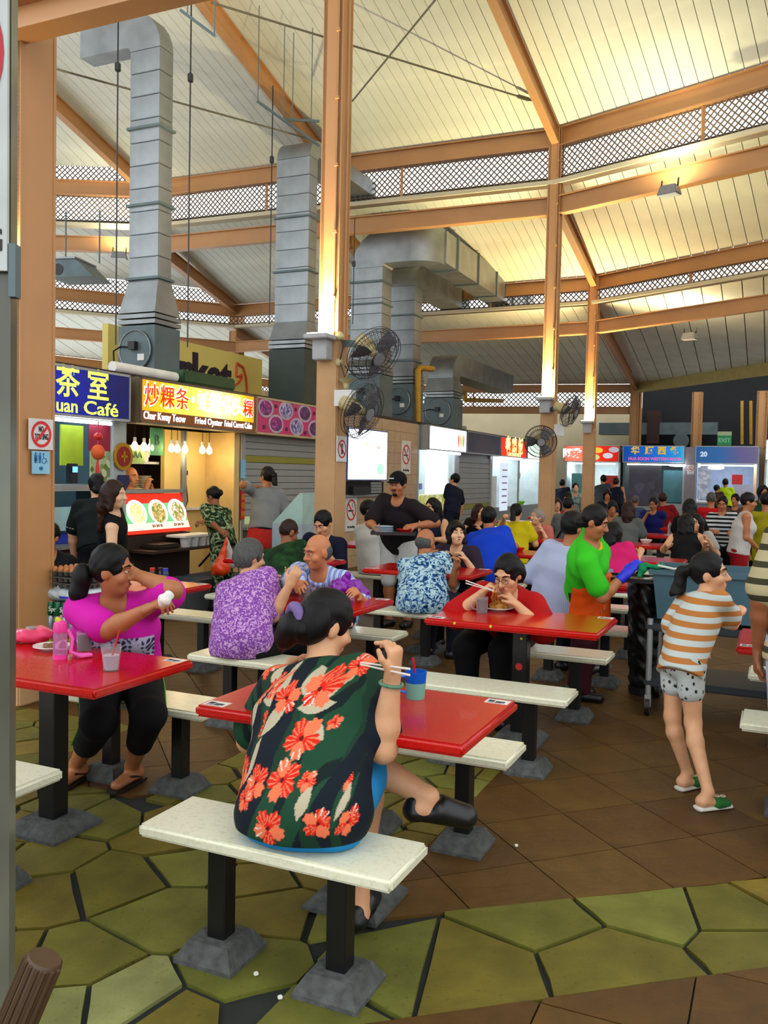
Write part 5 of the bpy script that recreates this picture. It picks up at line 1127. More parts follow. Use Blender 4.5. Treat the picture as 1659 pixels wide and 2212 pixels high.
        if stl == 'pony':
            L = hair[2] if len(hair) > 2 else .22; a_ = hl(0, -.1, .03); m_ = hl(0, -.15, .01); C.seg(a_, m_, .022*hs, .03*hs, k=.02); C.seg(m_, m_-up*L*.5*hs-hf*.02, .032*hs, .042*hs, k=.02); C.seg(m_-up*L*.5*hs-hf*.02, m_-up*L*hs-hf*.01, .042*hs, .014*hs, k=.02)
        if stl == 'bun': C.ell(hl(0, -.115, .0), np.array([.045, .04, .045])*hs, HA, .02)
        if stl == 'lowbun': C.ell(hl(0, -.1, -.045), np.array([.05, .04, .04])*hs, HA, .02)
        if stl == 'cap': pass
        o = link('hair', C.build('hair', min(vox, .01), .0025, 70, 3.), root); o.data.materials.append(hm)
    if face:
        for sg in (1, -1):
            o = part('eye', MB().sphere(hl(sg*.031, .0755, .007), .0105*hs, 10, 8), EYEW, root, 'all'); part('iris', MB().sphere(hl(sg*.031, .0825, .006), (.0055*hs), 8, 6), EYED, o, 'all')
            C = SDF(); C.seg(hl(sg*.016, .089, .03), hl(sg*.034, .086, .036), .004*hs, .0045*hs, k=.004); C.seg(hl(sg*.034, .086, .036), hl(sg*.052, .071, .029), .0045*hs, .003*hs, k=.004); o = link('eyebrow', C.build('eyebrow', .003), root); o.data.materials.append(hm if hm is not None else HB)
            C = SDF(); C.ell(hl(sg*.031, .0775, .0125), np.array([.0125, .0105, .0065])*hs, HA); o = link('eyelid', C.build('eyelid', .0025), root); o.data.materials.append(SK[skin])
        C = SDF(); C.seg(hl(-.018, .081, -.06), hl(0, .0905, -.0585), .0045*hs, .0055*hs, k=.005); C.seg(hl(0, .0905, -.0585), hl(.018, .081, -.06), .0055*hs, .0045*hs, k=.005); C.seg(hl(-.014, .082, -.069), hl(.014, .082, -.069), .0055*hs, k=.005); o = link('lips', C.build('lips', .0025), root); o.data.materials.append(LIPM)
    info = dict(root=root, H=H, hl=hl, HA=HA, arms=arms, legs=legs, q=q, st=st, rr=rr, frt=frt, toL=toL, Rm=Rm, base=base, hs=hs, S=S, sh=sh, P0=P0, hu=hu, hf=hf, hr=hr)
    if extra: extra(info)
    del_ = root.pop('_sh', None) if '_sh' in root.keys() else None
    return info
def child_sdf(I, name, C, vox, mat, wr=0.):
    o = link(name, C.build(name, vox, wr, 30, 1.), I['root']); o.data.materials.append(mat); return o
def seat(i, k, side, x):        # world place on a bench that shows at picture column x
    u = UK[k]+(NEAR if side == 'n' else FAR); return hp(v_at(x, u, .6), u)
# ================================================================ cloth prints
def pat(name, fn):
    t = NT(name); t.set(.85, 0, .2); fn(t); MATS[name] = t.m; return t.m
def f_purple(t):
    d = t.n('ShaderNodeTexNoise'); d.inputs['Scale'].default_value = 9; t.l(t.co(), d.inputs['Vector'])
    n = t.noise(62, 1, dist=1.2); t.base(t.ramp(n, [(.47, '#7a3f96'), (.53, '#8a50a4'), (.57, '#cfa8cf'), (.62, '#c094c4')]))
def f_bluestripe(t):
    w = t.wave(8.2, t.mapping((1, .4, .12)), 2.2, 1.5); t.base(t.ramp(w, [(.35, '#b9c4e0'), (.5, '#c4cee6'), (.62, '#4a64b4'), (.8, '#5c78c4'), (1, '#8fa4d8')]))
def f_orange(t):
    w = t.wave(5.6, t.mapping((.06, .05, 1)), .5, .8, 'Z'); t.base(t.ramp(w, [(.46, '#b8c0bc'), (.54, '#b07038')]))
def f_specks(t):
    v = t.vor(34, t.mapping((1, 1, .8))); n = t.noise(60, 1); t.base(t.ramp(t.math('ADD', v, t.math('MULTIPLY', n, .22)), [(.33, '#1c2a26'), (.39, '#b4b8b4')]))
def f_blueleaf(t):
    n = t.noise(15, 2, dist=2.2); m = t.noise(34, 1, dist=1.5); a = t.ramp(n, [(.40, '#123a6a'), (.45, '#2a62a0'), (.5, '#9fc0cc'), (.6, '#b0ccd4')]); bb = t.ramp(m, [(.36, '#1a4478'), (.42, '#ffffff')]); t.base(t.mix(.8, a, bb, 'MULTIPLY'))
def f_greenleaf(t):
    n = t.noise(17, 3, dist=1.2); t.base(t.ramp(n, [(.42, '#0c2414'), (.5, '#1a3a22'), (.56, '#7a8a60'), (.66, '#98a07c')]))
def f_army(t):
    n = t.noise(14, 3); t.base(t.ramp(n, [(.4, '#0c2410'), (.55, '#163818'), (.7, '#1c4420')]))
def f_check(t):
    a = t.wave(28, t.mapping((1, .3, 0)), 0, 1); c = t.wave(28, t.mapping((0, 0, 1)), 0, 1, 'Z'); t.base(t.mix(.5, t.ramp(a, [(.3, '#9aa2c0'), (.9, '#b6bcd2')]), t.ramp(c, [(.3, '#8f98ba'), (.9, '#b6bcd2')])))
def f_bw(t):
    w = t.wave(5, t.mapping((0, 0, 1)), .3, 1, 'Z'); t.base(t.ramp(w, [(.5, '#14161c'), (.56, '#b8bcc0')], 'LINEAR'))
def f_beige(t):
    w = t.wave(4.2, t.mapping((0, 0, 1), loc=(0, 0, .03)), 0, 1, 'Z'); t.base(t.ramp(w, [(.28, '#3a3a26'), (.33, '#b0a47e')]))
def f_denim(t): t.base(t.ramp(t.noise(40, 3), [(.3, '#8298b0'), (.7, '#b4c4d4')]))
def f_paletee(t): t.base(t.ramp(t.noise(14, 2), [(.4, '#5a8a8a'), (.55, '#a8b8b0')]))
P_purple, P_bstripe, P_orange, P_specks, P_bleaf, P_gleaf, P_army, P_check, P_bw, P_beige, P_denim, P_tee = [pat(n, f) for n, f in (('lilac floral print', f_purple), ('blue white stripe', f_bluestripe), ('orange white stripes', f_orange), ('white with dark sprigs', f_specks), ('blue leaf print', f_blueleaf), ('green leaf print', f_greenleaf), ('army green', f_army), ('pale blue check', f_check), ('black white stripes', f_bw), ('beige with dark bands', f_beige), ('pale denim', f_denim), ('pale teal print', f_paletee))]
def vcol(name, rough=.8):
    t = NT(name); a = t.n('ShaderNodeVertexColor', layer_name='print'); t.base(a.outputs['Color']).set(rough, 0, .2); t.bump(t.noise(260, 2), .06, .002); return t.m
def paint(me, cols):
    a = me.color_attributes.new('print', 'FLOAT_COLOR', 'POINT'); c = np.ones((len(me.vertices), 4), np.float32); c[:, :3] = cols; a.data.foreach_set('color', c.ravel())
def coords(me):
    v = np.empty(len(me.vertices)*3, np.float32); me.vertices.foreach_get('co', v); return v.reshape(-1, 3)
BLK = cl('black cloth', '#0b0b0e'); NAVY = cl('navy cloth', '#10152a'); MAROON = cl('dark plum cloth', '#241820'); WHT = cl('white cloth', '#c9c8c4'); GRY = cl('grey cloth', '#6a6c6c'); JEAN = cl('dark denim', '#141a28')
shoe_b = pr('black rubber shoe', '#0a0a0c', .4); sole_m = pr('pale sole', '#c8c4b8', .6)
chop_w = pr('white chopstick', '#d8cfc4', .4)
def chopsticks(label, tip, end, gap=.012, mat=chop_w, r=.0035):
    tip = np.array(tip); end = np.array(end); k = thing('chopsticks', label, 'chopsticks', end); d = tip-end; s = nz(np.cross(d, ZZ)); 
    for sg in (1, -1): part('stick', MB().tube([ZZ*sg*gap, d+ZZ*sg*gap*.3], [r*1.2, r*.8], 6), mat, k, True)
    return k
# ---------------------------------------------------------------- woman in the floral shirt
def flowers(I):
    me = next(o for o in I['root'].children if o.name.startswith('shirt')).data
    v = coords(me); x, z, y = v[:, 0], v[:, 2], v[:, 1]
    T = np.linspace(-.1, 1.1, 40); Q = np.array([I['q'](t) for t in T]); yq = np.interp(z, Q[:, 2], Q[:, 1]); backy = y < yq+.04; y = y-yq; s = np.where(backy, x, -x+.9); s = s+np.where(np.abs(x) > .17, np.sign(x)*(y-.0)*.8*np.where(backy, 1, 0), 0)
    L = lambda h: np.array(lin(h)); c = np.tile(L('#0c1620'), (len(v), 1))
    wob = .018*np.sin(z*9+s*22)+.012*np.sin(z*23+1+s*40); st = np.sin((s+wob)*44+z*5); big = np.sin(s*15+1.5*np.sin(z*6)+z*3)
    c[st > .25] = L('#143423'); c[(big > .35)] = L('#17402a'); c[(big > .35) & (np.sin((s+wob)*60-z*9) > .75)] = L('#0c1c1c')
    def leaf(cx, cz, a, l, w):
        dx, dz = s-cx, z-cz; u = dx*math.cos(a)+dz*math.sin(a); t = -dx*math.sin(a)+dz*math.cos(a); k = np.clip(u/l, -1, 1); m = (np.abs(u) < l) & (np.abs(t) < w*(1-k*k)**1.2+.0*k); c[m] = L('#b5a98e')
    def flower(cx, cz, R, ph):
        dx, dz = s-cx, z-cz; r = np.hypot(dx, dz); th = np.arctan2(dz, dx)+ph; edge = R*(.62+.38*np.abs(np.cos(2.5*th))**.7+.06*np.sin(17*th)); m = r < edge; pet = np.floor((th+math.pi)/(2*math.pi/5)).astype(int) % 5
        base = np.where((pet % 2 == 0)[:, None], L('#d2200f'), L('#e2714a')); c[m] = base[m]
        streak = np.sin(th*19+r*60) > .45; mm = m & streak & (r > R*.3) & (pet % 2 == 0); c[mm] = L('#e07a55'); mm = m & (np.sin(th*13+2) > .8) & (r > R*.45) & (pet == (1+int(abs(cx)*100)) % 5); c[mm] = L('#e0d4c8'); c[m & (r < R*.13)] = L('#5a0a08')
    # print laid out on the shirt's own back: s to the right, height
    Yb = 2.62+.12
    px = lambda X, Yp: (lambda P: (P[0], P[2]))(I['toL'](aty(X, Yp, 2.64+(1800-Yp)/400*.36)))
    for X, Yp, a, l, w in ((692, 1470, -.9, .05, .028), (712, 1512, .2, .06, .022), (604, 1545, 1.1, .07, .022), (612, 1480, -1.2, .035, .02), (720, 1560, -.5, .045, .02), (535, 1650, 1.4, .075, .02), (715, 1700, 1.4, .05, .018), (655, 1400, .1, .05, .018), (740, 1480, .9, .04, .02)): q = px(X, Yp); leaf(q[0], q[1], a, l, w)
    for X, Yp, R, ph in ((588, 1415, 0.044, .3), (572, 1460, 0.044, 1.2), (635, 1502, 0.047, .8), (718, 1478, 0.055, 2.2), (695, 1575, 0.055, .2), (658, 1660, 0.055, 3.0), (570, 1682, 0.049, 1.6), (690, 1395, 0.042, .5), (535, 1722, 0.035, .6), (610, 1772, 0.055, 1.5), (738, 1748, 0.044, 2.4), (770, 1440, 0.035, .7), (757, 1545, 0.019, .7), (530, 1580, 0.026, .2), (722, 1655, 0.026, .2)): q = px(X, Yp); flower(q[0], q[1], R, ph)
    paint(me, c)
def floral_extra(I):
    flowers(I); hl, hs, HA = I['hl'], I['hs'], I['HA']
    C = SDF(); C.ell(hl(-.03, -.12, -.045), np.array([.055, .04, .05])*hs, HA, .03); C.ell(hl(-.07, -.1, -.085), np.array([.048, .04, .042])*hs, HA, .03); C.seg(hl(-.085, -.09, -.1), hl(-.12, -.07, -.14), .028, .01, k=.03); C.ell(hl(.0, -.06, .0), np.array([.092, .06, .09])*hs, HA, .03); child_sdf(I, 'tied_hair', C, .006, HB, .002)
    C = SDF(); A = np.linspace(0, 2*math.pi, 15); rng2 = [1+.25*math.sin(7*a) for a in A]
    c0 = hl(-.028, -.118, -.012)
    for i in range(14): p = lambda j: c0+I['hr']*math.cos(A[j])*.036*hs+(I['hu']*.85-I['hf']*.4)*math.sin(A[j])*.036*hs; C.seg(p(i), p(i+1), .018*rng2[i], .018*rng2[i+1], k=.004)
    child_sdf(I, 'scrunchie', C, .005, cl('lilac satin', '#6f5a8e', .4), .003)
    e, t = I['arms'][0][1], I['arms'][0][2]; d = nz(t-e); a = nz(np.cross(d, [0, 0, 1])); b = np.cross(d, a); p0 = t-d*.03
    part('jade_bangle', MB().tube([p0+(a*math.cos(q)+b*math.sin(q))*.037 for q in np.linspace(0, 2*math.pi, 25)], .0065, 8), pr('green jade', '#4a7a5e', .15), I['root'], True)
    for (h_, kn, an, fd), nm in zip(I['legs'], 'RL'):
        up = np.array([0, 0, 1.]); C = SDF(); lat = nz(np.cross(fd, up)); u2 = nz(np.cross(lat, fd)); C.seg(an-fd*.04-u2*.05, an+fd*.14-u2*.052, .034, .036, lat, 1.25, .02); C.seg(an+fd*.05-u2*.03, an+fd*.135-u2*.045, .043, .034, lat, 1.25, .02); C.seg(an-u2*.02-fd*.045, an-u2*.05-fd*.045, .026, .034, lat, 1.2, .02); C.seg(an+u2*.035+fd*.0, an+u2*.09-fd*.01, .052, k=.006, sub=True)
        o = child_sdf(I, 'clog_shoe', C, .006, shoe_b)
        for j in range(1, 5): part('charm', MB().sphere(an+fd*(.06+.02*j)+u2*(.012-.016*j)+lat*(.018 if j % 2 else -.018), .006, 8, 6), [pr('pearl charm', '#c8c8c0', .3), pr('green charm', '#2a7a5a', .4)][j % 2], o)
pb = seat(0, 0, 'n', 652); pb = pb+UU*.02
I = person('woman in navy floral shirt with lilac scrunchie eating at red table, one leg crossed', pb, 4, 1.02, .45, (706, 1350), (28, 22, 0), (aty(848, 1458, 2.86), aty(610, 1470, 3.25)), (np.array([.75, -.55, -.9]), np.array([-.42, -.1, -.8])),
           top=vcol('navy floral cotton'), sleeve=.78, bottom=cl('sky blue cotton', '#1f86c4'), cover=.85, hair=('lowbun', HB), skin='light', vox=.006, vshirt=.0042, b=1.2, hem=.02,
           knees=(aty(800, 1640, 3.15), aty(752, 1618, 3.12)), feet=((atz(775, 1945, .1), (.25, 1, 0)), (aty(925, 1722, 2.98), (1, .05, -.12))), extra=floral_extra, sleeveflare=1.2, shw=.92, hemz=.035, curl=(50, 30), shirt_wr=.0025)
h = I['Rm'] @ I['arms'][0][2]+I['base']; mouth = I['Rm'] @ I['hl'](0, .12, -.07)+I['base']
chopsticks('white chopsticks held by the woman in the floral shirt', aty(778, 1433, 2.86), aty(886, 1452, 2.8), .01)
# ---------------------------------------------------------------- woman in magenta
def mag_extra(I):
    me = next(o for o in I['root'].children if o.name.startswith('shirt')).data; v = coords(me); L = lambda h: np.array(lin(h)); c = np.tile(L('#c4149a'), (len(v), 1)); m = (v[:, 1] > .02) & (v[:, 2] < .78) & (np.abs(v[:, 0]) < .16)
    n = np.sin(v[:, 0]*130+3*np.sin(v[:, 2]*60))*np.sin(v[:, 2]*120+2*np.sin(v[:, 0]*90)); c[m] = L('#b4acc8'); c[m & (n > .15)] = L('#2a2a4e'); paint(me, c)
    hl, hs, HA = I['hl'], I['hs'], I['HA']; C = SDF(); C.ell(hl(0, -.14, -.05), np.array([.05, .05, .07])*hs, HA, .02); C.ell(hl(.0, -.15, -.12), np.array([.045, .045, .06])*hs, HA, .02); child_sdf(I, 'tied_hair', C, .007, HB, .003)
    lime = pr('lime piping', '#4a8a1e', .6)
    for i in (0, 1):
        h_, kn, an, fd = I['legs'][i]; sg = 1-2*i; o = np.array([sg*.078, 0, 0]); part('side_piping', MB().tube([h_+np.array([sg*.108, 0, .0]), (h_+kn)/2+np.array([sg*.098, 0, .03]), kn+np.array([sg*.082, 0, 0]), kn+(an-kn)*.5+np.array([sg*.072, 0, 0])], .005, 5), lime, I['root'], True)
        q = part('flip_flop', MB().prism([(-.045, -.07), (.045, -.07), (.05, .12), (.03, .17), (-.03, .17), (-.05, .12)], 0, .014), pr('dark sandal', '#120c0a', .5), I['root']); q.location = (an[0], an[1], max(an[2]-.085, .001)); q.rotation_euler = (0, 0, -math.atan2(fd[0], fd[1]))
        part('sandal_strap', MB().tube([np.array([-.045, .0, .03])+an-np.array([0, 0, .085]), np.array([0, .07, .055])+an-np.array([0, 0, .085]), np.array([.045, .0, .03])+an-np.array([0, 0, .085])], .006, 5), pr('dark sandal', '#120c0a'), I['root'])
mb_ = seat(-1, 0, 'f', 262)
I = person('woman in magenta shirt with hand raised to her face at red table', mb_, 140, 1.0, .45, (243, 1232), (-75, 5, 0), (aty(318, 1316, 4.0), aty(292, 1240, 4.25)), (np.array([.5, .2, -1]), np.array([-1, .3, -1.0])), top=vcol('magenta cotton'), sleeve=.8, bottom=BLK, cover=1.5, hair=('short', HB), skin='tan', vox=.0065, vshirt=.005, b=1.15, bust=1.0,
           knees=(aty(215, 1560, 4.05), aty(320, 1545, 4.1)), feet=((atz(165, 1650, .09), (-.2, -1, 0)), (atz(285, 1655, .09), (-.35, -1, 0))), extra=mag_extra, curl=(45, 12), palms=(None, np.array([-1., .2, 0])), face=True)
tq = I['Rm'] @ (I['arms'][0][2]+nz(I['arms'][0][2]-I['arms'][0][1])*.1)+I['base']
C = SDF(); C.ell((0, 0, 0), (.03, .022, .028), k=.01); C.ell((.015, .01, .015), (.022, .02, .022), k=.01); C.ell((-.012, .012, -.018), (.02, .016, .022), k=.01)
o = link('paper_tissue', C.build('paper_tissue', .004, .003, 90), None, tq+np.array([.01, -.03, .01])); o.data.materials.append(whitep); tag(o, 'crumpled white tissue in the hand of the woman in magenta', 'tissue')
# ---------------------------------------------------------------- old couple
I = person('grey-haired woman in lilac floral blouse eating beside old man', seat(-1, 1, 'n', 522), 12, .98, .45, (541, 1203), (20, 12, 0), (aty(626, 1262, 5.62), None), (np.array([.9, -.3, -1.0]), None), top=P_purple, sleeve=.85, bottom=BLK, hair=('fluffy', HG), skin='light', vox=.0075, b=1.2, shoes=shoe_b, hem=.02, sleeveflare=1.2)
chopsticks('white chopsticks held by the grey-haired woman in lilac', aty(588, 1250, 5.9), aty(632, 1252, 5.6), .008)
def old_extra(I):
    hl, hs = I['hl'], I['hs']; part('shirt_placket', MB().tube([I['q'](.88)+I['frt']*.1, I['q'](.6)+I['frt']*.135, I['q'](.35)+I['frt']*.135], .006, 5), pr('dark cord', '#1a1c30', .6), I['root'])
I = person('balding old man in blue and white striped shirt looking aside', seat(-1, 1, 'f', 712), 178, 1.02, .45, (686, 1192), (32, 12, -4), (aty(640, 1262, 5.75), atz(772, 1285, .8)), (np.array([1.0, -.1, -.9]), None), top=P_bstripe, sleeve=.85, bottom=BLK, hair=('bald', HG), skin='ruddy', vox=.0065, b=1.15, collar=P_bstripe, face=True, shoes=shoe_b, extra=old_extra, D=.64)
chopsticks('wooden chopsticks held by the old man in stripes', aty(648, 1285, 5.85), aty(616, 1228, 5.62), .008, pr('bamboo', '#b89a6a', .5))
# ---------------------------------------------------------------- woman in red polo eating noodles
def red_extra(I):
    hl, hs, R_ = I['hl'], I['hs'], I['root']; gl = pr('spectacle frame', '#2a2220', .4)
    for sg in (1, -1): part('spectacles', MB().tube([hl(sg*.032+.024*math.cos(t), .097, .004+.018*math.sin(t)) for t in np.linspace(0, 2*math.pi, 17)], .0018, 5), gl, R_)
    part('spectacles', MB().tube([hl(-.01, .1, .006), hl(.01, .1, .006)], .0018, 5), gl, R_)
    part('placket_trim', MB().tube([I['q'](.9)+I['frt']*.1, I['q'](.72)+I['frt']*.15], .008, 6), WHT, R_)
    for i in (0, 1): s_, e, t = I['arms'][i]; d = nz(e-s_); p = s_+(e-s_)*.86; a = nz(np.cross(d, [0, 1, .3])); b = np.cross(d, a); part('cuff_trim', MB().tube([p+(a*math.cos(q)+b*math.sin(q))*.078 for q in np.linspace(0, 2*math.pi, 21)], .006, 5), WHT, R_)
RED = cl('red polo cotton', '#a80c10')
I = person('woman in red polo shirt and spectacles lifting noodles with chopsticks', seat(0, 1, 'f', 1090), 182, 1.0, .45, (1097, 1240), (12, 26, 0), (aty(1040, 1282, 5.55), aty(1118, 1308, 5.5)), (np.array([1, -.2, -.9]), np.array([-1, -.1, -.8])), top=RED, sleeve=.85, bottom=BLK, hair=('fluffy', HB), skin='light', vox=.0065, b=1.3, bust=1.05, collar=RED, face=True, shoes=shoe_b, extra=red_extra, sleeveflare=1.4, knees=(None, None), curl=(50, 30))
chopsticks('white chopsticks of the woman in red lifting noodles', aty(1066, 1276, 5.42), aty(1006, 1257, 5.48), .008)
# ---------------------------------------------------------------- cleaner
GRN = cl('bright green polo', '#35b81e'); YEL = cl('yellow collar', '#d8b410'); ORG = cl('orange apron cloth', '#e0500c', .6)
def clean_extra(I):
    R_ = I['root']; q, S = I['q'], I['S']; C = SDF(); C.seg(q(.22)+I['frt']*.01, q(.0)+I['frt']*.02, .16, .175, I['rr'], 1.3, .03); C.seg(q(.0)+I['frt']*.02, q(0)+I['frt']*.03-np.array([0, 0, .26]), .175, .16, I['rr'], 1.3, .03); C.cut(q(0)-I['frt']*.075, -I['frt']); C.cut(q(0)-np.array([0, 0, .34]), (0, 0, -1)); C.cut(q(.24), (0, 0, 1)); child_sdf(I, 'apron', C, .008, ORG, .003)
    e, t = I['arms'][0][1], I['arms'][0][2]; C = SDF(); d = nz(t-e); C.seg(t-d*.05, t, .036, .034, k=.02); hand(C, t, d, np.array([-.5, 0, -.8]), 1, S*1.12, 22, .0098, True); child_sdf(I, 'rubber_glove', C, .006, pr('blue rubber glove', '#1a24c8', .5))
I = person('cleaner in bright green polo with yellow collar, orange apron and blue glove', hp(v_at(1262, 6.42, .8), 6.42), 80, .93, None, (1285, 1128), (8, 20, 0), (aty(1352, 1240, 6.0), None), (np.array([.3, -.6, -1]), None), top=GRN, sleeve=.68, bottom=cl('maroon trousers', '#3a1018'), hair=('lowbun', HB), skin='tan', vox=.007, b=1.15, bust=1., collar=YEL, face=True, shoes=shoe_b, extra=clean_extra, curl=(22, 30), hem=-.04, shirt_wr=.004)
# ---------------------------------------------------------------- girl
def girl_extra(I):
    for (h_, kn, an, fd) in I['legs']:
        lat = nz(np.cross(fd, [0, 0, 1])); p = an-np.array([0, 0, .085]); C = SDF(); C.seg(p-fd*.055+np.array([0, 0, .012]), p+fd*.12+np.array([0, 0, .012]), .014, .013, lat, 2.6, .005); o = child_sdf(I, 'slipper_sole', C, .005, sole_m)
        C = SDF(); C.seg(p+fd*.045+np.array([0, 0, .03]), p+fd*.1+np.array([0, 0, .022]), .033, .026, lat, 1.25, .01); child_sdf(I, 'slipper_strap', C, .005, pr('green velvet', '#0e5a1c', .8))
        for a in (.05, .085): part('buckle', MB().tube([p+fd*(a+.012*math.cos(t))+lat*.012*math.sin(t)+np.array([0, 0, .064-.1*(a-.05)]) for t in np.linspace(0, 2*math.pi, 13)], .003, 5), pr('pale gold buckle', '#c8b894', .3), I['root'])
gb = hp(-.42, 4.72)
I = person('girl in orange striped tee and white shorts standing by grey trolley', gb, 48, .765, None, (1533, 1240), (42, -2, 0), (aty(1598, 1322, 4.75), aty(1500, 1398, 4.55)), (np.array([.6, -.5, -1]), np.array([-1, -.2, -.3])), top=P_orange, sleeve=.62, bottom=P_specks, cover=.42, hair=('pony', HB, .26), skin='light', vox=.006, b=.93, headscale=1.2, feet=((atz(1530, 1712, .085), (.8, .25, 0)), (atz(1485, 1670, .085), (.7, .4, 0))), extra=girl_extra, face=True, hem=.1, sleeveflare=1.5, shirt_wr=.005)
# ---------------------------------------------------------------- man at the picture's edge
I = person('man in beige tee with dark sleeve bands and pale denim shorts', aty(1775, 1200, 3.82), -10, 1.02, None, None, (0, 0, 0), (aty(1648, 1440, 3.85), None), (np.array([0.2, -.4, -.5]), np.array([-.6, -.4, -.6])), top=P_beige, sleeve=.8, bottom=P_denim, cover=.95, hair=('short', HB), skin='brown', vox=.008, b=1.15, shoes=pr('dark red sandal', '#3a0e10', .6), hem=.06)
# ---------------------------------------------------------------- standing man with tray
def cap_extra(I):
    hl, hs, HA = I['hl'], I['hs'], I['HA']; C = SDF(); C.ell(hl(0, -.012, .045), np.array([.086, .1, .085])*hs, HA, .01); C.cut(hl(0, 0, .028), -I['hu']); o = child_sdf(I, 'cap', C, .008, BLK)
    C = SDF(); C.ell(hl(0, .1, .036), np.array([.068, .06, .009])*hs, HA, .01); link('brim', C.build('brim', .006), o).data.materials.append(BLK); part('cap_logo', MB().box(hl(.02, .092, .07), (.05, .01, .012)), WHT, I['root'])
    C = SDF(); C.seg(hl(-.022, .089, -.05), hl(.022, .089, -.05), .006, k=.006); C.ell(hl(0, .068, -.09), np.array([.026, .022, .022])*hs, HA); child_sdf(I, 'goatee', C, .005, HB)
PLUM = cl('dark plum tee', '#1c1418')
cb_ = hp(v_at(862, 8.5, 1.), 8.5)
I = person('man in black cap and dark tee carrying a tray of plates', cb_, 182, 1.03, None, (859, 1046), (0, 8, 0), (aty(812, 1140, 8.75), aty(895, 1136, 8.8)), (np.array([1, -.4, -.6]), np.array([-1, -.4, -.6])), top=PLUM, sleeve=.8, bottom=WHT, cover=1.0, hair=('short', HB), skin='tan', vox=.009, b=1.14, shw=.97, face=True, shoes=shoe_b, extra=cap_extra, hem=.08, D=.62)
# ---------------------------------------------------------------- others, by where they sit or stand
mid = dict(vox=.0105, shoes=shoe_b)
def P(label, where, hd, S, sit, hpx, look, top, bottom=BLK, **kw):
    a = dict(mid); a.update(kw); return person(label, where, hd, S, sit, hpx, look, top=top, bottom=bottom, **a)
def stand(x, v): return atv(x, 1060, v)
P('balding man in blue leaf print shirt seen from behind', seat(-1, 2, 'n', 912), 6, 1.04, .45, (920, 1172), (10, 15, 0), P_bleaf, JEAN, sleeve=.85, hair=('bald', HG), b=1.18, vox=.009, hands=(atz(985, 1225, .82), None), hem=.04)
P('woman with black bob in dark plum top across from leaf shirt man', seat(-1, 2, 'f', 1000), 178, .96, .45, (985, 1152), (-38, -4, 0), cl('dark violet top', '#2c2230'), sleeve=.8, hair=('bob', HB), skin='pale', face=True, vox=.008, bust=.9)
P('heavy man in royal blue polo seen from behind', seat(-1, 3, 'n', 1062), 2, 1.06, .45, (1056, 1120), (0, 12, 0), cl('royal blue', '#0c3cc0'), JEAN, sleeve=.85, hair=('short', HB), b=1.38)
P('woman in yellow tee with dark ponytail seen from behind', seat(-1, 4, 'n', 1112), 0, .97, .45, (1115, 1107), (0, 5, 0), cl('yellow tee', '#c8b40c'), sleeve=.6, hair=('pony', HB, .3), skin='light', hands=(None, aty(1090, 1105, 11.2)))
P('silver-haired woman in pink blouse', seat(-1, 4, 'f', 1168), 182, .95, .45, (1160, 1116), (35, 0, 0), cl('salmon blouse', '#b8665c'), sleeve=.9, hair=('fluffy', HW), skin='pale', face=True, vox=.009)
P('man in grey tee with a dark shoulder strap seen from behind', seat(-1, 5, 'n', 1222), 5, 1., .45, (1228, 1092), (10, 15, 0), cl('mid grey tee', '#5a5c5c'), JEAN, hair=('short', HB), extra=lambda I: part('strap', MB().tube([I['q'](.9)+I['rr']*.1-I['frt']*.06, I['q'](.6)-I['frt']*.155, I['q'](.1)-I['rr']*.14-I['frt']*.13], .014, 6), BLK, I['root']))
P('person in pale blue checked shirt behind the cleaner', seat(0, 2, 'n', 1192), 20, 1.04, .45, (1238, 1140), (10, 10, 0), P_check, JEAN, sleeve=1.5, hair=('short', HB), b=1.15, vox=.008, hands=(None, atz(1165, 1238, .8)), lean='far')
P('woman with long black hair and pink top right of the cleaner', seat(0, 3, 'n', 1328), 12, .96, .45, (1326, 1152), (10, 15, 0), cl('hot pink top', '#c81a64'), hair=('long', HB, .42), skin='light')
P('woman in grey dress with long brown hair seen from behind', seat(-1, 5, 'n', 1350), 0, .98, .45, (1358, 1100), (0, 8, 0), cl('grey dress', '#5e605e'), sleeve=.7, hair=('long', HBR, .3), skin='light')
P('young man in blue tee eating with chopsticks, facing the aisle', seat(-1, 6, 'f', 1412), 182, 1., .45, (1411, 1088), (5, 20, 0), cl('blue tee', '#141a5a'), hair=('short', HB), face=True, hands=(atz(1395, 1115, .92), atz(1425, 1118, .86)))
P('man in dark red tee behind the young man in blue', seat(-1, 7, 'n', 1440), 0, 1., .45, (1432, 1078), (0, 10, 0), cl('dark red tee', '#7a0c14'), hair=('short', HBR), b=1.1)
P('woman in black sleeveless top seen from behind, elbows out', seat(0, 4, 'n', 1482), 0, .98, .45, (1482, 1130), (0, 8, 0), BLK, sleeve=0, hair=('long', HB, .22), skin='light', hands=(atz(1525, 1178, .8), atz(1440, 1178, .8)), vox=.009)
P('woman with long wavy black hair facing the black sleeveless top', seat(0, 4, 'f', 1510), 180, .95, .45, (1503, 1130), (15, 2, 0), cl('off white tee', '#a8a49c'), hair=('long', HB, .2), skin='light', face=True, vox=.009)
P('grey-cropped man in red tee seen from behind', seat(0, 6, 'n', 1533), -5, 1., .45, (1536, 1078), (0, 5, 0), cl('bright red tee', '#b01018'), hair=('shaved', HG))
P('man in black and white striped polo facing the tables', seat(0, 5, 'f', 1563), 180, 1., .45, (1560, 1088), (0, 18, 0), P_bw, hair=('short', HB), face=True, sleeve=.8, b=1.15)
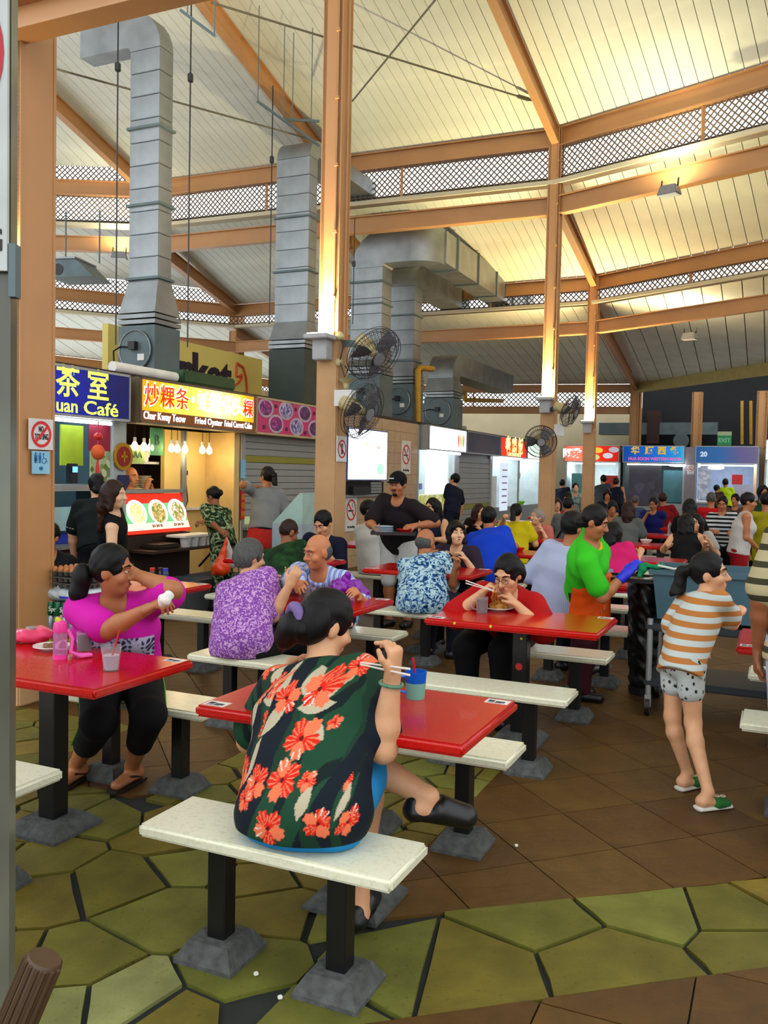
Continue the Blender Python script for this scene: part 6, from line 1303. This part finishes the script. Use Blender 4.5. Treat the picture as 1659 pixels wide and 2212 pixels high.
P('woman in white sleeveless top and red shorts walking the aisle', hp(v_at(1598, 11.6, 1.), 11.6), 84, .9, None, (1617, 1084), (0, 8, 0), cl('white sleeveless top', '#b8b4b0'), cl('crimson shorts', '#8a0c14'), cover=.7, sleeve=0, hair=('short', HB), skin='tan', b=1.12, bust=1, hands=(aty(1632, 1180, 10.7), None), vox=.009, hem=.0, zoff=-.03)
P('person in olive yellow tee seen from behind', seat(1, 5, 'n', 1655), 0, 1., .45, (1655, 1082), (0, 5, 0), cl('olive yellow tee', '#8a7f10'), hair=('short', HB))
P('person in neon yellow tee ordering at the numbered stall', atu(1567, 1060, 27.2), 0, 1.03, None, (1567, 1043), (0, 0, 0), cl('neon yellow tee', '#a8c80c'), hair=('short', HB), vox=.013)
P('dark-haired boy beside the neon yellow tee', atu(1547, 1060, 26.6), 30, .95, None, (1549, 1056), (20, 0, 0), cl('brown tee', '#3a2a20'), hair=('short', HB), vox=.013)
P('man in grey blue tee standing in front of the red far stall', atu(1303, 1060, 25.0), 20, 1.05, None, (1303, 1036), (-60, 0, 0), cl('slate tee', '#3c4650'), hair=('short', HB), skin='ruddy', vox=.013, b=1.15)
P('man in black tank top standing before the red far stall', atu(1334, 1060, 24.0), 10, 1.02, None, (1331, 1042), (0, 0, 0), NAVY, sleeve=0, hair=('short', HBR), skin='ruddy', vox=.013)
P('man in navy tee with a red bag standing behind the fan column', atu(1214, 1060, 24.2), 10, 1., None, (1215, 1045), (0, 0, 0), NAVY, hair=('short', HB), vox=.013)
P('woman in pale printed tee leaning back between columns', atu(1241, 1060, 21.5), 170, .95, None, (1243, 1054), (-20, -10, 0), P_tee, hair=('short', HB), skin='pale', vox=.013)
P('cook in white tee and cap behind the roast meat counter', atv(1160, 1060, -7.25), 100, .98, None, (1158, 1047), (0, 10, 0), WHT, hair=('short', HB), skin='pale', vox=.013, sleeve=.7)
P('man in navy tee looking up at the white lit menu', stand(977, -5.75), -70, 1.02, None, (981, 1036), (-10, -12, 0), NAVY, JEAN, hair=('short', HB), skin='light')
P('woman in navy sleeveless top with long dark hair beside the tray man', seat(-2, 3, 'f', 934), 178, .95, .45, (934, 1096), (28, 10, 0), NAVY, sleeve=0, hair=('long', HB, .2), skin='light', face=True)
P('man in white shirt and glasses sitting behind the tray man', seat(-2, 3, 'n', 804), 30, 1., .45, (797, 1104), (30, 12, 0), WHT, sleeve=.9, hair=('short', HB), skin='light', b=1.1)
P('young man in navy tee bending over his food by the tall column', seat(-2, 2, 'f', 712), 178, 1.02, .45, (698, 1130), (12, 32, 0), NAVY, sleeve=.8, hair=('short', HB), skin='light', face=True, vox=.008)
P('man in mottled army green shirt with cropped hair seen from behind', seat(-2, 2, 'n', 600), 14, 1.04, .45, (624, 1150), (12, 25, 0), P_army, P_army, sleeve=.9, hair=('shaved', HBR), skin='brown', b=1.15, vox=.008)
def apron_extra(I):
    C = SDF(); q = I['q']; C.seg(q(.55)+I['frt']*.03, q(-.5)+I['frt']*.03, .132, .16, I['rr'], 1.3, .03); C.cut(q(.6)-I['rr']*.05, nz(I['st']*.8-I['rr']*.9)); child_sdf(I, 'apron', C, .01, cl('coral apron', '#b82a24'), .003)
P('woman in grey tee and coral apron with long ponytail at the shutter', stand(572, -5.85), -38, 1.03, None, (577, 1030), (-30, 5, 0), cl('grey tee', '#7c7e80'), JEAN, sleeve=.7, hair=('pony', HB, .5), skin='tan', hands=(None, aty(553, 1052, 11.1)), poles=(None, np.array([-1, 0, -.6])), extra=apron_extra, vox=.009)
I = P('woman in green leaf print blouse carrying plastic bags', stand(483, -5.75), -76, .91, None, (461, 1072), (-8, 25, 0), P_gleaf, P_gleaf, sleeve=1.2, hair=('bun', HB), skin='brown', hem=.12, vox=.009, hands=(aty(437, 1128, 9.9), aty(487, 1160, 9.7)), poles=(None, np.array([-.3, -1, -.6])))
P('balding stall keeper leaning over the glass counter', atv(285, 1060, -7.05), 85, .98, None, (283, 1030), (5, 5, 0), cl('cream singlet', '#c8b890'), hair=('bald', HB), skin='ruddy', face=True, vox=.009, hands=(atv(318, 1050, -6.85), atv(325, 1052, -6.95)))
P('woman in black tee with white cuffs ordering at drinks stall', stand(214, -5.9), -35, .98, None, (209, 1050), (-10, 5, 0), cl('black green tee', '#0a1210'), BLK, sleeve=.8, hair=('lowbun', HB), skin='light', vox=.009, b=1.1, collar=WHT, extra=lambda I: [part('cuff_trim', MB().tube([s_+(e-s_)*.8+(nz(np.cross(e-s_, [0, 1, .2]))*math.cos(q)+nz(np.cross(e-s_, np.cross(e-s_, [0, 1, .2])))*math.sin(q))*.072 for q in np.linspace(0, 2*math.pi, 17)], .008, 5), WHT, I['root']) for s_, e, t in I['arms']])
P('woman in black sleeveless dress with long brown hair by the stall', stand(246, -5.35), 50, .97, None, (248, 1068), (20, 5, 0), BLK, BLK, sleeve=0, hair=('long', HBR, .2), skin='pale', vox=.009, hem=.1, lean='near')
P('person in black half hidden behind the near column', seat(-2, 1, 'f', 112), 170, 1., .45, (104, 1160), (0, 5, 0), BLK, hair=('short', HB), sleeve=.8)
P('woman with long brown hair in a dark top near the closed stall', seat(-2, 4, 'f', 1034), 180, .95, .45, (1036, 1106), (-60, 5, 0), BLK, hair=('long', HBR, .25), skin='light')
P('woman in pink top sitting behind the fan column', seat(-2, 6, 'n', 1206), 150, .95, .45, (1203, 1090), (0, 15, 0), cl('rose top', '#a03a44'), hair=('long', HBR, .15), skin='light', vox=.013)
P('man with bowed head in grey shirt between the columns', seat(-2, 7, 'f', 1228), 180, 1., .45, (1226, 1076), (30, 25, 0), GRY, hair=('short', HB), vox=.013)
P('man in green tee bending over table behind the cleaner', seat(-1, 5, 'f', 1318), 180, 1., .45, (1322, 1098), (-20, 25, 0), cl('mid green tee', '#1c8a2a'), hair=('short', HB), vox=.012)
P('woman with cropped hair and red beads near the red stall', seat(-1, 7, 'f', 1310), 170, .95, .45, (1312, 1070), (0, 10, 0), NAVY, hair=('bob', HB), vox=.013)
P('bald man in blue shirt sitting left of the young man in blue', seat(-1, 7, 'n', 1368), 0, .95, .45, (1372, 1082), (0, 10, 0), cl('steel blue shirt', '#3a4a68'), hair=('shaved', HG), vox=.013)
P('woman in dark top with long hair near the grey pillar', seat(0, 5, 'n', 1488), 0, .97, .45, (1490, 1095), (0, 5, 0), BLK, hair=('long', HB, .2), vox=.013)
P('woman in dark green blouse near the cyan stall', seat(1, 6, 'f', 1645), 180, .98, .45, (1648, 1062), (-30, 5, 0), cl('deep green blouse', '#1c3a24'), hair=('bob', HB), vox=.013)
P('boy beside the striped polo man', seat(0, 6, 'f', 1588), 180, .9, .45, (1588, 1080), (20, 10, 0), cl('brown checked tee', '#4a3a2c'), hair=('short', HB), vox=.013)
# ================================================================ things on the tables and floor
clear = NT('clear plastic'); clear.b.inputs['Transmission Weight'].default_value = .9; clear.b.inputs['IOR'].default_value = 1.15; clear.base('#f2eef2').set(.08, 0, .4); CLEAR = clear.m
def glassy(name, c, tr=.85, rough=.08):
    t = NT(name); t.b.inputs['Transmission Weight'].default_value = tr; t.b.inputs['IOR'].default_value = 1.2; t.base(c).set(rough); return t.m
TZ = .7505
def onT(x, y, z=TZ): return atz(x, y, z)
redstraw = pr('red straw', '#c01020', .4)
def cup(P, label, r0, r1, h, mat, liquid, lev, name='drinking_cup', handle=None, straw=None, inner=True):
    k = thing(name, label, 'cup', P)
    part('wall', MB().lathe([(r0, 0), (r1, h), (r1-.003, h), (r0-.003, .004)], 24, cap=False).lathe([(r0, 0), (.001, 0)], 24, cap=False), mat, k, True)
    rl = r0+(r1-r0)*lev-.004; part('drink', MB().lathe([(r0-.005, .005), (rl, h*lev)], 24), liquid, k, True)
    if handle: part('handle', MB().tube([(r1*.9, 0, h*.82), (r1+.03, 0, h*.8), (r1+.034, 0, h*.5), (r1+.02, 0, h*.28), (r0*.95, 0, h*.2)], .006, 8), handle, k, True)
    if straw: part('straw', MB().tube([(-.01, 0, .01), straw], .0045, 8), redstraw, k, True)
    return k
P0 = onT(897, 1508); c = cup(P0, 'blue and green frosted mug with red straw before floral woman', .034, .042, .105, glassy('frosted blue', '#1a6ad8', .35, .3), pr('frosted aqua drink', '#7ab8a0', .4), .62, 'plastic_mug', pr('frosted blue solid', '#2a72d8', .3), (.012, 0, .155)); c.rotation_euler = (0, 0, math.pi+.2)
part('lower_body', MB().lathe([(.0345, .0), (.0395, .062)], 24, cap=False), pr('frosted aqua', '#6fae9c', .4), c, True)
cup(onT(240, 1448), 'clear plastic cup of white drink with red straw', .031, .043, .105, CLEAR, pr('cloudy white drink', '#cfc6d0', .4), .62, straw=(.035, 0, .17))
# pink water bottle
k = thing('water_bottle', 'clear pink child\'s bottle with yellow spout beside the pink bag', 'bottle', onT(130, 1423), .3)
part('body', MB().lathe([(.028, 0), (.031, .01), (.03, .11), (.027, .125)], 20), glassy('pale pink plastic', '#e8a0d8', .7, .1), k, True); part('base_ring', MB().lathe([(.0315, 0), (.032, .02)], 20), pr('pink plastic', '#e83a9a', .3), k, True)
part('lid', MB().lathe([(.03, .12), (.032, .135), (.028, .16), (.012, .172)], 20), pr('pink plastic', '#e83a9a'), k, True); part('spout_cover', MB().box((-.008, 0, .17), (.024, .03, .035), rot((0, 1, 0), -25)), pr('yellow plastic', '#d8d83a', .4), k, bevel=.006); part('spout', MB().tube([(0, 0, .165), (.004, 0, .195)], .006, 8), CLEAR, k)
part('strap', MB().tube([(.03, 0, .13), (.05, -.005, .09), (.045, -.01, .03), (.09, -.02, .012), (.13, .0, .012), (.12, .02, .01), (.06, .01, .012)], .009, 8), pr('pink ribbon', '#e858b0', .5), k, True)
# pink bag with lid
C = SDF(); C.ell((0, 0, .035), (.09, .065, .035), k=.02); C.ell((.05, .02, .04), (.05, .05, .035), k=.02); C.ell((-.06, -.01, .03), (.05, .045, .028), k=.02); C.cut((0, 0, .001), (0, 0, -1))
k = thing('plastic_bag', 'crumpled pink plastic bag with a round silver lid on it', 'bag', onT(68, 1388)); o = link('bag', C.build('bag', .006, .006, 60, 2.), k); o.data.materials.append(glassy('pink film', '#f0507a', .3, .25)); part('round_lid', MB().lathe([(.026, .066), (.027, .074), (.02, .078)], 18), alu, k, True)
def plate(P, label, r, food_m=None, hgt=.03, rim=None, name='plate', fr=.6):
    k = thing(name, label, 'plate', P); part('dish', MB().lathe([(r*.55, 0), (r*.6, .004), (r, .018), (r*.99, .022), (r*.6, .01), (.001, .008)], 28, cap=False), rim or pr('white china', '#d8d4cc', .25), k, True)
    if food_m:
        C = SDF(); rg = random.Random(int(r*1e4))
        for i in range(7): a = rg.uniform(0, 6.28); q = rg.uniform(0, r*fr*.6); C.ell((q*math.cos(a), q*math.sin(a), .012+hgt*.3*rg.random()), (r*.28, r*.25, hgt*.6), k=.01)
        C.cut((0, 0, .009), (0, 0, -1)); o = link('food', C.build('food', .005, .004, 110), k); o.data.materials.append(food_m)
    return k
nood = food('yellow noodles', ['#b8741a', '#d89a3a', '#a85f14', '#e0b050'], 0, 90); brownf = food('brown leftovers', ['#3a2010', '#6a4020', '#8a6040', '#2a1408'], 0, 60)
plate(onT(112, 1403), 'white plate with brown leftovers beside the pink bottle', .085, brownf, .02)
c = cup(onT(182, 1405), 'glass mug of dark tea beside the leftovers plate', .032, .036, .09, CLEAR, pr('dark tea', '#2a1408', .2), .75, 'glass_mug', CLEAR)
# old couple's table
cup(onT(660, 1292), 'glass of black drink on the old couple\'s table', .03, .033, .085, CLEAR, pr('black drink', '#0c0606', .15), .85, 'glass_mug', CLEAR)
plate(onT(634, 1281), 'plate of yellow noodles on the old couple\'s table', .1, nood, .05)
C = SDF(); rg = random.Random(3)
for i in range(9): a = rg.uniform(0, 6.28); C.ell((.07*math.cos(a), .05*math.sin(a), .05+.03*rg.random()), (.05, .045, .05), k=.012)
C.seg((0, 0, .1), (.02, 0, .16), .04, .02, k=.02); C.seg((.06, 0, .06), (.14, -.02, .03), .05, .03, k=.02); C.cut((0, 0, .001), (0, 0, -1))
o = link('purple_bag', C.build('purple_bag', .006, .008, 55, 4.), None, onT(745, 1289)); o.data.materials.append(pr('shiny purple plastic', '#7a0c9a', .22, 0, .3, 20)); tag(o, 'shiny purple plastic bag on the old couple\'s table', 'bag')
# noodle lady's table
plate(onT(1076, 1318), 'white plate heaped with yellow noodles of the woman in red', .1, nood, .07)
P0 = onT(1076, 1318); k = thing('noodle_strand', 'yellow noodles hanging from the chopsticks of woman in red', 'noodles', P0)
for i in range(7):
    a = i*.9; A = np.array([.012*math.cos(a)-.03, .01*math.sin(a)-.02, .04]); B = aty(1068, 1278, 5.42)-P0+np.array([.01*math.cos(a), .008*math.sin(a), 0]); part('noodle', MB().tube([A, (A+B)/2+np.array([.012*math.cos(a*2), .01, 0]), B], .005, 6), nood, k, True)
c = cup(onT(1041, 1324), 'glass mug of brown tea on the table of woman in red', .034, .038, .1, CLEAR, pr('milk tea', '#4a1c08', .2), .85, 'glass_mug', CLEAR); c.rotation_euler = (0, 0, math.pi)
dot = pr('yellow dot sticker', '#d8c81a', .5)
tb = next(o for o in bpy.data.objects if o.name.startswith('fixed_table') and o['label'].endswith('eats noodles'))
for x in (-.32, -.1): part('dot_sticker', MB().tube([(x, -TW/2-.001, .735), (x, -TW/2+.002, .735)], .008, 10), dot, tb)
part('round_sticker', MB().tube([(0, -.046, .46), (0, -.044, .46)], .022, 16), pr('red round sticker', '#b82018', .5), tb); part('dot_sticker', MB().tube([(.01, -.046, .63), (.01, -.044, .63)], .008, 10), dot, tb)
# tray carried by the man in the cap
P0 = aty(850, 1152, 8.72); k = thing('serving_tray', 'dark tray held by the man in black cap', 'tray', P0, -.05); part('tray', MB().bb(-.22, .22, -.13, .13, -.012, 0).bb(-.22, .22, -.13, -.12, 0, .02).bb(-.22, .22, .12, .13, 0, .02).bb(-.22, -.21, -.13, .13, 0, .02).bb(.21, .22, -.13, .13, 0, .02), pr('dark tray', '#241a12'), k, bevel=.003)
pg = 'plates on the carried tray'
for i in range(4): o = plate(P0+np.array([-.1, 0, .002+.016*i]), 'pale blue plate stacked on the carried tray', .1, None, rim=pr('pale blue china', '#9fb2c0', .3)); o['group'] = pg
single('red_bowl', MB().lathe([(.04, 0), (.085, .04), (.08, .042), (.035, .006)], 18), redp, 'red bowl on the carried tray', 'bowl', P0+np.array([.11, .02, .001]), smooth=True)
def bowl(P, label, r, mat, group=None): return single('bowl', MB().lathe([(r*.5, 0), (r*.9, r*.45), (r, r*.7), (r*.94, r*.7), (r*.45, .008)], 18), mat, label, 'bowl', P, smooth=True, group=group)
bowl(onT(1002, 1222), 'pink bowl on the table of the man in the leaf shirt', .07, pr('pink melamine', '#d89a98', .3))
bowl(hp(VROW[-1]+.2, UK[3]+.1, TZ), 'small red bowl on the table behind the blue polo', .06, redp)
for x, y, lab, r, m in ((VROW[-1]+.25, UK[6]+.1, 'yellow bowl before the young man in blue tee', .1, pr('yellow melamine', '#c8b83a', .3)), (VROW[-1]+.42, UK[6]-.1, 'lime green bowl beside the young man in blue tee', .1, pr('lime melamine', '#7ac83a', .3)), (VROW[0]-.2, UK[4]+.1, 'white bowl near the black sleeveless woman', .08, pr('white china', '#d8d4cc'))):
    bowl(hp(x, y, TZ), lab, r, m)
k = thing('water_bottle', 'clear water bottle with red cap by the striped polo man', 'bottle', hp(VROW[0]-.15, UK[5]+.1, TZ)); part('body', MB().lathe([(.03, 0), (.032, .14), (.012, .19)], 12), CLEAR, k, True); part('cap', MB().lathe([(.014, .19), (.014, .21)], 10), redp, k)
k = thing('drinking_cup', 'small clear cup on the table behind the cleaner', 'cup', hp(VROW[0]+.1, UK[2]+.1, TZ)); part('body', MB().lathe([(.03, 0), (.038, .09)], 14), glassy('pale blue clear', '#c8dcf0', .6), k, True)
# sauce tray on the orange-lit table
P0 = onT(345, 1262); k = thing('condiment_tray', 'dark tray with small sauce bottles on the orange-lit table', 'tray', P0, -TH); part('tray', MB().bb(-.11, .11, -.08, .08, 0, .015), pr('dark tray', '#241a12'), k, bevel=.004)
for i, (x, y) in enumerate(((-.06, 0), (0, .02), (.05, -.01))):
    k2 = thing('sauce_jar', ['brown sauce jar with red cap on the condiment tray', 'dark sauce jar in the middle of the condiment tray', 'blue-labelled sauce jar on the condiment tray'][i], 'jar', P0+np.array([x*.9, y, .0155])); part('jar', MB().lathe([(.024, 0), (.025, .07), (.018, .085)], 12), [pr('brown jar', '#3a1a10', .2), pr('black jar', '#100a0a', .2), pr('blue jar', '#10184a', .2)][i], k2, True); part('cap', MB().lathe([(.02, .085), (.02, .105)], 12), [redp, blackp, blue][i], k2)
# orange and clear bags of the woman in green
P0 = aty(478, 1228, 9.62); C = SDF(); C.ell((0, 0, .0), (.1, .08, .08), k=.03); C.seg((0, 0, .05), (.05, 0, .32), .06, .012, k=.06); C.seg((-.05, 0, -.02), (-.08, 0, -.05), .05, .03, k=.03)
o = link('orange_bag', C.build('orange_bag', .008, .005, 45, 1.), None, P0); o.data.materials.append(orangep); tag(o, 'orange plastic bag hanging from hand of woman in green', 'bag')
C = SDF(); C.ell((0, 0, .0), (.07, .06, .07), k=.03); C.seg((0, 0, .03), (-.06, 0, .28), .045, .01, k=.05); o = link('clear_bag', C.build('clear_bag', .008, .004, 50, 1.), None, aty(500, 1215, 9.75)); o.data.materials.append(glassy('milky film', '#d8d4d0', .4, .3)); tag(o, 'milky clear plastic bag beside the orange bag', 'bag')
# ---- stack of eggs and canned drinks
vb, ub_ = v_at(172, 4.72, .6), 4.72
k = hthing('drinks_carton', 'brown carton at the bottom of the drinks stack by near column', 'carton', vb, ub_); part('carton', MB().bb(-.2, .2, -.13, .13, 0, .34), pr('brown cardboard', '#6a5a2a', .85), k, bevel=.005); part('carton_tape', MB().bb(-.2, .2, -.132, -.13, .26, .31), pr('dark print', '#2b2f45'), k)
def cans(z, col, label, h=.125, grp=None):
    me = MB().lathe([(.026, 0), (.031, .006), (.031, h-.012), (.025, h)], 14).mesh('can', col, True); mt = MB().lathe([(.0245, h-.001), (.0245, h+.002)], 14).mesh('can_top', alu)
    k = hthing('can_pack', label, 'drink pack', vb, ub_, z)
    for i in range(6):
        for j in range(4): c = link('can', me, k, (-.165+.066*i, -.098+.066*j, 0)); link('can_top', mt, c)
    return k
cans(.341, pr('yellow green can', '#8a9a1a', .3, .4), 'pack of yellow-green cans in the drinks stack', .1)
cans(.445, pr('silver can', '#9aa0aa', .25, .6), 'pack of silver cans in the drinks stack', .13)
k = cans(.58, pr('dark green can', '#0a5a34', .3, .3), 'pack of dark green cans under white wrap in drinks stack', .09)
for i in range(3): lettering('Spr', .05, whit if False else pr('white print', '#c8d8c8', .5), k, (-.12+.1*i, -.131, .045), (math.pi/2, 0, 0))
k = hthing('wrapped_pack', 'white plastic-wrapped drinks pack under the egg trays', 'drink pack', vb, ub_, .675); C = SDF(); C.seg((-.17, 0, .05), (.17, 0, .05), .055, .055, (0, 1, 0), 2.3, .03); C.cut((0, 0, .0), (0, 0, -1)); C.cut((0, 0, .098), (0, 0, 1)); o = link('wrap', C.build('wrap', .008, .003, 50), k); o.data.materials.append(pr('white wrap', '#b8c4c8', .25)); part('blue_strip', MB().bb(-.06, .16, -.129, -.127, .03, .045), blue, k)
eggm = pr('brown egg', '#b06a34', .45, 0, .15, 20); pulp = pr('grey egg tray pulp', '#57544c', .95, 0, .2, 40, .4, 80)
me = MB()
for i in range(6):
    for j in range(5): me.lathe([(.012, 0), (.022, .03), (.019, .03), (.008, .004)], 6, (-.125+.05*i, -.1+.05*j, 0), False)
me.bb(-.15, .15, -.125, .125, .026, .03)
for q in range(3): o = link('egg_tray', me.mesh('egg_tray', pulp) if q == 0 else o.data, None, hp(vb, ub_, .775+.042*q), -TH); tag(o, ['bottom grey egg tray on the drinks stack', 'middle grey egg tray on the drinks stack', 'top grey egg tray holding brown eggs'][q], 'egg tray', 'stacked egg trays')
em_ = MB().sphere((0, 0, .02), (.0205, .0205, .027), 10, 8).mesh('egg', eggm, 'all')
for i in range(6):
    for j in range(5): o = link('egg', em_, None, hp(vb, ub_, .775+.084+.016)+VV*(-.125+.05*i)+UU*(-.1+.05*j)); tag(o, 'brown egg in the top grey egg tray', 'egg', 'brown eggs in the top tray')
# ---- cleaning trolley, bin and trays
tx = v_at(1562, 6.5, 1.); k = hthing('cleaning_trolley', 'grey utility trolley with deep blue-grey tub beside the girl in stripes', 'trolley', tx, 6.45)
tubm = pr('blue grey plastic', '#3a5c68', .5); TLn = .5
a, b_, z0, z1 = .43, .27, .66, 1.0
P8 = [(-a+.04, -b_+.03, z0), (a-.04, -b_+.03, z0), (a-.04, b_-.03, z0), (-a+.04, b_-.03, z0), (-a, -b_, z1), (a, -b_, z1), (a, b_, z1), (-a, b_, z1), (-a+.025, -b_+.025, z1), (a-.025, -b_+.025, z1), (a-.025, b_-.025, z1), (-a+.025, b_-.025, z1), (-a+.06, -b_+.05, z0+.02), (a-.06, -b_+.05, z0+.02), (a-.06, b_-.05, z0+.02), (-a+.06, b_-.05, z0+.02)]
part('tub', MB().add(P8, [(3, 2, 1, 0)]+[(i, (i+1) % 4, 4+(i+1) % 4, 4+i) for i in range(4)]+[(4+i, 4+(i+1) % 4, 8+(i+1) % 4, 8+i) for i in range(4)]+[(8+i, 8+(i+1) % 4, 12+(i+1) % 4, 12+i) for i in range(4)]+[(12, 13, 14, 15)]), tubm, k)
part('tub_rim', MB().bb(-a-.02, a+.02, -b_-.02, -b_+.01, z1-.04, z1).bb(-a-.02, a+.02, b_-.01, b_+.02, z1-.04, z1).bb(-a-.02, -a+.01, -b_, b_, z1-.04, z1).bb(a-.01, a+.02, -b_, b_, z1-.04, z1), tubm, k, bevel=.004)
for z in (.2, .58): part('shelf', MB().bb(-a-.03, a+.03, -b_-.02, b_+.02, z, z+.05), pr('dark trolley shelf', '#20282c', .5), k, bevel=.01)
for sx in (-1, 1):
    for sy in (-1, 1):
        part('upright', MB().tube([(sx*(a+.0), sy*b_, .1), (sx*a, sy*b_, .66)], .02, 10), alu, k, True); w_ = part('castor', MB().tube([(sx*a-.015, sy*b_, .06), (sx*a+.015, sy*b_, .06)], .058, 16), blackp, k, True); part('castor_fork', MB().bb(sx*a-.02, sx*a+.02, sy*b_-.02, sy*b_+.02, .06, .14), alu, w_)
k2 = hthing('cleaning_cloth', 'green cleaning cloth hanging over the trolley tub rim', 'cloth', tx-a+.02, 6.45-b_+.02, 1.0); C = SDF(); C.ell((0, 0, .012), (.11, .05, .014), k=.02); C.seg((-.07, -.03, .01), (-.1, -.05, -.05), .03, .015, k=.02); o = link('cloth', C.build('cloth', .006, .006, 70), k2); o.data.materials.append(cl('green cloth', '#0e7a4a')); part('hem_stripe', MB().tube([(.02, -.05, .025), (.12, -.06, .01), (.2, -.06, .012)], .008, 6), WHT, k2)
plate(hp(tx-.24, 6.3, .632), 'used plate stacked on the trolley shelf', .1, brownf, .02)
bx = v_at(1398, 6.8, .5); k = hthing('rubbish_bin', 'tall bin lined with a black bag beside the trolley', 'bin', bx, 6.8)
C = SDF(); C.seg((0, 0, .12), (0, 0, .8), .125, .15, k=.02); C.cut((0, 0, .03), (0, 0, -1)); C.cut((0, 0, .86), (0, 0, 1)); o = link('bag_lining', C.build('bag_lining', .008, .006, 40), k); o.data.materials.append(pr('black bin bag', '#08090c', .3)); part('bin_base', MB().lathe([(.12, 0), (.125, .06)], 18), blackp, k, True)
P0 = hp(v_at(1378, 6.6, .9), 6.55, .87); k = thing('waste_tray', 'black tray tilted on the bin under the blue glove', 'tray', P0, -TH); part('tray', MB().bb(-.22, .24, -.17, .17, 0, .014).bb(-.22, .24, -.17, -.155, .014, .03).bb(-.22, .24, .155, .17, .014, .03).bb(-.22, -.205, -.17, .17, .014, .03).bb(.225, .24, -.17, .17, .014, .03), pr('black brown tray', '#1c140f', .4), k, bevel=.003)
C = SDF(); C.ell((0, 0, .012), (.035, .02, .012), k=.01); C.ell((.03, .01, .012), (.025, .018, .012), k=.01); o = link('paper_scrap', C.build('paper_scrap', .005, .003, 80), None, aty(1402, 1266, 6.25)); o.data.materials.append(whitep); tag(o, 'white crumpled paper on the black tray', 'paper')
o.location = hp(v_at(1400, 6.45, .9), 6.45, .884)
# small litter on the floor
for x, y, l in ((1115, 1829, 'small white scrap on tan tiles behind the front bench'), (605, 2158, 'tiny white scrap between the bench footings'), (553, 2107, 'tiny pale crumb beside the bench footing')):
    single('litter', MB().box((0, 0, .006), (.014, .012, .01)), whitep, l, 'litter', atz(x, y, .003), .4, bevel=.002)
